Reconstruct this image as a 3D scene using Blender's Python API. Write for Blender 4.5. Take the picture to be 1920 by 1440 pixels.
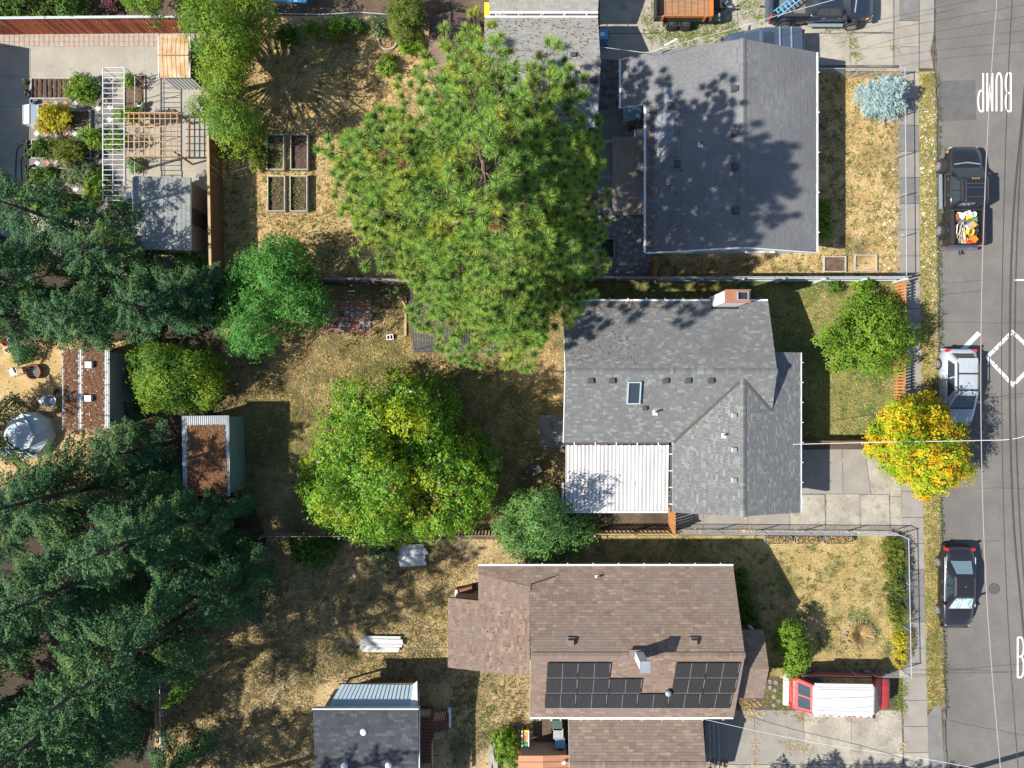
import bpy, math, random
import numpy as np
from mathutils import Vector, Matrix
R = math.radians
random.seed(7); RNG = np.random.default_rng(11)
for o in list(bpy.data.objects): bpy.data.objects.remove(o)
sc = bpy.context.scene
COL = sc.collection
# ---------------------------------------------------------------- camera, sky, sun, exposure
CAMH, FPX = 40.0, 1280.0          # survey height (m) and focal length in photo pixels
cd = bpy.data.cameras.new('camera'); cam = bpy.data.objects.new('camera', cd); COL.objects.link(cam)
cam.location = (0, 0, CAMH); cam.rotation_euler = (0, 0, 0)
cd.sensor_width = 36.0; cd.lens = 36.0 * FPX / 1920.0; cd.clip_end = 3000.0
sc.camera = cam
SUN_EL, SUN_AZ = R(42.5), R(196.0)   # towards the sun: azimuth counter-clockwise from +X
SUN_DIR = Vector((math.cos(SUN_EL)*math.cos(SUN_AZ), math.cos(SUN_EL)*math.sin(SUN_AZ), math.sin(SUN_EL)))
w = bpy.data.worlds.new('World'); sc.world = w; w.use_nodes = True
nt = w.node_tree; nt.nodes.clear()
sky = nt.nodes.new('ShaderNodeTexSky'); sky.sky_type = 'NISHITA'; sky.sun_disc = False
sky.sun_elevation = SUN_EL; sky.sun_rotation = math.pi/2 - SUN_AZ
sky.altitude = 100; sky.air_density = 1.0; sky.dust_density = 0.6; sky.ozone_density = 1.0
bg = nt.nodes.new('ShaderNodeBackground'); bg.inputs['Strength'].default_value = 0.095
wo = nt.nodes.new('ShaderNodeOutputWorld')
nt.links.new(sky.outputs[0], bg.inputs[0]); nt.links.new(bg.outputs[0], wo.inputs[0])
sl = bpy.data.lights.new('sun', 'SUN'); sl.energy = 4.9; sl.angle = R(0.5); sl.color = (1.0, 0.95, 0.87)
so = bpy.data.objects.new('sun', sl); COL.objects.link(so); so.location = (-60, -20, 60)
so.rotation_euler = SUN_DIR.to_track_quat('Z', 'Y').to_euler()
vs = sc.view_settings; vs.view_transform = 'Standard'; vs.look = 'None'; vs.exposure = 1.0; vs.gamma = 1.0
vs.use_curve_mapping = False
sc.render.engine = 'CYCLES'; sc.cycles.max_bounces = 6; sc.cycles.diffuse_bounces = 3; sc.cycles.glossy_bounces = 2
sc.cycles.transmission_bounces = 4; sc.cycles.transparent_max_bounces = 6; sc.cycles.use_denoising = True
sc.render.resolution_x = 1024; sc.render.resolution_y = 768

# ---------------------------------------------------------------- helpers
def P(px, py, h=0.0):
    """survey point: photo pixel (1920 wide) at height h (m) -> world"""
    s = (CAMH - h) / FPX
    return Vector(((px - 960.0) * s, (720.0 - py) * s, h))

def lin(c):  # '#rrggbb' display colour -> linear
    c = c.lstrip('#'); v = [int(c[i:i+2], 16)/255 for i in (0, 2, 4)]
    return tuple((x/12.92 if x <= .04045 else ((x+.055)/1.055)**2.4) for x in v) + (1.0,)

MATS = {}
def mat(name, c, c2=None, scale=2.0, detail=5.0, lo=.35, hi=.65, c3=None, scale3=.35, lo3=.5, hi3=.7,
        isl=None, rough=.85, metal=0.0, spec=.3, bump=0.0, bscale=30.0, transl=0.0, coat=0.0, alpha=1.0, trans=0.0,
        stretch=None, fine=0.0, fscale=25.0, speck=None, spscale=40.0, splo=.62, sphi=.68):
    """procedural material: base colour c, noise-mixed c2 / c3, per-piece colour list isl, fine value grain, specks, bump"""
    m = bpy.data.materials.new(name); m.use_nodes = True; t = m.node_tree; t.nodes.clear()
    N = t.nodes.new; L = t.links.new
    def col(x): return x if len(x) == 4 else (*x, 1.0)
    out = N('ShaderNodeOutputMaterial'); b = N('ShaderNodeBsdfPrincipled')
    geo = N('ShaderNodeNewGeometry'); pos = geo.outputs['Position']
    if stretch:
        mp = N('ShaderNodeMapping'); mp.inputs['Scale'].default_value = stretch; L(pos, mp.inputs[0]); pos = mp.outputs[0]
    def noise(s, d=detail):
        n = N('ShaderNodeTexNoise'); n.inputs['Scale'].default_value = s; n.inputs['Detail'].default_value = d
        L(pos, n.inputs['Vector']); return n.outputs['Fac']
    def step(f, a, z):
        r = N('ShaderNodeMapRange'); r.inputs[1].default_value = a; r.inputs[2].default_value = z; L(f, r.inputs[0]); return r.outputs[0]
    def mix(f, a, bb, mode='MIX'):
        x = N('ShaderNodeMix'); x.data_type = 'RGBA'; x.blend_type = mode
        if isinstance(f, float): x.inputs[0].default_value = f
        else: L(f, x.inputs[0])
        for i, v in ((6, a), (7, bb)):
            if isinstance(v, tuple): x.inputs[i].default_value = v
            else: L(v, x.inputs[i])
        return x.outputs[2]
    cur = col(c)
    if isl:
        r = N('ShaderNodeValToRGB'); e = r.color_ramp.elements; r.color_ramp.interpolation = 'LINEAR'
        cs = [col(c)] + [col(x) for x in isl]
        for i, x in enumerate(cs):
            p = i/(len(cs)-1)
            if i == 0: e[0].position = 0; e[0].color = x
            elif i == len(cs)-1: e[-1].position = 1; e[-1].color = x
            else: q = e.new(p); q.color = x
        L(geo.outputs['Random Per Island'], r.inputs[0]); cur = r.outputs[0]
    if c2: cur = mix(step(noise(scale), lo, hi), cur, col(c2))
    if c3: cur = mix(step(noise(scale3, 4.0), lo3, hi3), cur, col(c3))
    if speck: cur = mix(step(noise(spscale, 2.0), splo, sphi), cur, col(speck))
    if fine:
        g = step(noise(fscale, 3.0), .25, .75); mr = N('ShaderNodeMapRange'); L(g, mr.inputs[0])
        mr.inputs[3].default_value = 1-fine; mr.inputs[4].default_value = 1+fine
        hs = N('ShaderNodeHueSaturation'); L(mr.outputs[0], hs.inputs['Value'])
        if isinstance(cur, tuple): hs.inputs['Color'].default_value = cur
        else: L(cur, hs.inputs['Color'])
        cur = hs.outputs[0]
    if isinstance(cur, tuple): b.inputs['Base Color'].default_value = cur
    else: L(cur, b.inputs['Base Color'])
    b.inputs['Roughness'].default_value = rough; b.inputs['Metallic'].default_value = metal
    b.inputs['Specular IOR Level'].default_value = spec; b.inputs['Coat Weight'].default_value = coat
    b.inputs['Coat Roughness'].default_value = .08; b.inputs['Alpha'].default_value = alpha
    b.inputs['Transmission Weight'].default_value = trans
    if bump:
        bn = N('ShaderNodeBump'); bn.inputs['Strength'].default_value = bump; bn.inputs['Distance'].default_value = .05
        L(noise(bscale, 4.0), bn.inputs['Height']); L(bn.outputs[0], b.inputs['Normal'])
    if transl:
        tr = N('ShaderNodeBsdfTranslucent'); ms = N('ShaderNodeMixShader'); ms.inputs[0].default_value = transl
        if isinstance(cur, tuple): tr.inputs[0].default_value = cur
        else: L(cur, tr.inputs[0])
        L(b.outputs[0], ms.inputs[1]); L(tr.outputs[0], ms.inputs[2]); L(ms.outputs[0], out.inputs[0])
    else: L(b.outputs[0], out.inputs[0])
    MATS[name] = m; return m

ORG = {}      # object name -> world origin its mesh coordinates are measured from
def tag(o, label=None, cat=None, group=None, kind=None):
    if label: o['label'] = label
    if cat: o['category'] = cat
    if group: o['group'] = group
    if kind: o['kind'] = kind
    return o
def thing(name, loc, label, cat, group=None, rz=0.0):
    o = bpy.data.objects.new(name, None); COL.objects.link(o); o.empty_display_size = .3
    o.location = loc; o.rotation_euler = (0, 0, rz); ORG[o.name] = Vector(loc)
    return tag(o, label, cat, group)
def link(name, me, parent=None, loc=None, rot=None, scale=None, m=None):
    o = bpy.data.objects.new(name, me); COL.objects.link(o)
    if m is not None and len(me.materials) == 0: me.materials.append(m)
    if parent is not None:
        o.parent = parent; ORG[o.name] = ORG.get(parent.name, Vector((0, 0, 0)))
    else: ORG[o.name] = Vector((0, 0, 0))
    if loc is not None: o.location = loc
    if rot is not None: o.rotation_euler = rot
    if scale is not None: o.scale = scale
    return o
def copy_tree(o, parent=None):
    c = o.copy(); COL.objects.link(c); ORG[c.name] = ORG.get(o.name, Vector())
    if parent is not None: c.parent = parent
    for ch in list(o.children): copy_tree(ch, c)
    return c

class MB:
    """collects shapes and links them as one mesh object"""
    def __init__(s): s.v = []; s.f = []
    def add(s, vs, fs):
        k = len(s.v); s.v.extend([tuple(x) for x in vs]); s.f.extend([tuple(i+k for i in f) for f in fs]); return s
    def box(s, c, d, rz=0.0, tilt=None, taper=1.0):
        cx, cy, cz = c; a, b, h = d[0]/2, d[1]/2, d[2]/2; M = Matrix.Rotation(rz, 3, 'Z')
        if tilt is not None: M = M @ tilt
        vs = []
        for z, k in ((-h, 1.0), (h, taper)):
            for x, y in ((-a, -b), (a, -b), (a, b), (-a, b)):
                q = M @ Vector((x*k, y*k, z)); vs.append((cx+q.x, cy+q.y, cz+q.z))
        return s.add(vs, [(3, 2, 1, 0), (4, 5, 6, 7), (0, 1, 5, 4), (1, 2, 6, 5), (2, 3, 7, 6), (3, 0, 4, 7)])
    def prism(s, poly, z0, z1=None):
        """poly: xy (or xyz top) points, counter-clockwise or not; extruded down to z0"""
        n = len(poly); top = [(p[0], p[1], z1 if z1 is not None else p[2]) for p in poly]
        a = sum(top[i][0]*top[(i+1) % n][1]-top[(i+1) % n][0]*top[i][1] for i in range(n))
        if a < 0: top.reverse()
        bot = [(p[0], p[1], z0) for p in top]
        return s.add(bot+top, [tuple(range(n-1, -1, -1)), tuple(range(n, 2*n))]+[(i, (i+1) % n, n+(i+1) % n, n+i) for i in range(n)])
    def slab(s, poly, t):
        """3-d polygon (planar) given as top face, thickened downward by t"""
        top = [Vector(p) for p in poly]; n = len(top)
        nr = (top[1]-top[0]).cross(top[2]-top[1])
        if nr.z < 0: top.reverse()
        bot = [p-Vector((0, 0, t)) for p in top]
        return s.add(bot+top, [tuple(range(n-1, -1, -1)), tuple(range(n, 2*n))]+[(i, (i+1) % n, n+(i+1) % n, n+i) for i in range(n)])
    def tube(s, path, rad, n=8, cap=True):
        path = [Vector(p) for p in path]; m = len(path)
        if not hasattr(rad, '__len__'): rad = [rad]*m
        vs = []; up = None
        for i, p in enumerate(path):
            d = (path[min(i+1, m-1)]-path[max(i-1, 0)]);
            if d.length < 1e-9: d = Vector((0, 0, 1))
            d.normalize()
            if up is None: up = d.orthogonal().normalized()
            up = (up - d*up.dot(d));
            up = up.normalized() if up.length > 1e-6 else d.orthogonal().normalized()
            sd = d.cross(up)
            for k in range(n):
                a = 2*math.pi*k/n; q = p+(up*math.cos(a)+sd*math.sin(a))*rad[i]; vs.append(tuple(q))
        fs = [(i*n+k, i*n+(k+1) % n, (i+1)*n+(k+1) % n, (i+1)*n+k) for i in range(m-1) for k in range(n)]
        if cap: fs += [tuple(range(n-1, -1, -1)), tuple((m-1)*n+k for k in range(n))]
        return s.add(vs, fs)
    def lathe(s, c, prof, n=16, axis='Z'):
        """prof: (radius, height) pairs from bottom to top"""
        vs = []
        for r, z in prof:
            for k in range(n):
                a = 2*math.pi*k/n; q = (r*math.cos(a), r*math.sin(a), z)
                if axis == 'X': q = (q[2], q[0], q[1])
                if axis == 'Y': q = (q[1], q[2], q[0])
                vs.append((c[0]+q[0], c[1]+q[1], c[2]+q[2]))
        m = len(prof)
        fs = [(i*n+k, i*n+(k+1) % n, (i+1)*n+(k+1) % n, (i+1)*n+k) for i in range(m-1) for k in range(n)]
        fs += [tuple(range(n-1, -1, -1)), tuple((m-1)*n+k for k in range(n))]
        return s.add(vs, fs)
    def mesh(s, name, m=None, org=(0, 0, 0), smooth=False):
        me = bpy.data.meshes.new(name); ox, oy, oz = org
        me.from_pydata([(x-ox, y-oy, z-oz) for x, y, z in s.v], [], s.f)
        if m is not None: me.materials.append(m)
        if smooth: me.polygons.foreach_set('use_smooth', [True]*len(me.polygons))
        me.update(); return me
    def build(s, name, m, parent=None, smooth=False, local=False, label=None):
        org = (0, 0, 0) if (parent is None or local) else ORG.get(parent.name, (0, 0, 0))
        o = link(name, s.mesh(name, m, org, smooth), parent)
        if label: o['label'] = label
        return o

def np_mesh(name, V, Fc, m, parent=None, k=3, org=None, smooth=False):
    """fast mesh from numpy arrays (faces all with k corners)"""
    V = np.asarray(V, dtype=np.float32).reshape(-1, 3); Fc = np.asarray(Fc, dtype=np.int32).reshape(-1, k)
    if org is None: org = ORG.get(parent.name, (0, 0, 0)) if parent is not None else (0, 0, 0)
    V = V-np.array(org, dtype=np.float32)
    me = bpy.data.meshes.new(name); me.vertices.add(len(V)); me.vertices.foreach_set('co', V.ravel())
    me.loops.add(Fc.size); me.loops.foreach_set('vertex_index', Fc.ravel())
    me.polygons.add(len(Fc)); me.polygons.foreach_set('loop_start', np.arange(0, Fc.size, k, dtype=np.int32))
    if smooth: me.polygons.foreach_set('use_smooth', np.ones(len(Fc), dtype=bool))
    me.update(calc_edges=True); me.materials.append(m)
    return link(name, me, parent)

def clip_poly(sub, poly):
    """Sutherland-Hodgman clip of 2-d polygon sub by convex ccw poly"""
    out = sub
    for i in range(len(poly)):
        a, b = poly[i], poly[(i+1) % len(poly)]
        inp, out = out, []
        if not inp: return []
        def side(p): return (b[0]-a[0])*(p[1]-a[1])-(b[1]-a[1])*(p[0]-a[0])
        for j in range(len(inp)):
            p, q = inp[j], inp[(j+1) % len(inp)]; sp, sq = side(p), side(q)
            if sp >= 0: out.append(p)
            if (sp > 0 and sq < 0) or (sp < 0 and sq > 0):
                t = sp/(sp-sq); out.append((p[0]+(q[0]-p[0])*t, p[1]+(q[1]-p[1])*t))
    return out
def in_poly(x, y, poly):
    c = False; j = len(poly)-1
    for i in range(len(poly)):
        xi, yi = poly[i][0], poly[i][1]; xj, yj = poly[j][0], poly[j][1]
        if (yi > y) != (yj > y) and x < (xj-xi)*(y-yi)/(yj-yi)+xi: c = not c
        j = i
    return c

def shingles(parent, poly3, m, down, expo=.14, tab=.30, thick=.012, name='shingles', jit=.35, skip=None):
    """courses of real overlapping tabs on a planar convex roof slope; down = horizontal downslope direction (x, y)"""
    pts = [Vector(p) for p in poly3]; nr = (pts[1]-pts[0]).cross(pts[2]-pts[1]).normalized()
    if nr.z < 0: nr = -nr
    d = Vector((down[0], down[1], 0)); v = -(d-nr*d.dot(nr)).normalized(); u = v.cross(nr).normalized()
    o = pts[0]; P2 = [((p-o).dot(u), (p-o).dot(v)) for p in pts]
    ar = sum(P2[i][0]*P2[(i+1) % len(P2)][1]-P2[(i+1) % len(P2)][0]*P2[i][1] for i in range(len(P2)))
    if ar < 0: P2.reverse()
    u0 = min(p[0] for p in P2); u1 = max(p[0] for p in P2); v0 = min(p[1] for p in P2); v1 = max(p[1] for p in P2)
    VV = []; FF = []; rnd = random.Random(int(abs(o.x*97+o.y*131))+3)
    vv = v0
    while vv < v1:
        uu = u0-rnd.random()*tab
        while uu < u1:
            wd = tab*(1+rnd.uniform(-jit, jit)); g = .004
            q = clip_poly([(uu+g, vv), (uu+wd-g, vv), (uu+wd-g, vv+expo*1.05), (uu+g, vv+expo*1.05)], P2)
            uu += wd
            if len(q) < 3: continue
            k = len(VV); n = len(q); th = thick*(1+rnd.uniform(-.3, .5)); b = []; tp = []
            for (a, c) in q:
                w0 = o+u*a+v*c; b.append(w0+nr*.002); tp.append(w0+nr*(.004+th*(1-.8*(c-vv)/expo)))
            VV += [tuple(x) for x in b+tp]
            FF.append(tuple(k+n+i for i in range(n))); FF += [(k+i, k+(i+1) % n, k+n+(i+1) % n, k+n+i) for i in range(n)]
        vv += expo
    mb = MB(); mb.v = VV; mb.f = FF
    ob = mb.build(name, m, parent); ob['kind'] = 'stuff'; return ob
# ---------------------------------------------------------------- materials
mat('asphalt', (.128, .118, .106), (.145, .134, .12), 1.2, c3=(.098, .092, .086), scale3=.22, lo3=.45, hi3=.75, speck=(.175, .165, .15), spscale=18, splo=.66, sphi=.74, rough=.95, fine=.14, fscale=14, bump=.15, bscale=60)
mat('asphalt_patch', (.088, .085, .082), (.105, .10, .096), 2.0, rough=.95, fine=.12, fscale=16)
mat('paint', (.62, .61, .58), (.55, .54, .52), 3, rough=.8, fine=.08, fscale=8)
mat('worn_paint', (.60, .59, .56), (.13, .125, .12), 7, detail=8, lo=.54, hi=.62, rough=.9)
mat('kerb', (.16, .15, .135), (.07, .065, .06), 2.5, rough=.95, fine=.2)
mat('concrete', (.305, .28, .23), (.265, .245, .20), 1.1, c3=(.235, .21, .17), scale3=.5, rough=.9, fine=.1, fscale=12)
mat('concrete_old', (.33, .30, .245), (.235, .215, .175), .9, detail=9, c3=(.165, .15, .125), scale3=1.6, lo3=.55, hi3=.75, rough=.95, fine=.16, fscale=9)
mat('concrete_grey', (.245, .225, .195), (.205, .19, .165), 1.3, rough=.92, fine=.12)
mat('concrete_dark', (.165, .16, .15), (.135, .13, .122), 1.6, rough=.92, fine=.1)
mat('soil', (.085, .055, .036), (.13, .088, .055), 4, rough=1, fine=.3, fscale=9, bump=.6, bscale=12)
mat('soil_dark', (.05, .034, .025), (.09, .06, .042), 5, rough=1, fine=.3, fscale=10, bump=.6, bscale=14)
mat('earth', (.085, .062, .042), (.115, .083, .052), 1.3, detail=8, c3=(.055, .043, .032), scale3=.45, rough=1, fine=.3, fscale=7, bump=.5, bscale=9)
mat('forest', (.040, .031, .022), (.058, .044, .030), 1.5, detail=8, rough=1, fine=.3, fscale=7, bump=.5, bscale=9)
mat('gold_lawn', (.43, .31, .15), (.30, .20, .085), .9, detail=9, c3=(.145, .105, .05), scale3=.42, lo3=.54, hi3=.72, rough=1, fine=.26, fscale=8, speck=(.08, .07, .03), spscale=5.0, splo=.63, sphi=.68, bump=.5, bscale=14)
mat('front_lawn', (.34, .26, .115), (.25, .19, .07), 1.2, detail=9, c3=(.105, .12, .035), scale3=.55, lo3=.5, hi3=.66, rough=1, fine=.25, fscale=9, bump=.4, bscale=16)
mat('green_lawn', (.20, .175, .062), (.13, .14, .042), .8, detail=8, c3=(.065, .10, .028), scale3=.4, lo3=.46, hi3=.62, rough=1, fine=.25, fscale=9, bump=.4, bscale=16)
mat('brown_lawn', (.22, .165, .088), (.36, .265, .13), .9, detail=9, c3=(.105, .10, .042), scale3=.4, lo3=.52, hi3=.68, rough=1, fine=.33, fscale=7, speck=(.06, .05, .03), spscale=6.0, splo=.6, sphi=.66, bump=.5, bscale=14)
mat('back_lawn', (.28, .20, .092), (.13, .095, .05), .7, detail=9, c3=(.075, .085, .03), scale3=.32, lo3=.5, hi3=.66, rough=1, fine=.3, fscale=7, bump=.5, bscale=14)
mat('dry_blade', (.62, .46, .21), isl=[(.52, .36, .15), (.66, .51, .26), (.42, .30, .13), (.30, .24, .085)], rough=1, transl=.15, c2=(.26, .18, .075), scale=.7, lo=.45, hi=.62)
mat('green_blade', (.14, .19, .04), isl=[(.20, .23, .05), (.28, .27, .08), (.10, .16, .03), (.16, .21, .04)], rough=1, transl=.2)
mat('weed_blade', (.14, .20, .035), isl=[(.19, .24, .05), (.24, .25, .07), (.10, .16, .03)], rough=1, transl=.25)
mat('brown_blade', (.36, .27, .14), isl=[(.24, .18, .095), (.44, .33, .16), (.18, .15, .08), (.30, .23, .11)], rough=1, transl=.1, c2=(.15, .12, .06), scale=.5, lo=.45, hi=.6)

# ---------------------------------------------------------------- setting: ground, road, pavement
KY = [-2600, 0, 520, 900, 1200, 1440, 4000]; KX = [1740, 1751, 1756, 1760, 1766, 1771, 1850]
def kerb_x(py): return float(np.interp(py, KY, KX))
SRY = [-2600, 130, 520, 900, 1270, 1440, 4000]; SLX = [1684, 1686, 1687, 1690, 1693, 1696, 1770]; SRX = [1720, 1722, 1724, 1730, 1736, 1741, 1815]
g = MB().add([(-400, -400, -.14), (400, -400, -.14), (400, 400, -.14), (-400, 400, -.14)], [(0, 1, 2, 3)]).build('ground', MATS['earth']); tag(g, kind='structure')
ys = list(range(-2600, 4001, 100))
mb = MB(); pts = [P(kerb_x(y), y) for y in ys]; n = len(pts)
mb.add([(p.x, p.y, -.12) for p in pts]+[(p.x+11.2, p.y, -.12) for p in pts], [(i, i+1, n+i+1, n+i) for i in range(n-1)])
road = mb.build('road', MATS['asphalt']); tag(road, kind='structure')
# raised land on both sides of the road
mb = MB(); mb.add([(p.x, p.y, 0) for p in pts]+[(-130, p.y, 0) for p in pts]+[(p.x, p.y, -.139) for p in pts], [(i, n+i, n+i+1, i+1) for i in range(n-1)]+[(i, i+1, 2*n+i+1, 2*n+i) for i in range(n-1)])
land = mb.build('terrain', MATS['earth']); tag(land, kind='structure')
mb = MB(); mb.add([(p.x+11.2, p.y, 0) for p in pts]+[(130, p.y, 0) for p in pts]+[(p.x+11.2, p.y, -.139) for p in pts], [(i, i+1, n+i+1, n+i) for i in range(n-1)]+[(i, 2*n+i, 2*n+i+1, i+1) for i in range(n-1)])
tag(mb.build('terrain', MATS['gold_lawn']), kind='structure')
kb = MB()
for k, (a, b) in enumerate(zip(range(-600, 2100, 30), range(-570, 2130, 30))):
    pa, pb = P(kerb_x(a), a), P(kerb_x(b), b); w_ = .11+.03*math.sin(k*1.7)
    kb.prism([(pa.x+.005, pa.y), (pa.x+w_, pa.y), (pb.x+w_, pb.y), (pb.x+.005, pb.y)], -.13, .004 if not (-600 < a < 130 or 700 < a < 900) else -.06)
tag(kb.build('kerb', MATS['kerb']), kind='structure')

def sheet(name, pxs, m, z=.004, kind='structure'):
    vs = [P(x, y) for x, y in pxs]; vs = [(p.x, p.y, z) for p in vs]
    a = sum(vs[i][0]*vs[(i+1) % len(vs)][1]-vs[(i+1) % len(vs)][0]*vs[i][1] for i in range(len(vs)))
    if a < 0: vs.reverse()
    return tag(MB().add(vs, [tuple(range(len(vs)))]).build(name, MATS[m]), kind=kind)
# planting strips along the kerb
def strip(y0, y1, m, z):
    yy = list(np.linspace(y0, y1, 14))
    return sheet('grass_verge', [(np.interp(y, SRY, SRX), y) for y in yy]+[(kerb_x(y), y) for y in reversed(yy)], m, z)
strip(134, 800, 'front_lawn', .004); strip(930, 1330, 'front_lawn', .004)
sheet('lawn', [(1530, 128), (1686, 128), (1687, 520), (1200, 520), (1200, 470), (1530, 470)], 'gold_lawn')
sheet('lawn', [(1090, 530), (1687, 530), (1688, 830), (1440, 830), (1440, 570), (1090, 570)], 'green_lawn')
sheet('lawn', [(1000, 1004), (1692, 1004), (1693, 1272), (1380, 1272), (1380, 1075), (1000, 1075)], 'front_lawn')
sheet('lawn', [(414, 30), (795, 30), (860, 280), (860, 525), (414, 525)], 'gold_lawn')
sheet('lawn', [(414, 536), (1060, 536), (1060, 1004), (414, 1004)], 'back_lawn')
sheet('lawn', [(290, 1006), (1000, 1012), (1000, 1480), (290, 1480)], 'brown_lawn')
sheet('lawn', [(-100, 620), (250, 620), (250, 1000), (-100, 1000)], 'gold_lawn', .005)
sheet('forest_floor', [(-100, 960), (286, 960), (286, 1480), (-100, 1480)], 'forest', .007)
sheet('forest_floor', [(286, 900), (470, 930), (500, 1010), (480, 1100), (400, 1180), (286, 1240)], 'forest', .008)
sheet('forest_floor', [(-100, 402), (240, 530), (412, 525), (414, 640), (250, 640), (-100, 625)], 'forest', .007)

slab_meshes = {}
def slab_piece(parent, pxs, m, z, name='slab', gap=-.008, th=.03):
    vs = [P(x, y) for x, y in pxs]; c = sum(vs, Vector())/len(vs)
    q = [(c+(p-c)*(1-gap*2/max((p-c).length, .1))) for p in vs]
    b = MB().prism([(p.x, p.y) for p in q], z-th, z)
    return b.build(name, MATS[m], parent)
# sidewalk: joint bed + slabs
yy = list(range(-500, 1960, 49))
bed = sheet('sidewalk', [(np.interp(y, SRY, SLX), y) for y in yy]+[(np.interp(y, SRY, SRX), y) for y in reversed(yy)], 'concrete_dark', .006)
rr = random.Random(5)
for a, b in zip(yy[:-1], yy[1:]):
    m = rr.choice(['concrete_grey', 'concrete_grey', 'concrete_dark', 'concrete', 'concrete_grey'])
    if 200 < a < 520: m = rr.choice(['concrete_grey', 'concrete_dark', 'concrete_dark'])
    slab_piece(bed, [(np.interp(a, SRY, SLX), a), (np.interp(a, SRY, SRX), a), (np.interp(b, SRY, SRX), b), (np.interp(b, SRY, SLX), b)], m, .022, th=.015)
# driveway of the grey L-shaped house: cracked slabs
d = sheet('driveway', [(1255, 962), (1500, 962), (1500, 842), (1686, 842), (1690, 996), (1255, 996)], 'kerb', .008)
for q in ([(1500, 843), (1578, 843), (1580, 925), (1500, 925)], [(1580, 843), (1620, 843), (1632, 926), (1582, 925)], [(1622, 843), (1668, 843), (1668, 926), (1634, 926)],
          [(1255, 963), (1318, 963), (1318, 990), (1255, 990)], [(1320, 963), (1401, 963), (1401, 990), (1320, 990)], [(1403, 963), (1480, 963), (1480, 991), (1403, 991)],
          [(1482, 961), (1502, 961), (1502, 928), (1545, 928), (1547, 992), (1482, 991)], [(1550, 927), (1611, 927), (1612, 992), (1549, 992)], [(1613, 928), (1666, 928), (1668, 993), (1614, 992)],
          [(1669, 845), (1687, 845), (1689, 930), (1669, 930)], [(1669, 932), (1689, 932), (1690, 994), (1670, 994)]):
    slab_piece(d, q, rr.choice(['concrete_old', 'concrete_old', 'concrete_grey']), .028, th=.02)
sheet('driveway_apron', [(1730, 815), (1760, 815), (1761, 925), (1731, 925)], 'concrete_grey', .012)
# driveway beside the trailer and pick-up (top of the block)
d = sheet('driveway', [(1120, -120), (1686, -120), (1686, 126), (1530, 126), (1530, 105), (1160, 118), (1160, 205), (1120, 205)], 'kerb', .008)
xs = [1124, 1222, 1300, 1383, 1478, 1595, 1675]
for i, (a, b) in enumerate(zip(xs[:-1], xs[1:])):
    for (y0, y1) in ((-118, -5), (-3, 62 if i < 5 else 60), (64, 122)):
        if i == 0 and y0 == 64: y1 = 112
        slab_piece(d, [(a+1, y0), (b-1, y0), (b-1, y1), (a+1, y1)], rr.choice(['concrete_old', 'concrete', 'concrete_old']), .028, th=.02)
slab_piece(d, [(1677, -118), (1686, -118), (1686, 122), (1677, 122)], 'concrete_grey', .028, th=.02)
sheet('driveway_apron', [(1724, -120), (1751, -120), (1751, 60), (1744, 96), (1750, 128), (1724, 128)], 'concrete_grey', .012)
# driveway with the van
d = sheet('driveway', [(1320, 1330), (1693, 1330), (1697, 1560), (1320, 1560)], 'kerb', .008)
xs = [1320, 1414, 1506, 1595, 1690]
for a, b in zip(xs[:-1], xs[1:]):
    for y0, y1 in ((1332, 1432), (1434, 1540)):
        slab_piece(d, [(a+1, y0), (b-1, y0), (b-1+3, y1), (a+1+2, y1)], rr.choice(['concrete_old', 'concrete_grey']), .028, th=.02)
sheet('driveway_apron', [(1737, 1345), (1763, 1312), (1771, 1440), (1775, 1540), (1744, 1540)], 'concrete_dark', .012)
# backyard of the slate gable house: packed earth and side walk
sheet('path', [(1120, 205), (1212, 205), (1212, 400), (1120, 400)], 'concrete_dark', .008)
sheet('concrete_pad', [(1011, 778), (1060, 778), (1060, 838), (1011, 838)], 'concrete_dark', .012)
# garden terrace (upper corner)
terr = sheet('terrace', [(-120, 58), (392, 58), (410, 300), (412, 520), (240, 540), (-120, 400)], 'concrete', .006)
for q in ([(-110, 90), (57, 90), (57, 143), (-110, 143)], [(58.5, 90), (170.5, 90), (170.5, 143), (58.5, 143)], [(171.5, 90), (271.5, 90), (271.5, 143), (171.5, 143)], [(272.5, 90), (385, 90), (389, 205), (272.5, 205)],
          [(-110, 144), (57, 144), (57, 200), (-110, 200)], [(-110, 201), (57, 201), (57, 304), (-110, 304)], [(-110, 305), (57, 305), (57, 400), (-110, 400)],
          [(280, 206), (389, 206), (399, 320), (280, 320)], [(358, 322), (399, 322), (404, 520), (358, 520)], [(172, 398), (250, 398), (250, 520), (172, 520)]):
    slab_piece(terr, q, 'concrete', .03, th=.02)
mat('paver_pink', (.36, .25, .20), (.31, .215, .17), 3, rough=.9, fine=.1); mat('paver_grey', (.31, .285, .24), (.27, .25, .21), 3, rough=.9, fine=.1)
mat('paver_rose', (.34, .17, .125), (.28, .14, .10), 3, rough=.9, fine=.12); mat('paver_blue', (.19, .21, .215), (.24, .25, .25), 3, rough=.9, fine=.12)
s0 = .265; pv = {k: MB().box((0, 0, .014), (s0, s0, .028)).mesh('paver', MATS[k]) for k in ('paver_pink', 'paver_grey', 'paver_rose', 'paver_blue')}
for i in range(-3, 32):
    for j in range(3):
        p = P(4+i*9.35, 65.2+j*8.9); link('paver', pv['paver_pink' if (i+j*1) % 2 else 'paver_grey'], terr, (p.x, p.y, .008))
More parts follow.
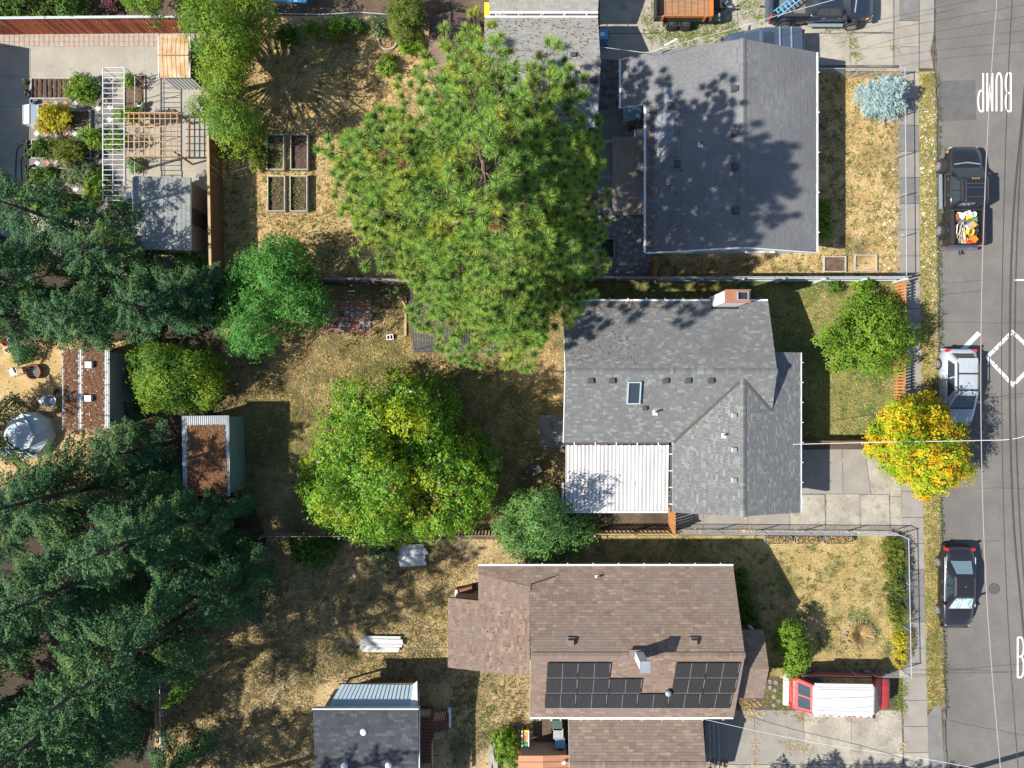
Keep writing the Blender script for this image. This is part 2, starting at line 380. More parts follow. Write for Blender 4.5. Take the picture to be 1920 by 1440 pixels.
# road markings -------------------------------------------------------------
def ribbon(mb, pts, w_, z=-.116, closed=False):
    pts = [Vector((p[0], p[1], 0)) for p in pts]; n = len(pts); vs = []
    for i in range(n):
        a = pts[(i-1) % n] if closed or i > 0 else pts[i]; b = pts[(i+1) % n] if closed or i < n-1 else pts[i]
        d1 = (pts[i]-a); d2 = (b-pts[i]); d1 = d1.normalized() if d1.length else d2.normalized(); d2 = d2.normalized() if d2.length else d1
        t = (d1+d2).normalized(); nn = Vector((-t.y, t.x, 0)); k = w_/2/max(.35, nn.dot(Vector((-d1.y, d1.x, 0))))
        vs += [tuple(pts[i]+nn*k+Vector((0, 0, z))), tuple(pts[i]-nn*k+Vector((0, 0, z)))]
    m = n if closed else n-1
    mb.add(vs, [(2*i+1, (2*i+3) % (2*n), (2*i+2) % (2*n), 2*i) for i in range(m)])
def arc(cx, cy, rx, ry, a0, a1, n=10): return [(cx+rx*math.cos(R(a0+(a1-a0)*i/n)), cy+ry*math.sin(R(a0+(a1-a0)*i/n))) for i in range(n+1)]
def glyph(ch):   # strokes in a unit box (0..1 wide, 0..1 tall)
    if ch == 'B': return [[(0, 0), (0, 1)], [(0, 1), (.45, 1)]+arc(.5, .76, .5, .24, 80, -80)+[(.4, .52), (0, .52)], [(.4, .52)]+arc(.5, .26, .5, .26, 80, -80)+[(.45, 0), (0, 0)]]
    if ch == 'U': return [[(0, 1), (0, .2)]+arc(.5, .2, .5, .2, 180, 360)+[(1, .2), (1, 1)]]
    if ch == 'M': return [[(0, 0), (0, 1)], [(0, 1), (.5, .35), (1, 1)], [(1, 1), (1, 0)]]
    if ch == 'P': return [[(0, 0), (0, 1)], [(0, 1), (.45, 1)]+arc(.5, .73, .5, .27, 80, -80)+[(.4, .46), (0, .46)]]
def word(txt, origin, w_, h_, gap, flip):
    for i, ch in enumerate(txt):
        mb = MB()
        for st in glyph(ch):
            q = []
            for (x, y) in st:
                X, Y = x*w_+i*(w_+gap), y*h_
                q.append((origin[0]-X, origin[1]-Y) if flip else (origin[0]+X, origin[1]+Y))
            ribbon(mb, q, .105, z=-.114-.0004*random.random())
        mb.build('letter', MATS['paint'], road)
o_ = P(1896, 137, -.12); word('BUMP', (o_.x-.03, o_.y), .30, 2.25, .24, True)
o_ = P(1908, 1270, -.12); word('BUMP', (o_.x, o_.y), .36, 2.35, .24, False)
def mk(pxs, w_, m='worn_paint', closed=False, z=-.116):
    mb = MB(); ribbon(mb, [P(x, y, -.12) for x, y in pxs], w_, closed=closed, z=z); mb.build('painted_line', MATS[m], road)
mk([(1898, 622), (1851, 670), (1899, 722), (1950, 672)], .21, closed=True)
mk([(1836, 624), (1797, 664)], .27, 'paint')
mk([(1902, 525), (1925, 525)], .1, 'paint')
# road repairs, cracks, manhole
def rpatch(pxs, m, z=-.117):
    vs = [P(x, y, -.12) for x, y in pxs]; MB().add([(p.x, p.y, z) for p in reversed(vs)], [tuple(range(len(vs)))]).build('patch', MATS[m], road)
rpatch([(1760, 152), (1829, 150), (1830, 225), (1759, 228)], 'asphalt_patch')
mat('asphalt_light', (.142, .134, .12), (.125, .118, .108), 2.0, rough=.95, fine=.14, fscale=14)
mat('crack', (.045, .042, .04), rough=1)
rpatch([(1763, 1122), (1798, 1124), (1840, 1128), (1840, 1160), (1764, 1158)], 'asphalt_light')
rpatch([(1757, 470), (1800, 470), (1805, 540), (1757, 540)], 'asphalt_light', -.1185)
def crack(pxs, w_=.02, parent=road, z=-.1155, m='crack'):
    q = []; r_ = random.Random(int(pxs[0][0]*7+pxs[0][1]))
    for (a, b) in zip(pxs[:-1], pxs[1:]):
        for t in np.linspace(0, 1, 6)[:-1]: q.append((a[0]+(b[0]-a[0])*t+r_.uniform(-1, 1), a[1]+(b[1]-a[1])*t+r_.uniform(-1, 1)))
    q.append(pxs[-1]); mb = MB(); ribbon(mb, [P(x, y, z) for x, y in q], w_, z=z); mb.build('crack', MATS[m], parent)
for c_ in ([(1762, 533), (1840, 526)], [(1765, 552), (1838, 545)], [(1760, 604), (1925, 606)], [(1763, 1008), (1800, 1012), (1880, 1015)], [(1770, 1262), (1925, 1260)], [(1775, 1350), (1850, 1365), (1925, 1380)],
           [(1845, 754), (1925, 742)], [(1830, 915), (1925, 916)]): crack(c_)
mh = thing('manhole_cover', P(1864, 1104, -.12), 'round iron manhole cover with ring pattern in the asphalt beside the black sedan', 'manhole')
mat('cast_iron', (.10, .095, .085), (.075, .07, .065), 6, rough=.7, metal=.3, fine=.2)
MB().lathe((0, 0, .002), [(.33, 0), (.33, .012)], 28).build('frame', MATS['cast_iron'], mh, local=True)
for k in range(5):
    MB().lathe((0, 0, .012), [(.29-.058*k, 0), (.29-.058*k, .008+.002*k)], 24).build('ring', MATS['asphalt_patch' if k % 2 else 'cast_iron'], mh, local=True)

# ---------------------------------------------------------------- scattered grass
def tufts(name, px_poly, n, m, h=(.05, .12), wd=.035, blades=4, blobs=None, holes=(), label=None, cat=None, seed=1, z=.0, spread=.05):
    """n small tufts of bent blades inside a surveyed outline; blobs = [(px, py, radius_px)] limits them to soft patches; holes = px rectangles left bare"""
    r = np.random.default_rng(seed); pl = np.array(px_poly, float)
    x0, y0 = pl.min(0); x1, y1 = pl.max(0); X = r.uniform(x0, x1, n*3); Y = r.uniform(y0, y1, n*3)
    ins = np.zeros(len(X), bool); j = len(pl)-1
    for i in range(len(pl)):
        c_ = ((pl[i, 1] > Y) != (pl[j, 1] > Y)) & (X < (pl[j, 0]-pl[i, 0])*(Y-pl[i, 1])/(pl[j, 1]-pl[i, 1]+1e-9)+pl[i, 0]); ins ^= c_; j = i
    if blobs:
        d = np.zeros(len(X))
        for bx, by, br in blobs: d = np.maximum(d, np.exp(-(((X-bx)**2+(Y-by)**2)/(br*br))))
        ins &= r.random(len(X)) < d
    for hx0, hy0, hx1, hy1 in holes: ins &= ~((X > hx0) & (X < hx1) & (Y > hy0) & (Y < hy1))
    X = X[ins][:n]; Y = Y[ins][:n]; n = len(X)
    if n == 0: return None
    B = np.stack([(X-960)/32, (720-Y)/32, np.full(n, z)], 1); B = np.repeat(B, blades, 0); k = len(B)
    B[:, :2] += r.normal(0, spread, (k, 2)); a = r.uniform(0, 2*np.pi, k); hh = r.uniform(h[0], h[1], k); lean = r.uniform(.5, 1.6, k)*hh; wv = wd*r.uniform(.6, 1.4, k)
    dx, dy = np.cos(a), np.sin(a); V = np.zeros((k, 3, 3))
    V[:, 0] = B+np.stack([-dy*wv/2, dx*wv/2, 0*a], 1); V[:, 1] = B+np.stack([dy*wv/2, -dx*wv/2, 0*a], 1); V[:, 2] = B+np.stack([dx*lean, dy*lean, hh], 1)
    o = np_mesh(name, V.reshape(-1, 3), np.arange(3*k), MATS[m]); tag(o, label, cat, kind='stuff'); return o
# ---------------------------------------------------------------- building materials
mat('sh_slate', (.150, .150, .155), isl=[(.125, .127, .133), (.175, .173, .172), (.14, .142, .15), (.165, .163, .165)], rough=.95, c2=(.12, .12, .125), scale=.5, fine=.1, fscale=30, c3=(.19, .188, .185), scale3=.25, lo3=.55, hi3=.8)
mat('sh_patch', (.21, .235, .25), isl=[(.18, .2, .215), (.235, .255, .265)], rough=.95)
mat('sh_sage', (.11, .113, .117), isl=[(.128, .130, .130), (.112, .112, .118), (.148, .152, .142), (.12, .123, .125), (.19, .20, .178), (.108, .108, .113), (.138, .138, .136)], rough=.95, fine=.08, fscale=30, c3=(.10, .102, .10), scale3=.3, lo3=.55, hi3=.85)
mat('sh_brown', (.175, .124, .095), isl=[(.15, .104, .08), (.20, .145, .112), (.165, .116, .09), (.235, .178, .138), (.135, .094, .074), (.185, .132, .102)], rough=.95, c2=(.17, .13, .108), scale=.4, lo=.45, hi=.75, fine=.1, fscale=30)
mat('sh_char', (.034, .037, .043), isl=[(.05, .053, .06), (.04, .042, .05), (.075, .078, .084), (.03, .033, .038)], rough=.95, fine=.1, fscale=30)
mat('sh_grey', (.235, .23, .205), isl=[(.20, .195, .175), (.255, .25, .225), (.22, .215, .19)], rough=.95, fine=.1, fscale=30)
mat('sh_shed', (.185, .195, .185), isl=[(.215, .225, .21), (.16, .168, .16)], rough=.95, fine=.1, fscale=30)
mat('white_trim', (.60, .60, .585), (.55, .55, .54), 2, rough=.6)
mat('wall_blue', (.50, .56, .60), (.46, .52, .56), 2, rough=.8); mat('wall_cream', (.52, .50, .44), (.48, .46, .40), 2, rough=.8)
mat('wall_tan', (.36, .28, .20), (.32, .25, .18), 2, rough=.85); mat('wall_brown', (.13, .085, .06), (.10, .065, .046), 3, rough=.85, fine=.15)
mat('wall_grey', (.30, .31, .31), (.27, .28, .28), 2, rough=.85)
mat('glass', (.03, .04, .05), rough=.06, spec=.6); mat('dark', (.02, .02, .022), rough=.8); mat('vent_dark', (.055, .055, .06), rough=.6, spec=.4)
mat('vent_brown', (.16, .12, .10), rough=.7); mat('galv', (.45, .47, .49), (.36, .38, .40), 5, rough=.4, metal=.6)
mat('brick_cap', (.30, .135, .075), (.24, .11, .065), 6, rough=.9, fine=.2); mat('gutter', (.62, .62, .61), rough=.5)
mat('panel_white', (.58, .57, .55), (.46, .45, .43), 1.3, detail=8, c3=(.40, .39, .37), scale3=.6, lo3=.52, hi3=.8, rough=.55, speck=(.30, .29, .27), spscale=3.0, splo=.70, sphi=.76, stretch=(1, .35, 1))
mat('solar', (.026, .024, .024), (.034, .031, .030), 3, rough=.38, spec=.2, stretch=(9, .4, 1)); mat('solar_line', (.26, .265, .28), rough=.5)
mat('valley', (.07, .062, .06), rough=.8)
mat('corr', (.44, .46, .46), (.33, .35, .36), 1.5, rough=.5, metal=.3, fine=.12); mat('corr_white', (.68, .68, .66), (.55, .55, .53), 1.2, rough=.6)
mat('leaf_litter', (.15, .068, .03), isl=[(.22, .105, .045), (.10, .05, .028), (.18, .08, .038), (.07, .042, .028)], rough=1)
mat('metal_blue', (.38, .46, .49), (.34, .42, .45), 1.5, rough=.45, metal=.3)
mat('roof_mauve', (.16, .10, .082), (.13, .082, .07), 1.5, rough=.9, fine=.15)
mat('black_corr', (.035, .038, .045), (.055, .055, .06), 2, rough=.5, fine=.2)
UP = Vector((0, 0, 1))

def planes(house, polys, m, trim='white_trim', **kw):
    """roof decks (one part per slope) each with its own laid shingles as sub-part; polys = [(points, down)]"""
    for pts, down in polys:
        dk = MB().slab(pts, .16).build('roof_slope', MATS[trim], house)
        shingles(dk, pts, MATS[m], down, **kw)
def cap_line(house, a, b, m, w_=.16, step=.16):
    """ridge caps: short bent tabs along a ridge"""
    a, b = Vector(a), Vector(b); n = max(2, int((b-a).length/step)); d = (b-a).normalized(); s = d.cross(UP).normalized(); mb = MB()
    for i in range(n):
        p = a+(b-a)*(i/n); q = a+(b-a)*((i+1.15)/n); z = Vector((0, 0, .03)); z2 = Vector((0, 0, .018))
        mb.add([p+s*w_+Vector((0, 0, -.035)), p+z, p-s*w_+Vector((0, 0, -.035)), q+s*w_+Vector((0, 0, -.047)), q+z2, q-s*w_+Vector((0, 0, -.047))], [(0, 1, 4, 3), (1, 2, 5, 4), (0, 2, 1)])
    o = mb.build('ridge_cap', MATS[m], house); o['kind'] = 'stuff'
def bar(parent, name, a, b, w_, h_, m):
    a, b = Vector(a), Vector(b); d = (b-a); L_ = d.length; q = d.normalized(); s = UP.cross(q).normalized() if abs(q.z) < .99 else Vector((1, 0, 0)); u = q.cross(s)
    vs = [a+s*x+u*y for x, y in ((-w_/2, -h_/2), (w_/2, -h_/2), (w_/2, h_/2), (-w_/2, h_/2))]; vs += [v+d for v in vs]
    return MB().add(vs, [(3, 2, 1, 0), (4, 5, 6, 7), (0, 1, 5, 4), (1, 2, 6, 5), (2, 3, 7, 6), (3, 0, 4, 7)]).build(name, MATS[m], parent)
def gutter(house, a, b, m='gutter', clips=5):
    g = bar(house, 'gutter', a, b, .11, .11, m)
    a, b = Vector(a), Vector(b)
    d = (b-a).normalized(); s = UP.cross(d)
    for i in range(clips):
        p = a+(b-a)*((i+.5)/clips); MB().box((p.x, p.y, p.z+.062), (.05 if abs(d.x) > .5 else .26, .26 if abs(d.x) > .5 else .05, .012)).build('gutter_strap', MATS['white_trim'], g)
def on_roof(px, py, zf):
    h = 3.0
    for _ in range(8): p = P(px, py, h); h = zf(p.x, p.y)
    return P(px, py, h)
def box_vent(house, p, m='vent_dark', s=.30, h=.16):
    mb = MB(); mb.box((p.x, p.y, p.z+.03), (s*1.35, s*1.35, .03)); mb.box((p.x, p.y, p.z+h*.55), (s, s, h), taper=.86); o = mb.build('roof_vent', MATS[m], house); return o
def pipe_vent(house, p, h=.35, r=.05):
    o = MB().lathe((p.x, p.y, p.z-.05), [(r, 0), (r, h), (r*.7, h)], 10).build('vent_pipe', MATS['vent_dark'], house)
    MB().box((p.x-.03, p.y-.06, p.z+.035), (.27, .27, .02)).build('flashing', MATS['white_trim'], o)
def walls(house, x0, y0, x1, y1, h, m, gables=(), name='wall'):
    """four walls, each its own part; gables = [(side, apex_height, apex_coord)]"""
    t = .16; gd = {g[0]: g for g in gables}
    for sd, (a, b) in {'s': ((x0, y0), (x1, y0)), 'n': ((x1, y1), (x0, y1)), 'w': ((x0, y1), (x0, y0)), 'e': ((x1, y0), (x1, y1))}.items():
        n_ = {'s': (0, 1), 'n': (0, -1), 'w': (1, 0), 'e': (-1, 0)}[sd]
        pr = [(a[0], a[1], 0.0), (b[0], b[1], 0.0), (b[0], b[1], h)]
        if sd in gd:
            _, ah, ac = gd[sd]; pr.append((ac, a[1], ah) if sd in 'sn' else (a[0], ac, ah))
        pr.append((a[0], a[1], h)); n = len(pr); bk = [(p[0]+n_[0]*t, p[1]+n_[1]*t, p[2]) for p in pr]
        if sd in 'we': # butt end walls between the long ones
            e_ = t+.002
            def cl(p): return (p[0], min(max(p[1], y0+e_), y1-e_), p[2])
            pr = [cl(p) for p in pr]; bk = [cl(p) for p in bk]
        MB().add(pr+bk, [tuple(range(n)), tuple(range(2*n-1, n-1, -1))]+[(i, n+i, n+(i+1) % n, (i+1) % n) for i in range(n)]).build(name, MATS[m], house)
def window(house, c, wd, ht, side, m='white_trim', name='window'):
    """framed window proud of a wall face; side = outward direction"""
    dx, dy = side; al = (abs(dy), abs(dx)); fr = MB()
    for k in (-1, 1):
        fr.box((c[0]+al[0]*k*wd/2+dx*.03, c[1]+al[1]*k*wd/2+dy*.03, c[2]), (al[0]*.07+abs(dx)*.06, al[1]*.07+abs(dy)*.06, ht+.14))
        fr.box((c[0]+dx*.033, c[1]+dy*.033, c[2]+k*(ht/2+.035)), (al[0]*(wd-.07)+abs(dx)*.06, al[1]*(wd-.07)+abs(dy)*.06, .07))
    o = fr.build(name, MATS[m], house)
    MB().box((c[0]+dx*.012, c[1]+dy*.012, c[2]), (al[0]*(wd-.07)+abs(dx)*.02, al[1]*(wd-.07)+abs(dy)*.02, ht)).build('pane', MATS['glass'], o)
    MB().box((c[0]+dx*.06, c[1]+dy*.06, c[2]-ht/2-.1), (al[0]*(wd+.2)+abs(dx)*.12, al[1]*(wd+.2)+abs(dy)*.12, .05)).build('sill', MATS[m], o)
def door(house, c, side, m='wall_brown'):
    dx, dy = side; al = (abs(dy), abs(dx))
    o = MB().box((c[0]+dx*.02, c[1]+dy*.02, c[2]+1.0), (al[0]*.9+abs(dx)*.05, al[1]*.9+abs(dy)*.05, 2.0)).build('door', MATS[m], house)
    MB().box((c[0]+dx*.07+al[0]*.36, c[1]+dy*.07+al[1]*.36, c[2]+1.0), (.05, .05, .05)).build('handle', MATS['galv'], o)

# ---------------------------------------------------------------- house with slate-grey gable roof (upper block)
HA = thing('gable_house', (12.0, 12.7, 0), 'house with plain slate-grey gable roof and pale patched shingles, shaded by the big pine', 'house')
yb, yt = 7.2, 18.13; ra = 4.14
zA = lambda x, y: (ra-.321*(12.13-x)) if x < 12.13 else (ra-.3215*(x-12.13))
walls(HA, 7.75, yb+.42, 16.2, yt-.42, 2.62, 'wall_blue', [('s', 3.95, 12.13), ('n', 3.95, 12.13)])
planes(HA, [([(12.13, yb, ra), (16.61, yb, 2.70), (16.61, yt, 2.70), (12.13, yt, ra)], (1, 0)),
            ([(12.13, yb, ra), (12.13, yt, ra), (7.36, yt, 2.609), (7.36, yb, 2.609)], (-1, 0)),
            ([(7.36, 15.36, 2.609), (7.36, yt, 2.609), (6.06, yt-.12, 2.19), (6.06, 15.3, 2.19)], (-1, 0))], 'sh_slate', expo=.15, tab=.3)
cap_line(HA, (12.13, yb, ra+.03), (12.13, yt, ra+.03), 'sh_slate')
gutter(HA, (16.68, yb, 2.64), (16.68, yt, 2.64)); gutter(HA, (7.29, yb, 2.54), (7.29, 15.3, 2.54)); gutter(HA, (5.99, 15.3, 2.12), (5.99, yt-.12, 2.12), clips=2)
bar(HA, 'barge_board', (7.36, yb-.03, 2.55), (12.13, yb-.03, ra-.06), .05, .2, 'white_trim'); bar(HA, 'barge_board', (12.13, yb-.03, ra-.06), (16.61, yb-.03, 2.64), .05, .2, 'white_trim')
for x, y in ((1377, 167), (1257, 198), (1377, 250), (1270, 308), (1378, 314), (1379, 395)): box_vent(HA, on_roof(x, y, zA))
pipe_vent(HA, on_roof(1314, 270, zA))
# stepped patch of newer shingles
for i, (xa, xb, y0, y1) in enumerate(((1232, 1246, 196, 290), (1246, 1264, 168, 268), (1228, 1232, 228, 268), (1258, 1264, 164, 168))):
    q = [on_roof(xa, y0, zA), on_roof(xb, y0, zA), on_roof(xb, y1, zA), on_roof(xa, y1, zA)]; x_a = min(p.x for p in q); x_b = max(p.x for p in q); y_a = min(p.y for p in q); y_b = max(p.y for p in q)
    shingles(HA, [(x_a, y_a, zA(x_a, 0)+.02), (x_b, y_a, zA(x_b, 0)+.02), (x_b, y_b, zA(x_b, 0)+.02), (x_a, y_b, zA(x_a, 0)+.02)], MATS['sh_patch'], (-1, 0), expo=.15, tab=.3, name='patched_shingles')
m_ = on_roof(1240, 100, zA); MB().tube([m_, m_+Vector((0, 0, .9)), m_+Vector((.55, .15, 1.25))], .035, 8).build('service_mast', MATS['galv'], HA)
window(HA, (9.6, yb+.42, 1.5), 1.3, 1.0, (0, -1)); window(HA, (14.2, yb+.42, 1.5), 1.5, 1.0, (0, -1)); door(HA, (7.75, 12.2, 0.02), (-1, 0)); window(HA, (7.75, 9.2, 1.5), 1.5, 1.0, (-1, 0))

# ---------------------------------------------------------------- grey L-shaped house
HB = thing('l_shaped_house', (9.0, -1.5, 0), 'L-shaped house with mottled grey shingles, skylight and white corner chimney', 'house')
rb, rc, sl_ = 3.98, 3.85, .332; xl, xr, yT, yB, yR = 2.83, 13.99, 4.52, -3.18, .67; cx, xcl, xcr, ycb = 12.23, 8.77, 15.74, -7.02
zm = lambda y: rb-sl_*abs(y-yR); zc = lambda x: rc-sl_*abs(x-cx); yv = yR-(rb-rc)/sl_
planes(HB, [([(xl, yR, rb), (xr, yR, rb), (xr, yT, zm(yT)), (xl, yT, zm(yT))], (0, 1)),
            ([(xl, yR, rb), (xl, yB, zm(yB)), (xcl+.01, yB, zm(yB)), (cx, yv, rc), (cx, yR, rb)], (0, -1)),
            ([(cx, yR, rb), (cx, yv, rc), (xr, yv-(xr-cx), zc(xr)), (xr, yR, rb)], (0, -1)),
            ([(cx, yv, rc), (xcl, yB, zc(xcl)), (xcl, ycb, zc(xcl)), (cx, ycb, rc)], (-1, 0)),
            ([(cx, yv, rc), (cx, ycb, rc), (xr, ycb, zc(xr)), (xr, yv-(xr-cx), zc(xr))], (1, 0)),
            ([(xr, 1.72, zc(xr)), (xr, ycb, zc(xr)), (xcr, ycb, zc(xcr)), (xcr, 1.72, zc(xcr))], (1, 0))], 'sh_sage', expo=.125, tab=.22, jit=.45)
cap_line(HB, (xl, yR, rb+.03), (xr, yR, rb+.03), 'sh_sage'); cap_line(HB, (cx, yv, rc+.03), (cx, ycb, rc+.03), 'sh_sage')
bar(HB, 'valley_flashing', (cx-.18, yv-.18, rc-.035), (xcl+.06, yB-.0, zc(xcl)+.045), .14, .03, 'valley'); bar(HB, 'valley_flashing', (cx+.1, yv-.1, rc-.0), (xr-.04, yv-(xr-cx)+.04, zc(xr)+.045), .14, .03, 'valley')
walls(HB, xl+.4, yB+.45, xr-.35, yT-.45, 2.62, 'wall_cream', [('w', 3.8, yR), ('e', 3.8, yR)])
walls(HB, xcl+.45, ycb+.4, xcr-.5, yB+.44, 2.62, 'wall_cream', [('s', 3.7, cx)])
gutter(HB, (xl, yT+.06, 2.62), (10.86, yT+.06, 2.62), clips=8); gutter(HB, (12.26, yT+.06, 2.62), (xr, yT+.06, 2.62), clips=2); gutter(HB, (xcr+.06, ycb, 2.6), (xcr+.06, 1.72, 2.6), clips=8); gutter(HB, (xl, yB-.06, 2.62), (xcl-.2, yB-.06, 2.62), 'valley', clips=5); gutter(HB, (xcl-.06, yB-.2, 2.6), (xcl-.06, ycb, 2.6), 'valley', clips=4)
bar(HB, 'barge_board', (xl-.03, yB, zm(yB)-.05), (xl-.03, yR, rb-.05), .04, .16, 'white_trim'); bar(HB, 'barge_board', (xl-.03, yR, rb-.05), (xl-.03, yT, zm(yT)-.05), .04, .16, 'white_trim')
zB = lambda x, y: max(zm(y) if x < xr else 0, zc(x) if y < yv else 0)
for x in (1108, 1148, 1248, 1290, 1333): box_vent(HB, on_roof(x, 713, zB), s=.26)
box_vent(HB, on_roof(1209, 765, zB), s=.2); pipe_vent(HB, on_roof(1229, 772, zB), .45); pipe_vent(HB, on_roof(1358, 815, zB), .3)
for y in (779, 843, 900): box_vent(HB, on_roof(1376, y, zB), 'galv', s=.24)
# skylight
p = on_roof(1188, 736, zB); sk = MB()
til = Matrix.Rotation(math.atan(sl_), 3, 'X')
for dx, dy, a, b in ((-.33, 0, .07, 1.26), (.33, 0, .07, 1.26), (0, -.6, .59, .07), (0, .6, .59, .07)):
    q = til @ Vector((dx, dy, 0)); sk.box((p.x+q.x, p.y+q.y, p.z+q.z+.08), (a, b, .2), tilt=til)
s_ = sk.build('skylight', MATS['metal_blue'], HB); MB().box((p.x, p.y, p.z+.1), (.6, 1.14, .04), tilt=til).build('pane', MATS['glass'], s_)
# chimney
ch = MB().box((11.56, 4.5, 2.5), (1.25, .6, 5.0)).build('chimney', MATS['white_trim'], HB)
MB().box((11.56, 4.5, 5.04), (1.32, .68, .08)).build('chimney_cap', MATS['brick_cap'], ch)
fl = MB()
for dx, dy, a, b in ((-.27, 0, .05, .46), (.27, 0, .05, .46), (0, -.205, .49, .05), (0, .205, .49, .05)): fl.box((11.78+dx, 4.5+dy, 5.16), (a, b, .16))
fl.build('flue', MATS['galv'], ch); MB().box((11.78, 4.5, 5.10), (.5, .4, .03)).build('flue_opening', MATS['dark'], ch)
bar(ch, 'flashing', (10.85, 4.14, 2.86), (12.3, 4.14, 2.86), .12, .04, 'dark')
window(HB, (xr-.35, 2.4, 1.5), 1.5, 1.1, (1, 0)); window(HB, (xl+.4, 2.2, 1.5), 1.4, 1.0, (-1, 0)); window(HB, (xl+.4, -1.2, 1.5), 1.0, 1.0, (-1, 0)); window(HB, (6.5, yT-.45, 1.6), 1.2, .9, (0, 1))
MB().box((xcr-.46, -4.6, 1.1), (.06, 3.6, 2.2)).build('garage_door', MATS['white_trim'], HB)
# white patio cover of roof panels
PC = thing('patio_cover', P(1160, 895), 'white ribbed patio cover between the wings of the L-shaped house', 'patio cover')
nP = 27; x0, x1 = 2.93, 8.62; y0, y1 = -3.34, -7.0; wp = (x1-x0)/nP; pm = MB(); L_ = y0-y1
pm.box((0, 0, 0), (wp-.022, L_, .03)); pm.box((-wp/2+.022, 0, .03), (.022, L_, .03)); pm = pm.mesh('roof_panel', MATS['panel_white'])
tl = math.atan((2.52-2.28)/L_)
for i in range(nP): o = link('roof_panel', pm, PC, (x0+wp*(i+.5)-PC.location.x, (y0+y1)/2-PC.location.y+(-.02 if i % 2 else 0), 2.40), (tl, 0, 0))
bar(PC, 'front_gutter', (x0, y1-.08, 2.2), (x1, y1-.08, 2.2), .1, .1, 'white_trim')
for x in (x0+.1, (x0+x1)/2, x1-.1): MB().box((x, y1+.15, 1.08), (.1, .1, 2.16)).build('post', MATS['white_trim'], PC)
bar(PC, 'beam', (x0, y1+.15, 2.2), (x1, y1+.15, 2.2), .06, .1, 'white_trim')
MB().box((2.80, -6.2, 2.36), (.12, 1.5, .03)).build('roof_panel', MATS['panel_white'], PC)

# ---------------------------------------------------------------- brown house with solar panels
HC = thing('brown_house', (6.5, -14.1, 0), 'house with brown shingle roof carrying solar panels on its lower slope', 'house')
rD, yn, ysx, yr = 4.55, -9.97, -18.2, -14.1; xa, xb = .98, 12.1; sn = (rD-2.7)/(yn-yr); ss = (rD-2.7)/(yr-ysx)
zC = lambda x, y: rD-sn*(y-yr) if y > yr else rD-ss*(yr-y)
planes(HC, [([(xa, yr, rD), (xb, yr, rD), (xb-.02, yn, 2.7), (xa, yn, 2.7)], (0, 1)), ([(xa, yr, rD), (xa-.02, ysx, 2.7), (xb+.02, ysx, 2.7), (xb, yr, rD)], (0, -1)),
            ([(xa, yn, 2.7), (-1.84, yn, 2.7), (-1.84, -10.35, zC(0, -10.35)), (xa, -10.9, zC(0, -10.9))], (0, 1))], 'sh_brown', expo=.15, tab=.32)
zw = lambda x: 2.42+.14*(x+3.53)
planes(HC, [([(xa-.02, -10.95, zw(xa)), (-1.84, -10.4, zw(-1.84)), (-1.84, -15.7, zw(-1.84)), (xa-.02, -15.8, zw(xa))], (-1, 0)),
            ([(-1.84, -11.85, zw(-1.84)), (-3.53, -11.75, zw(-3.53)), (-3.53, -15.6, zw(-3.53)), (-1.84, -15.7, zw(-1.84))], (-1, 0))], 'sh_brown', trim='wall_brown', expo=.15, tab=.3)
zp = lambda y: 3.2-.42*abs(y+15.35)
planes(HC, [([(xb-.1, -15.35, 3.2), (13.84, -15.35, 3.2), (13.84, -13.55, zp(-13.55)), (xb-.1, -13.55, zp(-13.55))], (0, 1)), ([(xb-.1, -15.35, 3.2), (xb-.1, -17.3, zp(-17.3)), (13.84, -17.3, zp(-17.3)), (13.84, -15.35, 3.2)], (0, -1))], 'sh_brown', trim='wall_brown', expo=.18, tab=.28)
cap_line(HC, (xa, yr, rD+.03), (xb, yr, rD+.03), 'sh_brown')
walls(HC, xa+.1, ysx+.45, xb-.45, yn-.45, 2.6, 'wall_tan', [('w', 4.3, yr), ('e', 4.3, yr)]); walls(HC, -3.2, -15.3, xa+.08, -12.1, 2.2, 'wall_tan')
for y in (-13.9, -16.9): MB().box((13.6, y, 1.1), (.12, .12, 2.2)).build('porch_post', MATS['white_trim'], HC)
gutter(HC, (-1.84, yn+.06, 2.62), (xb, yn+.06, 2.62), clips=10); gutter(HC, (xa, ysx-.06, 2.62), (xb, ysx-.06, 2.62), clips=10)
for x in (1070, 1300): box_vent(HC, on_roof(x, 1203, zC), 'vent_brown', .34, .22)
pipe_vent(HC, on_roof(1121, 1081, zC), .3)
mt = on_roof(996, 1095, zC); o = MB().tube([mt, mt+Vector((0, 0, 1.1))], .03, 8).build('antenna_mast', MATS['vent_dark'], HC); MB().tube([mt+Vector((-.1, -.05, 1.05)), mt+Vector((.25, .1, 1.05))], .018, 6).build('antenna_arm', MATS['vent_dark'], o)
ch = MB().box((6.58, -14.05, 5.0), (.42, .42, 1.9)).build('chimney', MATS['white_trim'], HC); MB().box((6.62, -14.08, 6.02), (.52, .58, .1)).build('chimney_cap', MATS['galv'], ch); MB().box((6.45, -13.9, 4.66), (.75, .3, .1)).build('flashing', MATS['vent_brown'], ch)
p = on_roof(1251, 1296, zC); MB().lathe((p.x, p.y, p.z), [(.11, 0), (.11, .22), (.17, .24), (.15, .34), (.06, .38)], 14).build('dome_vent', MATS['galv'], HC, smooth=True)
window(HC, (xb-.45, -11.6, 1.5), 1.4, 1.0, (1, 0)); door(HC, (xb-.45, -15.3, .02), (1, 0)); window(HC, (4, yn-.45, 1.6), 1.3, .9, (0, 1)); window(HC, (9, yn-.45, 1.6), 1.3, .9, (0, 1))
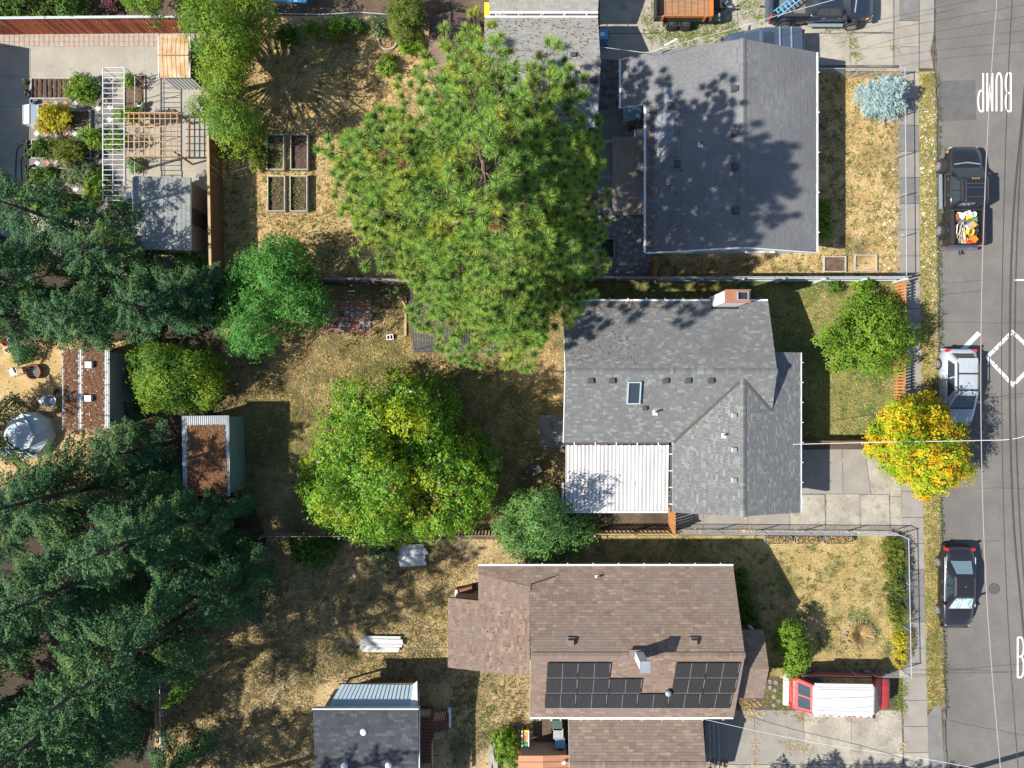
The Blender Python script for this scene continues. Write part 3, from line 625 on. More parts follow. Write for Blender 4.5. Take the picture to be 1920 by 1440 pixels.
# solar array
SA = thing('solar_array', (6.8, -16.4, zC(0, -16.4)), 'stepped array of black solar panels on the brown roof', 'solar panels')
def sp(px, py): return on_roof(px, py, lambda x, y: zC(x, y)+.12)
rows = [(1243, 1271.5, [(1026, 1084.7), (1085.7, 1145), (1268, 1326.5), (1327.5, 1388)]), (1273, 1300, [(1024.3, 1083), (1084, 1143.3), (1144.3, 1204), (1263, 1321.8), (1322.8, 1382)]),
        (1301.5, 1328.5, [(1022, 1080.5), (1081.5, 1138.5), (1139.5, 1196.5), (1197.5, 1255.5), (1256.5, 1314), (1315, 1373)])]
for ya, yb_, cs in rows:
    for (x_, X_) in cs:
        q = [sp(x_+.3, ya), sp(X_-.3, ya), sp(X_-.3-.6, yb_), sp(x_+.3-.6, yb_)]; q = [Vector((q[0].x, q[0].y, q[0].z)), Vector((q[1].x, q[0].y, q[0].z)), Vector((q[1].x, q[2].y, q[2].z)), Vector((q[0].x, q[2].y, q[2].z))]
        f = MB().slab(q, .04).build('solar_panel', MATS['dark'], SA); md = (q[0]+q[1])/2; mb_ = (q[2]+q[3])/2; c_ = sum(q, Vector())/4
        for hh in ([q[0], md, mb_, q[3]], [md, q[1], q[2], mb_]):
            cc = sum(hh, Vector())/4; hh = [cc+(v-cc)*.965+Vector((0, 0, .006)) for v in hh]; MB().slab(hh, .004).build('cell_field', MATS['solar'], f)
        bar(f, 'busbar', md+Vector((0, -.02, .006)), mb_+Vector((0, .02, .006)), .014, .006, 'solar_line'); bar(f, 'frame_edge', q[3]+Vector((.02, .01, .004)), q[2]+Vector((-.02, .01, .004)), .022, .008, 'solar_line')
        bar(f, 'frame_edge', q[1]+Vector((-.005, -.02, .004)), q[2]+Vector((-.005, .04, .004)), .02, .009, 'solar_line')
# ---------------------------------------------------------------- brown garage below it
HD = thing('brown_garage', (6.8, -20.5, 0), 'garage with brown shingle roof close against the solar-panel house', 'garage')
planes(HD, [([(3.1, -20.6, 3.05), (10.49, -20.6, 3.05), (10.49, -18.48, 2.45), (3.1, -18.48, 2.45)], (0, 1)), ([(3.1, -20.6, 3.05), (3.1, -22.8, 2.45), (10.49, -22.8, 2.45), (10.49, -20.6, 3.05)], (0, -1))], 'sh_brown', expo=.16, tab=.36)
cap_line(HD, (3.1, -20.6, 3.08), (10.49, -20.6, 3.08), 'sh_brown'); walls(HD, 3.35, -22.5, 10.2, -18.75, 2.35, 'wall_tan', [('e', 2.9, -20.6), ('w', 2.9, -20.6)])
gutter(HD, (3.1, -18.41, 2.38), (10.49, -18.41, 2.38), clips=8)
# ---------------------------------------------------------------- charcoal-roofed cottage with lean-to and deck
HE = thing('charcoal_cottage', (-8, -20, 0), 'small building with charcoal shingle roof, white eave and pale metal lean-to', 'cottage')
planes(HE, [([(-10.75, -17.62, 3.1), (-5.1, -17.62, 3.1), (-5.12, -23.4, 2.5), (-10.75, -23.4, 2.5)], (0, -1))], 'sh_char', expo=.16, tab=.33)
bar(HE, 'fascia', (-10.8, -17.56, 3.0), (-5.05, -17.56, 3.0), .06, .26, 'white_trim'); walls(HE, -10.4, -23, -5.4, -17.9, 2.45, 'wall_grey', [])
MB().box((-5.06, -20.4, 2.7), (.05, 5.6, .18)).build('fascia', MATS['white_trim'], HE)
lt = MB().slab([P(640, 1283, 2.1), P(774, 1284, 2.1), P(768, 1332, 2.72), P(612, 1333, 2.72)], .05).build('lean_to_roof', MATS['metal_blue'], HE)
for i in range(1, 19):
    t = i/19; a = P(640, 1283, 2.12).lerp(P(774, 1284, 2.12), t); b = P(612, 1333, 2.74).lerp(P(768, 1332, 2.74), t); bar(lt, 'rib', a, b, .03, .03, 'metal_blue')
MB().add([P(774, 1284, 2.1), P(782, 1277, 2.1), P(783, 1332, 2.8), P(768, 1332, 2.8)], [(0, 1, 2, 3)]).build('side_flashing', MATS['white_trim'], HE)
bar(HE, 'lean_to_beam', P(640, 1283, 2.0), P(782, 1281, 2.0), .08, .12, 'wall_brown')
for px in (648, 776): q = P(px, 1286, 1.0); MB().box((q.x, q.y, 1.0), (.1, .1, 2.0)).build('post', MATS['wall_brown'], HE)
def zE(x, y): return 3.1-(-17.62-y)*.104
for x, y in ((682, 1372), (646, 1436), (729, 1435)):
    p = on_roof(x, y, zE); MB().lathe((p.x, p.y, p.z), [(.2, 0), (.19, .06), (.14, .11), (.07, .14)], 16).build('dome_vent', MATS['white_trim'], HE, smooth=True)
# ---------------------------------------------------------------- light grey roofs at the top edge
HF = thing('grey_house', (1.6, 17.1, 0), 'light grey shingle roof half covered by the big pine', 'house')
planes(HF, [([(-1.5, 17.1, 3.75), (4.7, 17.1, 3.75), (4.7, 20.07, 2.6), (-1.5, 20.07, 2.6)], (0, 1)), ([(-1.5, 17.1, 3.75), (-1.5, 14.1, 2.6), (4.7, 14.1, 2.6), (4.7, 17.1, 3.75)], (0, -1))], 'sh_grey', expo=.15, tab=.32)
walls(HF, -1.2, 14.5, 4.35, 19.7, 2.5, 'wall_cream', [('e', 3.5, 17.1), ('w', 3.5, 17.1)]); gutter(HF, (-1.5, 20.13, 2.54), (4.7, 20.13, 2.54)); cap_line(HF, (-1.5, 17.1, 3.78), (4.7, 17.1, 3.78), 'sh_grey')
zF = lambda x, y: 3.75-.385*abs(y-17.1)
box_vent(HF, on_roof(1075, 104, zF), s=.25); box_vent(HF, on_roof(1114, 150, zF), s=.3); shingles(HF, [(3.3, 14.12, zF(0, 14.12)+.03), (4.68, 14.12, zF(0, 14.12)+.03), (4.68, 15.9, zF(0, 15.9)+.03), (3.3, 15.9, zF(0, 15.9)+.03)], MATS['sh_patch'], (0, -1), name='patched_shingles')
HG = thing('grey_house', (1.7, 23, 0), 'light grey roof cut by the top edge, above the pine-covered roof', 'house')
planes(HG, [([(-1.25, 20.45, 2.55), (4.72, 20.45, 2.55), (4.72, 24.2, 3.9), (-1.25, 24.2, 3.9)], (0, -1)), ([(-1.25, 24.2, 3.9), (4.72, 24.2, 3.9), (4.72, 27.9, 2.55), (-1.25, 27.9, 2.55)], (0, 1))], 'sh_grey', expo=.15, tab=.32)
walls(HG, -.95, 20.8, 4.4, 27.5, 2.5, 'wall_blue', [('e', 3.6, 24.2), ('w', 3.6, 24.2)]); gutter(HG, (-1.25, 20.4, 2.48), (4.72, 20.4, 2.48))
# ---------------------------------------------------------------- mauve-brown shed roof beside the column tree
HM = thing('garden_shed', P(848, 90), 'small shed with mauve-brown gabled roof under the pine tip', 'shed')
def gz(px, py, h): return P(px, py, h)
for q in ([gz(843, 22, 2.7), gz(806, 30, 2.25), gz(801, 148, 2.25), gz(843, 140, 2.7)], [gz(843, 22, 2.7), gz(843, 140, 2.7), gz(885, 148, 2.25), gz(881, 25, 2.25)]):
    d_ = MB().slab(q, .06).build('roof_slope', MATS['roof_mauve'], HM)
    for k in range(1, 7): t = k/7; bar(d_, 'seam', q[0].lerp(q[3 if q[1].x < q[0].x else 1], t)+Vector((0, 0, .012)), (q[1].lerp(q[2], t) if q[1].x < q[0].x else q[3].lerp(q[2], t))+Vector((0, 0, .012)), .02, .02, 'wall_brown')
bar(HM, 'ridge_cap', gz(843, 22, 2.74), gz(843, 140, 2.74), .1, .05, 'wall_brown')
a_, b_ = P(812, 38, 2.2), P(878, 140, 2.2); walls(HM, a_.x, b_.y, b_.x, a_.y, 2.15, 'wall_brown', [('n', 2.55, (a_.x+b_.x)/2), ('s', 2.55, (a_.x+b_.x)/2)])
# ---------------------------------------------------------------- garden shed by the terrace
HS = thing('garden_shed', P(310, 405), 'garden shed with grey-green shingle roof beside the lattice pergola', 'shed')
q = [P(250, 330, 2.55), P(357, 333, 2.3), P(358, 468, 2.3), P(250, 466, 2.55)]; q[1].y = q[0].y; q[2].x = q[1].x; q[3].x = q[0].x; q[3].y = q[2].y
planes(HS, [(q, (1, 0))], 'sh_shed', expo=.24, tab=.16)
walls(HS, q[0].x+.15, q[2].y+.12, q[1].x-.12, q[0].y-.12, 2.2, 'wall_tan'); bar(HS, 'fascia', q[0]+Vector((-.03, 0, -.06)), q[3]+Vector((-.03, 0, -.06)), .05, .16, 'white_trim')
door(HS, (q[1].x-.12, (q[0].y+q[2].y)/2, .02), (1, 0))
# ---------------------------------------------------------------- corrugated sheds among the firs
def corrugated(parent, q, n, m, along, amp=.02, name='roof_sheet'):
    """corrugated sheet over quad q (0-1 edge is divided), real folds"""
    mb = MB(); vs = []
    for i in range(n*4+1):
        t = i/(n*4); a = q[0].lerp(q[1], t); b = q[3].lerp(q[2], t); z = Vector((0, 0, amp*math.sin(i*math.pi/2)))
        vs += [a+z, b+z, a+z-Vector((0, 0, .03)), b+z-Vector((0, 0, .03))]
    mb.add(vs, [(4*i, 4*i+1, 4*i+5, 4*i+4) for i in range(n*4)]+[(4*i+2, 4*i+6, 4*i+7, 4*i+3) for i in range(n*4)]+[(4*i, 4*i+4, 4*i+6, 4*i+2) for i in range(n*4)])
    return mb.build(name, MATS[m], parent)
def litter(parent, q, n, seed, gaps=(), size=.05):
    r = np.random.default_rng(seed); V = []
    A = [np.array(v) for v in q]
    U, W = r.random(n), r.random(n)
    keep = np.ones(n, bool)
    for (u0, u1) in gaps: keep &= ~((U > u0) & (U < u1) & (r.random(n) < .96))
    U, W = U[keep], W[keep]; n = len(U)
    C = (A[0]*(1-U)[:, None]+A[1]*U[:, None])*(1-W)[:, None]+(A[3]*(1-U)[:, None]+A[2]*U[:, None])*W[:, None]; C[:, 2] += .03+r.random(n)*.02
    a = r.uniform(0, 6.28, n); s = size*r.uniform(.6, 1.5, n); d = np.stack([np.cos(a), np.sin(a), r.normal(0, .25, n)], 1)*s[:, None]; e = np.stack([-np.sin(a), np.cos(a), r.normal(0, .25, n)], 1)*s[:, None]*.7
    V = np.stack([C-d, C+e, C+d, C-e], 1).reshape(-1, 3); F_ = np.arange(4*n)
    o = np_mesh('leaf_litter', V, F_, MATS['leaf_litter'], parent, k=4); o['kind'] = 'stuff'
HI = thing('corrugated_shed', P(165, 735), 'long shed with white corrugated roof under orange-brown fallen needles', 'shed')
q = [P(117, 655, 2.5), P(205, 655, 2.5), P(205, 803, 2.5), P(115, 806, 2.5)]; q[3].x = q[0].x; q[2].x = q[1].x
corrugated(HI, q, 26, 'corr_white', 0); litter(HI, q, 5200, 3, gaps=((.33, .43), (.88, 1.0), (0, .04))); walls(HI, q[0].x+.15, q[2].y+.15, q[1].x-.15, q[0].y-.15, 2.4, 'wall_grey')
for x, y in ((168, 684), (167, 747)):
    p = P(x, y, 2.6); MB().box((p.x, p.y, 2.62), (.36, .34, .24)).build('roof_vent', MATS['white_trim'], HI)
HH = thing('corrugated_shed', P(385, 845), 'grey corrugated-roof shed beside the magnolia lawn, covered in needle litter', 'shed')
q = [P(341, 780, 2.5), P(429, 779, 2.5), P(432, 930, 2.35), P(336, 930, 2.35)]; q[2].x = q[1].x; q[3].x = q[0].x
corrugated(HH, q, 24, 'corr', 0); A4 = [q[0].lerp(q[3], .12), q[1].lerp(q[2], .12), q[2], q[3]]; A4 = [A4[0].lerp(A4[1], .12), A4[1].lerp(A4[0], .1), A4[2].lerp(A4[3], .04), A4[3].lerp(A4[2], .1)]
litter(HH, A4, 4300, 8, size=.06); mat('wall_teal', (.17, .26, .27), (.15, .23, .24), 2, rough=.8); walls(HH, q[0].x+.12, q[2].y+.12, q[1].x-.1, q[0].y-.12, 2.3, 'wall_teal')
# dark corrugated patio roof under the pine
PR = thing('corrugated_patio_roof', P(860, 600), 'dark ridged patio roof below the big pine', 'patio roof')
for q in ([P(768, 541, 2.2), P(953, 541, 2.2), P(950, 600, 2.45), P(770, 600, 2.45)], [P(770, 602, 2.45), P(950, 602, 2.45), P(948, 660, 2.2), P(775, 660, 2.2)]):
    n_ = 36; wv = (q[1].x-q[0].x)/n_
    for i in range(n_):
        t = (i+.5)/n_; bar(PR, 'slat', q[0].lerp(q[1], t), q[3].lerp(q[2], t), wv*.72, .05, 'black_corr')
for q0, q1 in ((P(768, 541, 2.12), P(953, 541, 2.12)), (P(770, 601, 2.36), P(950, 601, 2.36)), (P(775, 660, 2.12), P(948, 660, 2.12))): bar(PR, 'beam', q0, q1, .09, .1, 'wall_brown')
for px, py in ((775, 548), (945, 548), (780, 654), (940, 654)): p = P(px, py, 1.05); MB().box((p.x, p.y, 1.05), (.1, .1, 2.1)).build('post', MATS['wall_brown'], PR)
# neighbour house whose eave shades the terrace (stands beyond the picture edge)
HN = thing('neighbour_house', (-36, 11, 0), 'neighbouring house beyond the terrace whose eave shades the concrete', 'house')
planes(HN, [([(-36, 2.5, 4.8), (-31.6, 2.5, 3.2), (-31.6, 18.7, 3.2), (-36, 18.7, 4.8)], (1, 0)), ([(-36, 2.5, 4.8), (-36, 18.7, 4.8), (-40.4, 18.7, 3.2), (-40.4, 2.5, 3.2)], (-1, 0))], 'sh_grey', expo=.3, tab=.6)
walls(HN, -40, 2.9, -32, 18.3, 3.1, 'wall_cream', [('s', 4.6, -36), ('n', 4.6, -36)])
# ---------------------------------------------------------------- vehicles
def paint(name, c, rough=.3, spec=.5, coat=.6, **k): return mat(name, c, rough=rough, spec=spec, coat=coat, **k)
paint('car_black', (.014, .014, .016)); paint('car_silver', (.33, .36, .39), rough=.35); paint('car_slate', (.045, .06, .095)); paint('car_navy', (.016, .022, .038))
paint('van_red', (.36, .035, .03), rough=.45, coat=.2); mat('trim_grey', (.20, .23, .26), rough=.45, metal=.2); mat('van_white', (.52, .52, .50), (.44, .44, .42), 1.5, rough=.5, stretch=(.3, 3, 1)); mat('rubber', (.025, .025, .026), rough=.9); mat('alloy', (.50, .51, .53), rough=.35, metal=.7)
mat('car_glass', (.025, .04, .05), rough=.05, spec=.8); mat('rear_glass', (.13, .19, .22), rough=.1, spec=.7); mat('shade_glass', (.15, .26, .28), (.42, .46, .46), 5, detail=2, lo=.45, hi=.55, rough=.1, spec=.7, stretch=(3, .5, 1)); mat('tail_red', (.45, .02, .02), rough=.25, spec=.6); mat('lamp_clear', (.34, .35, .37), rough=.15, spec=.7); mat('lamp_amber', (.6, .25, .03), rough=.3)
mat('black_plastic', (.03, .03, .033), rough=.7); mat('chrome', (.55, .56, .58), rough=.2, metal=.9); mat('bed_liner', (.10, .10, .10), (.13, .13, .13), 6, rough=.85); mat('steel_step', (.25, .30, .34), rough=.5, metal=.4)
mat('trailer_orange', (.42, .15, .03), (.36, .12, .03), 3, rough=.7, fine=.12); mat('trailer_deck', (.22, .115, .06), (.30, .17, .085), 2.5, detail=8, rough=.85, stretch=(.4, 3, 1)); mat('sky_blue', (.10, .36, .62), rough=.5)

def loft(secs, n=5):
    """body skin: secs = (x, half width, z bottom, z shoulder, z top) front to rear"""
    mb = MB(); rings = []
    for x, w_, zb, zs, zt in secs:
        h = [(w_*.90, zb), (w_*.985, zb+.10), (w_, (zb+zs)/2), (w_*.975, zs), (w_*.88, zt-.012), (w_*.6, zt+.004), (w_*.2, zt+.012)]
        rings.append([(x, y, z) for y, z in h]+[(x, -y, z) for y, z in reversed(h)])
    k = len(rings[0]); vs = [p for r in rings for p in r]; m = len(rings)
    fs = [(i*k+j, (i+1)*k+j, (i+1)*k+(j+1) % k, i*k+(j+1) % k) for i in range(m-1) for j in range(k)]
    fs += [tuple(range(k)), tuple((m-1)*k+j for j in reversed(range(k)))]
    return mb.add(vs, fs)
def ring8(x0, x1, w_, z, c=.1):
    return [(x0, -w_+c, z), (x0+c*.5, -w_, z), (x1-c*.5, -w_, z), (x1, -w_+c, z), (x1, w_-c, z), (x1-c*.5, w_, z), (x0+c*.5, w_, z), (x0, w_-c, z)]
def cabin(car, xr0, xf0, xr1, xf1, wb, wr, zb, zr, m, roof_m=None, crown=.04):
    r = [ring8(xr0, xf0, wb, zb), ring8(xr1, xf1, wr, zr-.03, .1), ring8(xr1+.1, xf1-.1, wr-.1, zr+crown*.6, .15), ring8(xr1+.4, xf1-.4, wr-.35, zr+crown, .15)]
    vs = [p for q in r for p in q]; fs = [(i*8+j, i*8+(j+1) % 8, (i+1)*8+(j+1) % 8, (i+1)*8+j) for i in range(3) for j in range(8)]+[tuple(24+j for j in range(8)), tuple(reversed(range(8)))]
    if roof_m:
        MB().add(vs[:16], fs[:8]+[tuple(reversed(range(8)))]).build('cabin', MATS[m], car, local=True)
        return MB().add(vs[8:], [(i*8+j, i*8+(j+1) % 8, (i+1)*8+(j+1) % 8, (i+1)*8+j) for i in range(2) for j in range(8)]+[tuple(16+j for j in range(8)), tuple(reversed(range(8)))]).build('roof', MATS[roof_m], car, local=True, smooth=False)
    return MB().add(vs, fs).build('cabin', MATS[m], car, local=True)
def pane(car, name, q, u0, u1, v0, v1, m='car_glass', off=.012):
    """window pane on quad q = (rear-low, front-low, front-high, rear-high) style corners"""
    q = [Vector(p) for p in q]; bl = lambda u, v: (q[0].lerp(q[1], u)).lerp(q[3].lerp(q[2], u), v)
    pts = [bl(u0, v0), bl(u1, v0), bl(u1, v1), bl(u0, v1)]; n = (pts[1]-pts[0]).cross(pts[3]-pts[0]).normalized()
    c = sum(pts, Vector())/4
    if n.dot(c-Vector((c.x*.7, 0, c.z-.5))) < 0: n = -n
    a = [p+n*off for p in pts]; b = [p-n*.01 for p in pts]
    return MB().add(a+b, [(0, 1, 2, 3), (7, 6, 5, 4), (0, 4, 5, 1), (1, 5, 6, 2), (2, 6, 7, 3), (3, 7, 4, 0)]).build(name, MATS[m], car, local=True)
def glasshouse(car, xr0, xf0, xr1, xf1, wb, wr, zb, zr, splits=((.1, .48), (.52, .84)), ws='car_glass', rear=True, rw='car_glass', v1=.88):
    z1 = zr-.03
    pane(car, 'windshield', [(xf0, -wb+.08, zb), (xf0, wb-.08, zb), (xf1, wr-.08, z1), (xf1, -wr+.08, z1)], .04, .96, .06, .96, ws)
    if rear: pane(car, 'rear_window', [(xr0, -wb+.08, zb), (xr0, wb-.08, zb), (xr1, wr-.08, z1), (xr1, -wr+.08, z1)], .07, .93, .12, .94, rw)
    for s in (1, -1):
        for a, b in splits: pane(car, 'side_window', [(xr0+.05, s*wb, zb), (xf0-.05, s*wb, zb), (xf1-.05, s*wr, z1), (xr1+.05, s*wr, z1)], a, b, .08, v1)
def wheels(car, xs, wy, r=.33, wd=.22, rim='alloy', sides=(1, -1)):
    for x in xs:
        for s in sides:
            wh = thing('wheel', (0, 0, 0), None, None); wh.parent = car; wh.location = (x, s*wy, r); ORG[wh.name] = Vector()
            MB().lathe((0, 0, 0), [(r*.62, -wd/2), (r*.93, -wd/2), (r, -wd*.36), (r, wd*.36), (r*.93, wd/2), (r*.62, wd/2)], 22, 'Y').build('tyre', MATS['rubber'], wh, local=True)
            rm = MB(); rm.lathe((0, s*(wd/2+.012), 0), [(r*.2, -.012), (r*.18, .012)], 10, 'Y')
            for k in range(16):
                a = k*2*math.pi/16; rm.box((math.cos(a)*r*.58, s*(wd/2+.008), math.sin(a)*r*.58), (r*.09, .02, r*.25), tilt=Matrix.Rotation(-a, 3, 'Y'))
            for k in range(5):
                a = k*2*math.pi/5; rm.box((math.cos(a)*r*.36, s*(wd/2+.01), math.sin(a)*r*.36), (r*.46, .022, r*.22), tilt=Matrix.Rotation(-a, 3, 'Y'))
            rm.build('rim', MATS[rim], wh, local=True)
            MB().lathe((x, s*(wy-wd/2+.02), r), [(r*1.16, -.10), (r*1.16, .10)], 20, 'Y').build('wheel_arch', MATS['black_plastic'], car, local=True)
def bits(car, L_, W, zs, m, front='lamp_clear', mir=None, zt=None):
    for s in (1, -1):
        MB().box((L_/2-.30, s*(W/2-.24), zs-.22), (.32, .15, .14), rz=s*-.45).build('headlight', MATS[front], car, local=True)
        MB().box((-L_/2+.12, s*(W/2-.17), zs-.02), (.16, .26, .18), rz=s*.35).build('taillight', MATS['tail_red'], car, local=True)
        if mir: MB().box((mir[0], s*(W/2+.07), mir[1]), (.12, .2, .14), rz=s*.2).build('wing_mirror', MATS[m], car, local=True)
        for x in (-.35, .55): MB().box((x, s*(W/2+.004), zs-.12), (.17, .025, .03)).build('door_handle', MATS['chrome'], car, local=True)
        for x in (-.95, .0, .95): MB().box((x, s*(W/2-.012), (zs+.25)/2+.05), (.012, .03, zs-.45)).build('door_gap', MATS['dark'], car, local=True)
    MB().box((L_/2-.02, 0, .42), (.12, W*.86, .22)).build('front_bumper', MATS['black_plastic' if m != 'car_silver' else m], car, local=True)
    MB().box((-L_/2+.02, 0, .42), (.12, W*.86, .22)).build('rear_bumper', MATS['black_plastic' if m != 'car_silver' else m], car, local=True)

def sedan(label, loc, rz, L_=4.7, W=1.8, m='car_black'):
    c = thing('sedan', loc, label, 'car', rz=rz); h = W/2; x = L_/2
    loft([(x, h*.55, .32, .52, .58), (x-.08, h*.74, .26, .60, .68), (x-.3, h*.9, .22, .68, .78), (x-.7, h*.98, .2, .76, .86), (x-1.35, h, .2, .84, .93), (0, h, .2, .88, .94), (-x+1.15, h, .2, .90, .96), (-x+.5, h*.97, .22, .88, 1.0), (-x+.15, h*.86, .26, .82, .98), (-x, h*.66, .34, .72, .84)]).build('body', MATS[m], c, local=True, smooth=True)
    g = (-x+.62, x-1.18, -x+1.45, x-1.95, h-.1, h-.30, .91, 1.40)
    cabin(c, *g, m); glasshouse(c, *g, ws='shade_glass', rw='rear_glass', splits=((.22, .50), (.53, .80))); bits(c, L_, W, .86, m, mir=(x-1.5, .98))
    for s in (1, -1): MB().tube([(-x+.55, s*(h-.02), .93), (x-1.3, s*(h-.02), .92)], .022, 6).build('window_trim', MATS['trim_grey'], c, local=True)
    for s in (1, -1): MB().box((x-.42, s*(h-.13), .62), (.12, .08, .08), rz=s*-.5).build('turn_signal', MATS['lamp_amber'], c, local=True)
    wheels(c, (x-.92, -x+1.0), h-.09, .33); MB().lathe((-.25, 0, 1.43), [(.05, 0), (.02, .05)], 8).build('roof_antenna', MATS['chrome'], c, local=True); return c
sedan('black sedan parked on the street beside the manhole cover', Vector((25.72, -11.75, -.12)), R(-90.5))

def hatch(label, loc, rz, L_=4.38, W=1.82, m='car_silver'):
    c = thing('hatchback', loc, label, 'car', rz=rz); h = W/2; x = L_/2
    loft([(x, h*.5, .34, .55, .62), (x-.1, h*.76, .26, .64, .74), (x-.35, h*.93, .22, .74, .88), (x-.75, h*.99, .2, .84, .98), (x-1.15, h, .2, .92, 1.03), (0, h, .2, .96, 1.04), (-x+.7, h, .22, 1.0, 1.08), (-x+.25, h*.96, .26, 1.0, 1.1), (-x+.06, h*.86, .32, .92, 1.04), (-x, h*.72, .38, .80, .92)]).build('body', MATS[m], c, local=True, smooth=True)
    g = (-x+.16, x-.98, -x+.66, x-1.75, h-.09, h-.27, 1.0, 1.52)
    cabin(c, *g, m); glasshouse(c, *g, splits=((.12, .46), (.49, .83))); bits(c, L_, W, .98, m, mir=(x-1.35, 1.06))
    MB().box((-x+.7, 0, 1.56), (.3, 1.1, .05)).build('spoiler', MATS[m], c, local=True)
    for s in (1, -1): MB().tube([(-x+.8, s*(h-.31), 1.57), (-x+.95, s*(h-.3), 1.62), (x-2.0, s*(h-.3), 1.62), (x-1.85, s*(h-.31), 1.56)], .028, 6).build('roof_rail', MATS['black_plastic'], c, local=True)
    for xx in (-.75, .18): MB().box((xx, 0, 1.63), (.07, 2*(h-.27), .04)).build('roof_crossbar', MATS['black_plastic'], c, local=True)
    MB().box((-x+1.05, 0, 1.57), (.12, .04, .06)).build('roof_antenna', MATS[m], c, local=True); MB().box((x-1.02, 0, 1.02), (.16, 1.3, .03)).build('wiper_cowl', MATS['black_plastic'], c, local=True)
    wheels(c, (x-.85, -x+.85), h-.08, .34); return c
hatch('silver hatchback with roof rails, its hood under the yellow maple', Vector((25.75, -.18, -.12)), R(-90.3))

def pickup(label, loc, rz, L_=5.75, W=1.95, m='car_black', cab=(-.15, 1.75), zbelt=1.12, zr=1.82, bed_m='bed_liner', flare=.1, sunroof=True, rim='alloy'):
    c = thing('pickup_truck', loc, label, 'pickup', rz=rz); h = W/2; x = L_/2; cr, cf = cab[0]-.55, cab[1]
    loft([(x, h*.72, .5, .8, .9), (x-.1, h*.86, .42, .92, 1.0), (x-.5, h*.95, .4, 1.0, 1.1), (cf, h*.98, .38, 1.06, 1.15), (0, h, .38, 1.08, 1.14), (cr-.06, h, .38, 1.08, 1.14)]).build('body', MATS[m], c, local=True, smooth=True)
    g = (cr+.02, cf-.1, cr+.16, cf-.85, h-.08, h-.2, zbelt, zr); cabin(c, *g, m); glasshouse(c, *g, splits=((.08, .42), (.46, .80)))
    bx0, bx1 = -x+.12, cr-.12; zt = 1.16; bl = bx1-bx0; bc = (bx0+bx1)/2
    for s in (1, -1):
        MB().box((bc, s*(h-.07), .78), (bl, .14, .8)).build('bed_side', MATS[m], c, local=True); MB().box((bc, s*(h-.09), 1.195), (bl, .17, .03)).build('bed_rail', MATS['black_plastic'], c, local=True)
        MB().lathe((bx0+bl*.48, s*(h-.02), .42), [(.56, -.1), (.54, .06), (.42, .1)], 20, 'Y').build('fender_flare', MATS[m], c, local=True)
        MB().box((-x+.1, s*(h-.1), .98), (.14, .18, .34)).build('taillight', MATS['tail_red'], c, local=True); MB().box((x-.1, s*(h-.32), .80), (.14, .32, .18), rz=-s*.3).build('headlight', MATS['lamp_clear'], c, local=True)
        MB().box((x-.24, s*(h-.09), .78), (.12, .08, .1), rz=-s*.3).build('turn_signal', MATS['lamp_amber'], c, local=True)
        MB().box((cf-.55, s*(h+.12), 1.2), (.14, .26, .2)).build('wing_mirror', MATS['black_plastic'], c, local=True); MB().box((.45, s*(h+.1), .42), (2.0, .18, .06)).build('side_step', MATS['steel_step'], c, local=True)
        for xx in (.1, 1.0): MB().box((xx, s*(h+.002), .98), (.18, .03, .04)).build('door_handle', MATS['chrome'], c, local=True)
    MB().box((bc, 0, .66), (bl, 2*h-.28, .06)).build('bed_floor', MATS[bed_m], c, local=True); MB().box((bx1+.03, 0, .92), (.06, 2*h-.02, .5)).build('bed_bulkhead', MATS['black_plastic'], c, local=True)
    MB().box((bx0-.035, 0, .9), (.07, 2*h-.02, .56)).build('tailgate', MATS[m], c, local=True); MB().box((-x-.04, 0, .52), (.18, W*.95, .16)).build('rear_bumper', MATS['chrome'], c, local=True); MB().box((x+.02, 0, .55), (.14, W*.9, .22)).build('front_bumper', MATS['chrome'], c, local=True)
    MB().tube([(-x-.1, 0, .42), (-x-.35, 0, .42), (-x-.36, 0, .52)], .045, 8).build('tow_hitch', MATS['dark'], c, local=True)
    if sunroof:
        for k in range(3): MB().box((cf-.98, (k-1)*.16, zr+.055), (.06, .06, .03)).build('cab_light', MATS['lamp_amber'], c, local=True)
        for (xx, yy, a, b) in ((cr+.45, 0, .015, 1.1), ((cr+cf)/2-.25, 0, .015, 1.1), (cf-1.25, 0, .015, 1.1), ((cr+cf)/2-.4, .55, 1.25, .015), ((cr+cf)/2-.4, -.55, 1.25, .015)): MB().box((xx, yy, zr+.035), (a, b, .014)).build('roof_seam', MATS['chrome'], c, local=True)
    MB().tube([(cf+.05, -h+.25, 1.16), (cf+.14, 0, 1.17), (cf+.05, h-.25, 1.16)], .04, 6).build('wiper_cowl', MATS['galv'], c, local=True)
    wheels(c, (x-.95, bx0+bl*.48), h-.02+flare, .39, .26, rim); return c, (bx0, bx1, h)
PK, bedP = pickup('black pickup on the street with its bed full of garden tools', Vector((26.0, 10.75, -.12)), R(90.5))
PK2, bed2 = pickup('dark lifted pickup in the driveway with a blue ladder in its bed', Vector((17.7, 21.85, .03)), 0.0, L_=5.9, m='car_navy', sunroof=False)

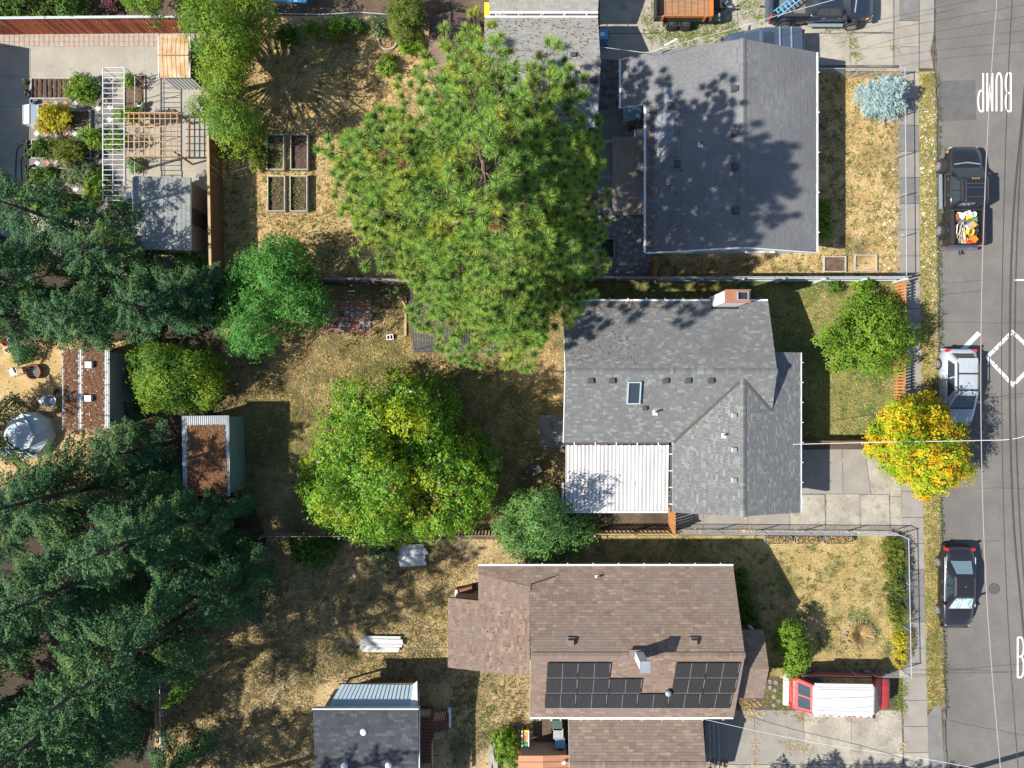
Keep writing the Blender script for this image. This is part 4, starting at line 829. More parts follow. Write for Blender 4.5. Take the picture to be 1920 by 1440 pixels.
def suv(label, loc, rz, L_=4.55, W=1.84, m='car_slate'):
    c = thing('sport_utility', loc, label, 'car', rz=rz); h = W/2; x = L_/2
    loft([(x, h*.6, .36, .62, .72), (x-.1, h*.8, .3, .76, .86), (x-.4, h*.94, .26, .88, .98), (x-1.15, h, .25, .98, 1.06), (-x+.4, h, .26, 1.02, 1.1), (-x+.08, h*.92, .34, .96, 1.08), (-x, h*.8, .42, .86, 1.0)]).build('body', MATS[m], c, local=True, smooth=True)
    g = (-x+.1, x-1.05, -x+.42, x-1.75, h-.08, h-.2, 1.03, 1.66); cabin(c, *g, m); glasshouse(c, *g, splits=((.06, .34), (.37, .6), (.63, .86))); bits(c, L_, W, 1.0, m, mir=(x-1.35, 1.12))
    MB().box((.05, 0, 1.705), (.6, .85, .02)).build('sunroof', MATS['car_glass'], c, local=True)
    for s in (1, -1): MB().tube([(-x+.6, s*(h-.25), 1.72), (x-2.0, s*(h-.25), 1.72)], .03, 6).build('roof_rail', MATS['chrome'], c, local=True)
    for xx in (-.55, -1.2): MB().box((xx, 0, 1.75), (.07, W-.45, .05)).build('roof_crossbar', MATS['steel_step'], c, local=True)
    wheels(c, (x-.88, -x+.9), h-.08, .36); return c
suv('slate-blue sport utility half hidden behind the slate gable roof', Vector((14.45, 19.3, .03)), R(181))

# cargo van, red with white roof
V = thing('cargo_van', Vector((18.75, -17.62, .03)), 'old red van with a white painted roof parked nose to the sidewalk', 'van', rz=R(-1))
loft([(2.85, .72, .45, .8, .9), (2.78, .86, .4, .95, 1.06), (2.45, .93, .38, 1.06, 1.14), (2.1, .96, .36, 1.1, 1.18), (-2.6, .97, .36, 1.12, 1.2), (-2.78, .95, .4, 1.1, 1.18)]).build('body', MATS['van_red'], V, local=True, smooth=True)
g = (-2.76, 2.25, -2.0, 1.45, .93, .80, 1.14, 1.98); cabin(V, *g, 'van_red', 'van_white', crown=.05)
pane(V, 'windshield', [(2.25, -.85, 1.14), (2.25, .85, 1.14), (1.45, .72, 1.95), (1.45, -.72, 1.95)], .03, .97, .08, .97)
for u in ((.08, .47), (.53, .92)): pane(V, 'rear_door_window', [(-2.76, -.86, 1.14), (-2.76, .86, 1.14), (-2.0, .74, 1.95), (-2.0, -.74, 1.95)], u[0], u[1], .25, .88)
for s in (1, -1):
    for a, b in ((.06, .36), (.39, .66), (.7, .93)): pane(V, 'side_window', [(-2.5, s*.93, 1.14), (2.1, s*.93, 1.14), (1.4, s*.8, 1.95), (-1.95, s*.8, 1.95)], a, b, .12, .8)
    MB().box((-.28, s*.86, 1.93), (3.2, .13, .1)).build('drip_rail', MATS['van_white'], V, local=True); MB().box((1.75, s*1.1, 1.3), (.12, .26, .24)).build('wing_mirror', MATS['black_plastic'], V, local=True)
    MB().box((2.84, s*.62, .78), (.06, .26, .2)).build('headlight', MATS['lamp_clear'], V, local=True); MB().box((-2.79, s*.84, .85), (.05, .14, .4)).build('taillight', MATS['tail_red'], V, local=True)
for k in range(7): MB().box((-.28, -.6+k*.2, 2.034), (2.8, .035, .02)).build('roof_rib', MATS['van_white'], V, local=True)
for k in range(9): MB().box((-1.6+k*.33+.1*math.sin(k*5), -.865-.004*k, 1.985), (.07+.16*abs(math.sin(k*2.3)), .05, .012)).build('rust_patch', MATS['van_red'], V, local=True)
MB().box((-2.93, 0, .55), (.28, 1.9, .2)).build('rear_bumper', MATS['van_white'], V, local=True); MB().box((2.88, 0, .5), (.16, 1.8, .22)).build('front_bumper', MATS['van_white'], V, local=True)
MB().box((1.98, 0, 1.42), (.03, .1, .03)).build('mirror', MATS['chrome'], V, local=True); wheels(V, (1.85, -1.6), .88, .35)

# dump trailer
T = thing('dump_trailer', Vector((9.75, 21.75, .03)), 'orange-railed dump trailer on the upper driveway', 'trailer'); LT, WT = 3.1, 1.75
MB().box((0, 0, .72), (LT, WT, .08)).build('floor', MATS['trailer_deck'], T, local=True)
for k in range(8): MB().box((-LT/2+.25+k*.37, 0, .765), (.03, WT-.12, .012)).build('floor_seam', MATS['wall_brown'], T, local=True)
for s in (1, -1):
    MB().box((0, s*(WT/2+.02), .98), (LT, .06, .5)).build('side_wall', MATS['black_plastic'], T, local=True); MB().box((.15, s*(WT/2+.06), 1.3), (LT-.3, .05, .2)).build('side_board', MATS['trailer_orange'], T, local=True)
    for x in (-1.2, 1.2): MB().box((x, s*(WT/2+.11), 1.12), (.1, .05, .5)).build('stake', MATS['trailer_orange'], T, local=True)
    for k in range(9): MB().box((-1.0+k*.18, s*(WT/2+.16), .62), (.1, .26, .04)).build('fender_step', MATS['black_plastic'], T, local=True)
MB().box((-LT/2-.03, 0, 1.0), (.06, WT+.1, .56)).build('tail_ramp', MATS['black_plastic'], T, local=True); MB().box((LT/2+.03, 0, 1.15), (.08, WT+.16, .6)).build('head_board', MATS['trailer_orange'], T, local=True)
for s in (1, -1): MB().tube([(LT/2, s*.6, .6), (LT/2+1.15, 0, .6)], .06, 8).build('drawbar', MATS['black_plastic'], T, local=True)
MB().box((LT/2+.45, 0, .78), (.5, .45, .35)).build('pump_box', MATS['black_plastic'], T, local=True); MB().tube([(LT/2+1.0, .12, .2), (LT/2+1.0, .12, .95)], .045, 8).build('jack', MATS['galv'], T, local=True); MB().tube([(LT/2+1.1, 0, .6), (LT/2+1.4, 0, .6)], .06, 8).build('coupler', MATS['galv'], T, local=True)
wheels(T, (-.45, .35), WT/2+.16, .32, .2, 'black_plastic')

# blue ladder in the dark pickup's bed
LD = thing('ladder', Vector((15.75, 21.6, 1.22)), 'light blue ladder lying across the dark pickup bed', 'ladder', rz=R(38))
for s in (1, -1): MB().box((0, s*.2, 0), (1.9, .05, .09)).build('rail', MATS['sky_blue'], LD, local=True)
for k in range(7): MB().box((-.8+k*.27, 0, 0), (.05, .36, .04)).build('rung', MATS['sky_blue'], LD, local=True)

# load in the street pickup's bed (each piece is its own thing)
mat('orange_plastic', (.60, .19, .02), rough=.5); mat('yellow_plastic', (.62, .42, .03), rough=.5); mat('red_plastic', (.50, .04, .03), rough=.5); mat('white_plastic', (.66, .66, .64), rough=.5); mat('green_plastic', (.05, .25, .16), rough=.5)
mat('stick_wood', (.42, .29, .16), (.34, .23, .12), 4, rough=.85); mat('grey_wood', (.30, .28, .25), (.24, .22, .20), 4, rough=.9); mat('tarp_grey', (.33, .36, .39), rough=.7); mat('rust', (.25, .09, .045), (.17, .06, .035), 6, rough=.9)
def bed_pt(u, v, z): # u across (-1..1), v 0 at tailgate .. 1 at cab
    q = Vector((bedP[0]+(bedP[1]-bedP[0])*v, -u*(bedP[2]-.2), z)); return PK.location+Matrix.Rotation(R(90.5), 3, 'Z') @ q
def bucket(name, label, loc, m, tilt=(0, 0, 0), r=.15, h=.3, cat='bucket', inner='dark', group=None):
    o = thing(name, loc, label, cat, group); o.rotation_euler = tilt
    MB().lathe((0, 0, 0), [(r*.8, 0), (r, h), (r*1.06, h), (r*1.06, h+.02), (r*.92, h+.02), (r*.78, .03)], 16).build('shell', MATS[m], o, local=True)
    MB().lathe((0, 0, .04), [(r*.76, 0), (r*.8, .02)], 14).build('inside', MATS[inner], o, local=True)
    MB().tube([(r*math.cos(a), .02, h+.02+.5*r*math.sin(a)) for a in np.linspace(0, math.pi, 9)], .008, 5).build('handle', MATS['galv'], o, local=True); return o
bucket('bucket', 'orange bucket tipped on its side in the tool-filled pickup bed', bed_pt(.42, .66, 1.02), 'orange_plastic', (R(75), 0, R(35)), inner='red_plastic')
bucket('bucket', 'yellow tub in the middle of the tool-filled pickup bed', bed_pt(.18, .40, .9), 'yellow_plastic', (R(20), R(15), 0), .2, .28, inner='yellow_plastic')
bucket('bucket', 'white bucket by the cab in the tool-filled pickup bed', bed_pt(.5, .9, .84), 'white_plastic', (R(8), 0, 0), .14, inner='tarp_grey')
bucket('bucket', 'white bucket in the corner of the tool-filled pickup bed', bed_pt(.05, .93, .84), 'white_plastic', (R(5), R(8), 0), .14, inner='white_plastic')
bucket('bucket', 'black nursery pot among tools in the pickup bed', bed_pt(.62, .42, .86), 'black_plastic', (R(15), R(-10), 0), .2, .26, inner='dark')
def lump(name, label, loc, d, m, rz=0., cat='box', tilt=(0, 0)):
    o = MB().box((0, 0, 0), d, taper=.86).build(name, MATS[m]); o.location = loc; o.rotation_euler = (tilt[0], tilt[1], rz); return tag(o, label, cat)
lump('petrol_can', 'red petrol can by the pickup tailgate', bed_pt(.3, .08, .92), (.26, .2, .3), 'red_plastic', .4, 'can', (.2, .1))
lump('blower_housing', 'orange machine housing by the pickup tailgate', bed_pt(.6, .16, .95), (.34, .3, .3), 'orange_plastic', .8, 'machine', (.3, -.2))
lump('folded_tarp', 'grey folded tarp over tools in the pickup bed', bed_pt(.3, .55, 1.0), (.5, .34, .1), 'tarp_grey', .5, 'tarp', (.1, .2))
lump('paint_can', 'yellow can beside the tipped orange bucket', bed_pt(.3, .82, .95), (.24, .24, .26), 'yellow_plastic', .2, 'can')
lump('toolbox', 'rusty red toolbox along the pickup bed rail', bed_pt(-.62, .82, .92), (.2, .44, .22), 'rust', .3, 'box')
lump('plastic_crate', 'white plastic crate near the pickup cab', bed_pt(-.3, .86, .9), (.4, .34, .24), 'white_plastic', -.3, 'crate', (.1, 0))
lump('green_box', 'green plastic box at the pickup bed edge', bed_pt(.78, .74, .9), (.16, .3, .2), 'green_plastic', .1, 'box')
lump('cardboard_piece', 'tan cardboard piece in the pickup bed', bed_pt(.05, .12, .84), (.4, .36, .08), 'stick_wood', .2, 'cardboard')
rr = random.Random(9)
for k in range(13):
    u = rr.uniform(-.8, .1); v = rr.uniform(.06, .3); a = bed_pt(u, v, .8+.2*rr.random()); b = bed_pt(u+rr.uniform(-.25, .35), v+rr.uniform(.35, .5), .86+.22*rr.random()); dd = b-a
    o = MB().tube([(0, 0, 0), tuple(dd*.5+Vector((0, 0, .015))), tuple(dd)], rr.uniform(.014, .024), 6).build('tool_handle', MATS[rr.choice(['stick_wood', 'grey_wood', 'stick_wood', 'galv'])]); o.location = a
    tag(o, 'loose wooden tool handle in the black pickup bed', 'tool handle', 'tool handles in the pickup bed')
# ---------------------------------------------------------------- fences
mat('fence_red2', (.24, .06, .03), (.18, .045, .024), 2.5, rough=.8, stretch=(8, 8, .6), fine=.2); mat('fence_red', (.40, .115, .05), (.30, .08, .038), 2.5, rough=.8, stretch=(8, 8, .6), fine=.2); mat('fence_brown', (.15, .088, .042), (.19, .115, .055), 2, rough=.9, stretch=(8, 8, .6), fine=.2)
mat('fence_weather', (.17, .135, .11), (.24, .20, .165), 2, rough=.95, stretch=(8, 8, .6), fine=.2); mat('fence_orange', (.42, .20, .07), (.34, .155, .055), 2.5, rough=.85, fine=.15); mat('fence_grey', (.40, .43, .44), (.35, .38, .39), 2, rough=.8)
mat('fence_tan', (.40, .29, .16), (.34, .24, .13), 2.5, rough=.85, fine=.15); mat('steel_pipe', (.46, .47, .49), rough=.45, metal=.5); mat('wire', (.30, .31, .32), rough=.5, metal=.4)
def board_fence(name, label, a, b, h, m, bw=.14, gap=.02, th=.025, rail_m=None, post=2.4, ragged=0., cap=None, cat='fence', seed=1, face=1, lean=0.):
    """vertical boards nailed to two rails between posts; a, b = ground points"""
    a, b = Vector((a[0], a[1], 0)), Vector((b[0], b[1], 0)); d = (b-a); L_ = d.length; u = d.normalized(); nn = Vector((-u.y, u.x, 0))*face; ang = math.atan2(u.y, u.x); rail_m = rail_m or m
    f = thing(name, a, label, cat); r = random.Random(seed); n = int(L_/(bw+gap)); st = L_/n
    mes = [MB().box((0, 0, h/2), (bw, th, h)).mesh('board', MATS[k]) for k in ((m, m+'2') if m+'2' in MATS else (m,))]
    for i in range(n):
        p = u*(st*(i+.5))+nn*.05; o = link('board', r.choice(mes), f, (p.x+nn.x*r.uniform(-.006, .006), p.y+nn.y*r.uniform(-.006, .006), .01), (0, r.uniform(-1, 1)*(.006+ragged*.3)+lean, ang), (1, 1, 1+r.uniform(-1, .3)*ragged))
    for z in (h*.2, h*.82):
        c = u*(L_/2); MB().box((c.x, c.y, z), (L_, .045, .09), rz=ang).build('rail', MATS[rail_m], f, local=True)
    k = max(1, round(L_/post))
    for i in range(k+1):
        c = u*(L_*i/k)-nn*.075; MB().box((c.x, c.y, h*.5), (.1, .1, h*1.0), rz=ang).build('post', MATS[rail_m], f, local=True)
    if cap: c = u*(L_/2)+nn*.03; MB().box((c.x, c.y, h+.035), (L_, .14, .035), rz=ang).build('cap_rail', MATS[cap], f, local=True)
    return f
def chain_fence(name, label, pts, h=1.2, post=2.6, fabric=True, sp=.16):
    pts = [Vector((p[0], p[1], 0)) for p in pts]; f = thing(name, pts[0], label, 'fence'); o0 = pts[0]; mb = MB()
    for a, b in zip(pts[:-1], pts[1:]):
        d = b-a; L_ = d.length; u = d.normalized(); k = max(1, round(L_/post))
        MB().tube([a-o0+UP*h, b-o0+UP*h], .022, 7).build('top_rail', MATS['steel_pipe'], f, local=True)
        for i in range(k+(1 if b == pts[-1] else 0)):
            p = a+u*(L_*i/k)-o0; MB().lathe((p.x, p.y, 0), [(.03, 0), (.03, h+.06), (.012, h+.09)], 8).build('post', MATS['steel_pipe'], f, local=True)
        if fabric:
            n = int((L_+h)/sp); wv = .0035
            for i in range(n):
                for s in (0, 1):
                    t0 = i*sp-h; A = (t0, 0.03); B = (t0+h, h-.02)
                    if A[0] < 0: A = (0, .03-t0)
                    if B[0] > L_: B = (L_, A[1]+(L_-A[0]))
                    if B[0] <= A[0] or A[1] > h: continue
                    if s: A, B = (L_-A[0], A[1]), (L_-B[0], B[1])
                    pa, pb = a-o0+u*A[0]+UP*A[1], a-o0+u*B[0]+UP*min(B[1], h); dn = (pb-pa).normalized(); e = Vector((-u.y, u.x, 0))*wv; g_ = dn.cross(e).normalized()*wv
                    mb.add([pa+g_, pb+g_, pb-g_, pa-g_, pa+e, pb+e, pb-e, pa-e], [(0, 1, 2, 3), (4, 5, 6, 7)])
    if fabric: o = mb.build('wire_mesh', MATS['wire'], f, local=True); o['kind'] = 'stuff'
    return f
def G(px, py, h): p = P(px, py, h); return (p.x, p.y)   # ground position below a surveyed top point
board_fence('board_fence', 'red-stained board fence behind the checkered pavers', G(-80, 34, 1.75), G(372, 30, 1.75), 1.75, 'fence_red', .115, .06, cap='fence_grey', face=-1, seed=2, rail_m='wall_brown')
board_fence('board_fence', 'tall brown fence between terrace and raised-bed yard', G(389, 255, 1.8), G(394, 517, 1.8), 1.8, 'fence_brown', .12, .012, cap='fence_tan', seed=3)
board_fence('board_fence', 'sagging weathered fence above the brick patio', G(578, 523, 1.1), G(700, 524, 1.1), 1.1, 'fence_weather', .13, .02, ragged=.06, seed=4, lean=.02, cap='fence_weather'); board_fence('board_fence', 'weathered fence running under the pine beside the dark patio roof', G(700, 525, 1.2), G(905, 532, 1.2), 1.2, 'fence_weather', .13, .02, ragged=.06, seed=14, cap='fence_weather')
board_fence('board_fence', 'low weathered fence between slate and grey L-shaped houses', G(1085, 521, 1.3), G(1237, 522, 1.3), 1.3, 'fence_weather', .14, .015, ragged=.03, seed=5, cap='fence_weather')
board_fence('board_fence', 'short orange gate at the corner of the slate-roofed house', G(1232, 483, 1.5), G(1229, 520, 1.5), 1.5, 'fence_orange', .12, .02, seed=6)
board_fence('board_fence', 'short brown fence at the top corner of the grey L-shaped house', G(1086, 535, 1.5), G(1082, 566, 1.5), 1.5, 'fence_brown', .12, .02, seed=7)
board_fence('board_fence', 'long pale grey fence between the two front lawns', G(1240, 521, 1.5), G(1702, 520, 1.5), 1.5, 'fence_grey', .14, .006, seed=8)
board_fence('picket_fence', 'orange-brown picket fence along the sidewalk by the green maple', G(1701, 528, 1.15), G(1699, 750, 1.15), 1.15, 'fence_orange', .12, .06, seed=9, face=-1)
board_fence('picket_fence', 'picket fence between the front lawn and cracked driveway', G(1503, 829, 1.0), G(1650, 829, 1.0), 1.0, 'fence_brown', .12, .06, seed=10)
board_fence('picket_fence', 'tan picket fence below the white patio cover', G(1115, 1003, 1.2), G(1264, 1003, 1.2), 1.2, 'fence_tan', .12, .12, seed=11)
board_fence('board_fence', 'orange wooden gate beside the white patio cover', G(1268, 960, 1.7), G(1268, 1004, 1.7), 1.7, 'fence_orange', .14, .01, seed=12, face=-1)
board_fence('picket_fence', 'dark weathered picket fence under the magnolia', G(485, 1008, 1.4), G(935, 1006, 1.4), 1.4, 'fence_weather', .1, .09, seed=13)
chain_fence('chain_fence', 'sagging chain-link fence at the top of the dry yard', [G(505, 25, 1.4), G(600, 27, 1.4), G(672, 21, 1.5), G(732, 27, 1.4)], 1.4)
chain_fence('chain_fence', 'chain-link fence around the dry lawn with the blue spruce', [G(1532, 128, 1.15), G(1697, 129, 1.15), G(1700, 518, 1.15)], 1.15)
chain_fence('chain_fence', 'chain-link fence around the brown house front yard', [G(1272, 1001, 1.15), G(1690, 1004, 1.15), G(1704, 1010, 1.15), G(1709, 1270, 1.15), G(1505, 1267, 1.15)], 1.15)
chain_fence('chain_fence', 'chain-link fence beside the narrow bright conifer', [G(299, 1230, 1.3), G(301, 1480, 1.3)], 1.3)

# ---------------------------------------------------------------- overhead lines
mat('cable_grey', (.24, .20, .19), rough=.7); mat('cable_black', (.03, .03, .032), rough=.7); mat('cable_white', (.48, .48, .48), rough=.6)
def cable(label, pxh, r, m, group=None):
    pts = [P(x, y, h) for x, y, h in pxh]; q = []
    for i in range(len(pts)-1):   # smooth interpolation
        p0, p1, p2, p3 = pts[max(i-1, 0)], pts[i], pts[i+1], pts[min(i+2, len(pts)-1)]
        for t in np.linspace(0, 1, 9)[:-1]: q.append(.5*((2*p1)+(p2-p0)*t+(2*p0-5*p1+4*p2-p3)*t*t+(3*p1-p0-3*p2+p3)*t**3))
    q.append(pts[-1]); o = MB().tube(q, r, 6).build('overhead_cable', MATS[m]); return tag(o, label, 'cable', group)
cable('grey overhead cable passing over the hatchback and sedan', [(1905, -400, 6.28), (1869, 0, 5.85), (1848, 330, 5.54), (1839, 700, 5.41), (1848, 1080, 5.54), (1876, 1440, 5.85), (1915, 1800, 6.28)], .022, 'cable_grey')
cable('thin overhead cable just beyond the parked cars', [(1930, -400, 8.46), (1898, 0, 7.92), (1884, 330, 7.56), (1878, 700, 7.38), (1886, 1080, 7.56), (1909, 1440, 8.01), (1940, 1800, 8.46)], .018, 'cable_black')
cable('thick black overhead cable nearest the road centre', [(1960, -300, 8.64), (1921, 170, 8.10), (1899, 420, 7.92), (1893, 700, 7.83), (1899, 950, 7.92), (1914, 1130, 8.10), (1945, 1440, 8.46)], .04, 'cable_black')
cable('white service cable from the grey L-shaped house across the street', [(1487, 833, 3.6), (1660, 829, 5.6), (1825, 826, 7.0), (1905, 822, 7.8), (1960, 800, 8.2)], .016, 'cable_white')
cable('service cable from the brown garage across the van driveway', [(1318, 1348, 2.9), (1440, 1375, 3.6), (1560, 1398, 4.6), (1740, 1424, 6.2), (1900, 1455, 7.6)], .012, 'cable_white')
cable('dark service cable crossing the van driveway', [(1395, 1340, 3.2), (1490, 1368, 4.2), (1640, 1405, 5.6), (1800, 1460, 7)], .014, 'cable_black')
cable('pale cable from the grey roof to the slate roof mast', [(1126, 88, 3.0), (1180, 95, 3.2), (1214, 98, 3.6), (1250, 88, 4.2)], .011, 'cable_white')
cable('white cable over the dark pickup toward the street', [(1251, 88, 4.2), (1360, 58, 4.4), (1465, 27, 4.8), (1590, -8, 5.4), (1700, -40, 6)], .011, 'cable_white')
for k, (y0, y1) in enumerate(((62, -8), (82, 18), (100, 40))): cable('thin dark cable over the upper driveway, '+('the one closest to the dark pickup', 'the middle one of three', 'the one closest to the blue spruce')[k], [(1535+k*30, y0, 4.5), (1680, y0*.55+y1*.45, 5.6), (1800, y0*.2+y1*.8, 6.6), (1925, y1-10, 7.6)], .009, 'cable_black', 'thin cables over the upper driveway')
cable('thin clothes line over the dry yard beside the lumber stack', [(676, 1182, 1.6), (790, 1120, 1.5), (897, 1064, 2.0)], .005, 'cable_grey')

UPo = thing('utility_pole', P(1762, 1461), 'wooden utility pole at the kerb just beyond the lower edge', 'utility pole'); MB().lathe((0, 0, -.1), [(.17, 0), (.15, 4), (.11, 10)], 12).build('pole', MATS['fence_weather'], UPo, local=True)
MB().box((-.15, 0, 8.0), (2.2, .1, .12)).build('crossarm', MATS['fence_weather'], UPo, local=True)
for x in (-1.1, -.4, .6): MB().lathe((x, 0, 8.06), [(.05, 0), (.06, .1), (.03, .16)], 8).build('insulator', MATS['wire'], UPo, local=True)
# ---------------------------------------------------------------- trees
def leafm(name, cols, transl=.3, c2=None, scale=.6, spec=.25, **k): return mat(name, cols[0], isl=cols[1:], rough=.6, spec=spec, transl=transl, c2=c2, scale=scale, **k)
mat('bark', (.10, .072, .05), (.15, .11, .08), 5, rough=.95, stretch=(3, 3, .5), fine=.25); mat('bark_grey', (.20, .18, .155), (.14, .125, .11), 5, rough=.95, fine=.2); mat('bark_dark', (.055, .045, .038), (.085, .07, .058), 5, rough=.95, fine=.25)
def dirs(n, r): v = r.normal(size=(n, 3)); return v/np.linalg.norm(v, axis=1)[:, None]
def leaf_mesh(name, C, Nn, size, m, parent, r, aspect=.55, fold=.25, axis=None):
    """diamond leaves folded along the midrib: centres C, facing Nn"""
    n = len(C); a = dirs(n, r) if axis is None else axis+.35*r.normal(size=(n, 3)); T = a-Nn*(a*Nn).sum(1)[:, None]; T /= np.linalg.norm(T, axis=1)[:, None]+1e-9; B = np.cross(Nn, T)
    s = (size*r.uniform(.65, 1.3, n))[:, None]; f = Nn*s*fold*.4
    V = np.stack([C-T*s*.5, C+B*s*aspect*.5+f, C+T*s*.55, C-B*s*aspect*.5+f], 1).reshape(-1, 3)
    i = np.arange(n)[:, None]*4; F_ = np.concatenate([i+[0, 1, 2], i+[0, 2, 3]], 1).reshape(-1, 3)
    # shift indices: faces fold along 0-2
    return np_mesh(name, V, F_, m, parent, k=3)
def px_outline(pts, h): return np.array([tuple(P(x, y, h))[:2] for x, y in pts])
def ray_radius(poly, c, ang):
    """distance from c to the outline along each angle"""
    out = np.full(len(ang), .3); dx, dy = np.cos(ang), np.sin(ang); n = len(poly)
    for i in range(n):
        a = poly[i]-c; b = poly[(i+1) % n]-c; ex, ey = b-a; den = dx*ey-dy*ex; den = np.where(abs(den) < 1e-9, 1e-9, den)
        t = (a[0]*ey-a[1]*ex)/den; u = (a[0]*dy-a[1]*dx)/den; ok = (t > 0) & (u >= 0) & (u <= 1); out = np.where(ok, np.maximum(out, t), out)
    return out
def limb_path(a, b, r, sag=.12, n=5):
    a, b = np.array(a, float), np.array(b, float); L_ = np.linalg.norm(b-a); o = r.normal(size=3)*L_*sag*.5; t = np.linspace(0, 1, n)
    return [tuple(a+(b-a)*k+o*math.sin(k*math.pi)+np.array([0, 0, L_*.06*math.sin(k*math.pi)])) for k in t]
def broadleaf(name, label, outline, h_edge, h_top, m, base=None, nl=40, lr=(.7, 1.2), clusters=22, leaves=14, size=.14, cl_r=.22, trunk_r=.18, bark='bark', seed=1, cat='tree', dome=1.7, up=.25, group=None, under=.3, flowers=None, aspect=.55, fill=1.0):
    """crown traced by its surveyed outline: lobes over a dome, twig clusters on each lobe, folded leaves on each cluster"""
    r = np.random.default_rng(seed); pl = px_outline(outline, h_edge); c = pl.mean(0)
    bx, by = (P(base[0], base[1]).x, P(base[0], base[1]).y) if base else c*1.0
    T = thing(name, (bx, by, 0), label, cat, group)
    # lobes: surveyed outline is filled in picture space, each lobe then set at its own height
    L_ = []; op = np.array(outline, float); cp = op.mean(0); lo, hi = op.min(0), op.max(0); lm = (lr[0]+lr[1])/2; kp = FPX/(CAMH-h_edge)
    ns_ = max(3, int(len(L_) or nl/11)); sub = []
    while len(sub) < ns_:
        x, y = r.uniform(lo, hi)
        if in_poly(x, y, op): sub.append((x, y, r.uniform(.75, 1.25)*math.sqrt((hi-lo).prod()/ns_)*.62, r.uniform(.55, 1.0)))
    for layer, (dens_, dz) in enumerate(((1.0, 0.0), (.6, 1.0))):
        tries = 0; start = len(L_); lim = int(nl*dens_)
        while len(L_)-start < lim and tries < nl*50:
            tries += 1; x, y = r.uniform(lo, hi)
            if not in_poly(x, y, op): continue
            rad = r.uniform(*lr)*(1.0 if layer == 0 else .95); d = np.array([x, y])-cp; ang = math.atan2(d[1], d[0]); Rm = ray_radius(op, cp, np.array([ang]))[0]; dist = np.linalg.norm(d)
            lim_ = max(0.0, Rm-rad*kp*r.uniform(.45, 1.0))
            if dist > lim_: d *= lim_/max(dist, 1e-6); dist = lim_
            sf = dist/max(Rm-rad*kp*.6, 1.0); bmp = max(max(0.0, 1-((x-a_)**2+(y-b_)**2)/(c_*c_))*d_ for a_, b_, c_, d_ in sub); z = h_edge-.25*(h_top-h_edge)+(h_top-h_edge)*1.25*(.4*(1-min(sf, 1)**dome)+.6*bmp)+r.normal(0, (h_top-h_edge)*.10)-rad*.55-dz*lm*1.5; z = max(z, rad*.45 if h_edge < 1.2 else rad)
            q = P(cp[0]+d[0], cp[1]+d[1], z+rad*.4)
            if layer == 0 and any((q.x-o_[0])**2+(q.y-o_[1])**2+.35*(z-o_[2])**2 < (.92*lm)**2 for o_ in L_): continue
            L_.append((q.x, q.y, z, rad))
    C = []; Nn = []
    for x, y, z, rad in L_:
        k = int(clusters*(rad/lr[1])**2)+3; d = dirs(k, r); d[:, 2] = np.abs(d[:, 2])*(1-under)+d[:, 2]*under+.08; d /= np.linalg.norm(d, axis=1)[:, None]
        rr_ = rad*np.where(r.random(k) < .14, r.uniform(1.05, 1.38, k), r.uniform(.74, 1.04, k))[:, None]; cc = np.array([x, y, z])+d*rr_*np.array([1, 1, .85])
        q = np.repeat(cc, leaves, 0)+r.normal(size=(k*leaves, 3))*cl_r*.62; nn = np.repeat(d, leaves, 0)*.95+np.array([0, 0, up*.8])+dirs(k*leaves, r)*.5
        C.append(q); Nn.append(nn/np.linalg.norm(nn, axis=1)[:, None])
    C = np.concatenate(C); Nn = np.concatenate(Nn); C[:, 2] = np.maximum(C[:, 2], .12)
    cr = leaf_mesh('crown', C, Nn, size, MATS[m], T, r, aspect=aspect)
    # trunk and limbs
    hz = max(.25, h_edge*.55); tb = MB(); tc = (c[0]*.6+bx*.4, c[1]*.6+by*.4, max(hz, h_edge*.8))
    tb.tube([(bx, by, -.05), (bx*.7+tc[0]*.3, by*.7+tc[1]*.3, tc[2]*.5), tc], [trunk_r*1.25, trunk_r, trunk_r*.8], 9); tb.build('trunk', MATS[bark], T, smooth=True)
    lb = MB()
    for x, y, z, rad in L_: lb.tube(limb_path(tc, (x, y, z), r), list(np.linspace(trunk_r*.5, .02, 5)), 5, cap=False)
    o = lb.build('limbs', MATS[bark], T, smooth=True); o['kind'] = 'stuff'
    if flowers:
        k = flowers[0]; ii = r.choice(len(L_), k); fl = MB(); me = MB()
        for a in range(6):
            t = a*math.pi/3; me.add([(0, 0, 0), (.05*math.cos(t-.5), .05*math.sin(t-.5), .03), (.13*math.cos(t), .13*math.sin(t), .06), (.05*math.cos(t+.5), .05*math.sin(t+.5), .03)], [(0, 1, 2, 3)])
        me = me.mesh('flower', MATS[flowers[1]])
        for j in ii:
            x, y, z, rad = L_[j]; d = dirs(1, r)[0]; d[2] = abs(d[2])+.5; d /= np.linalg.norm(d); p = np.array([x, y, z])+d*(rad*1.08+.05)
            link('flower', me, T, (p[0]-bx, p[1]-by, p[2]), (r.normal(0, .4), r.normal(0, .4), r.uniform(0, 6)))
    return T

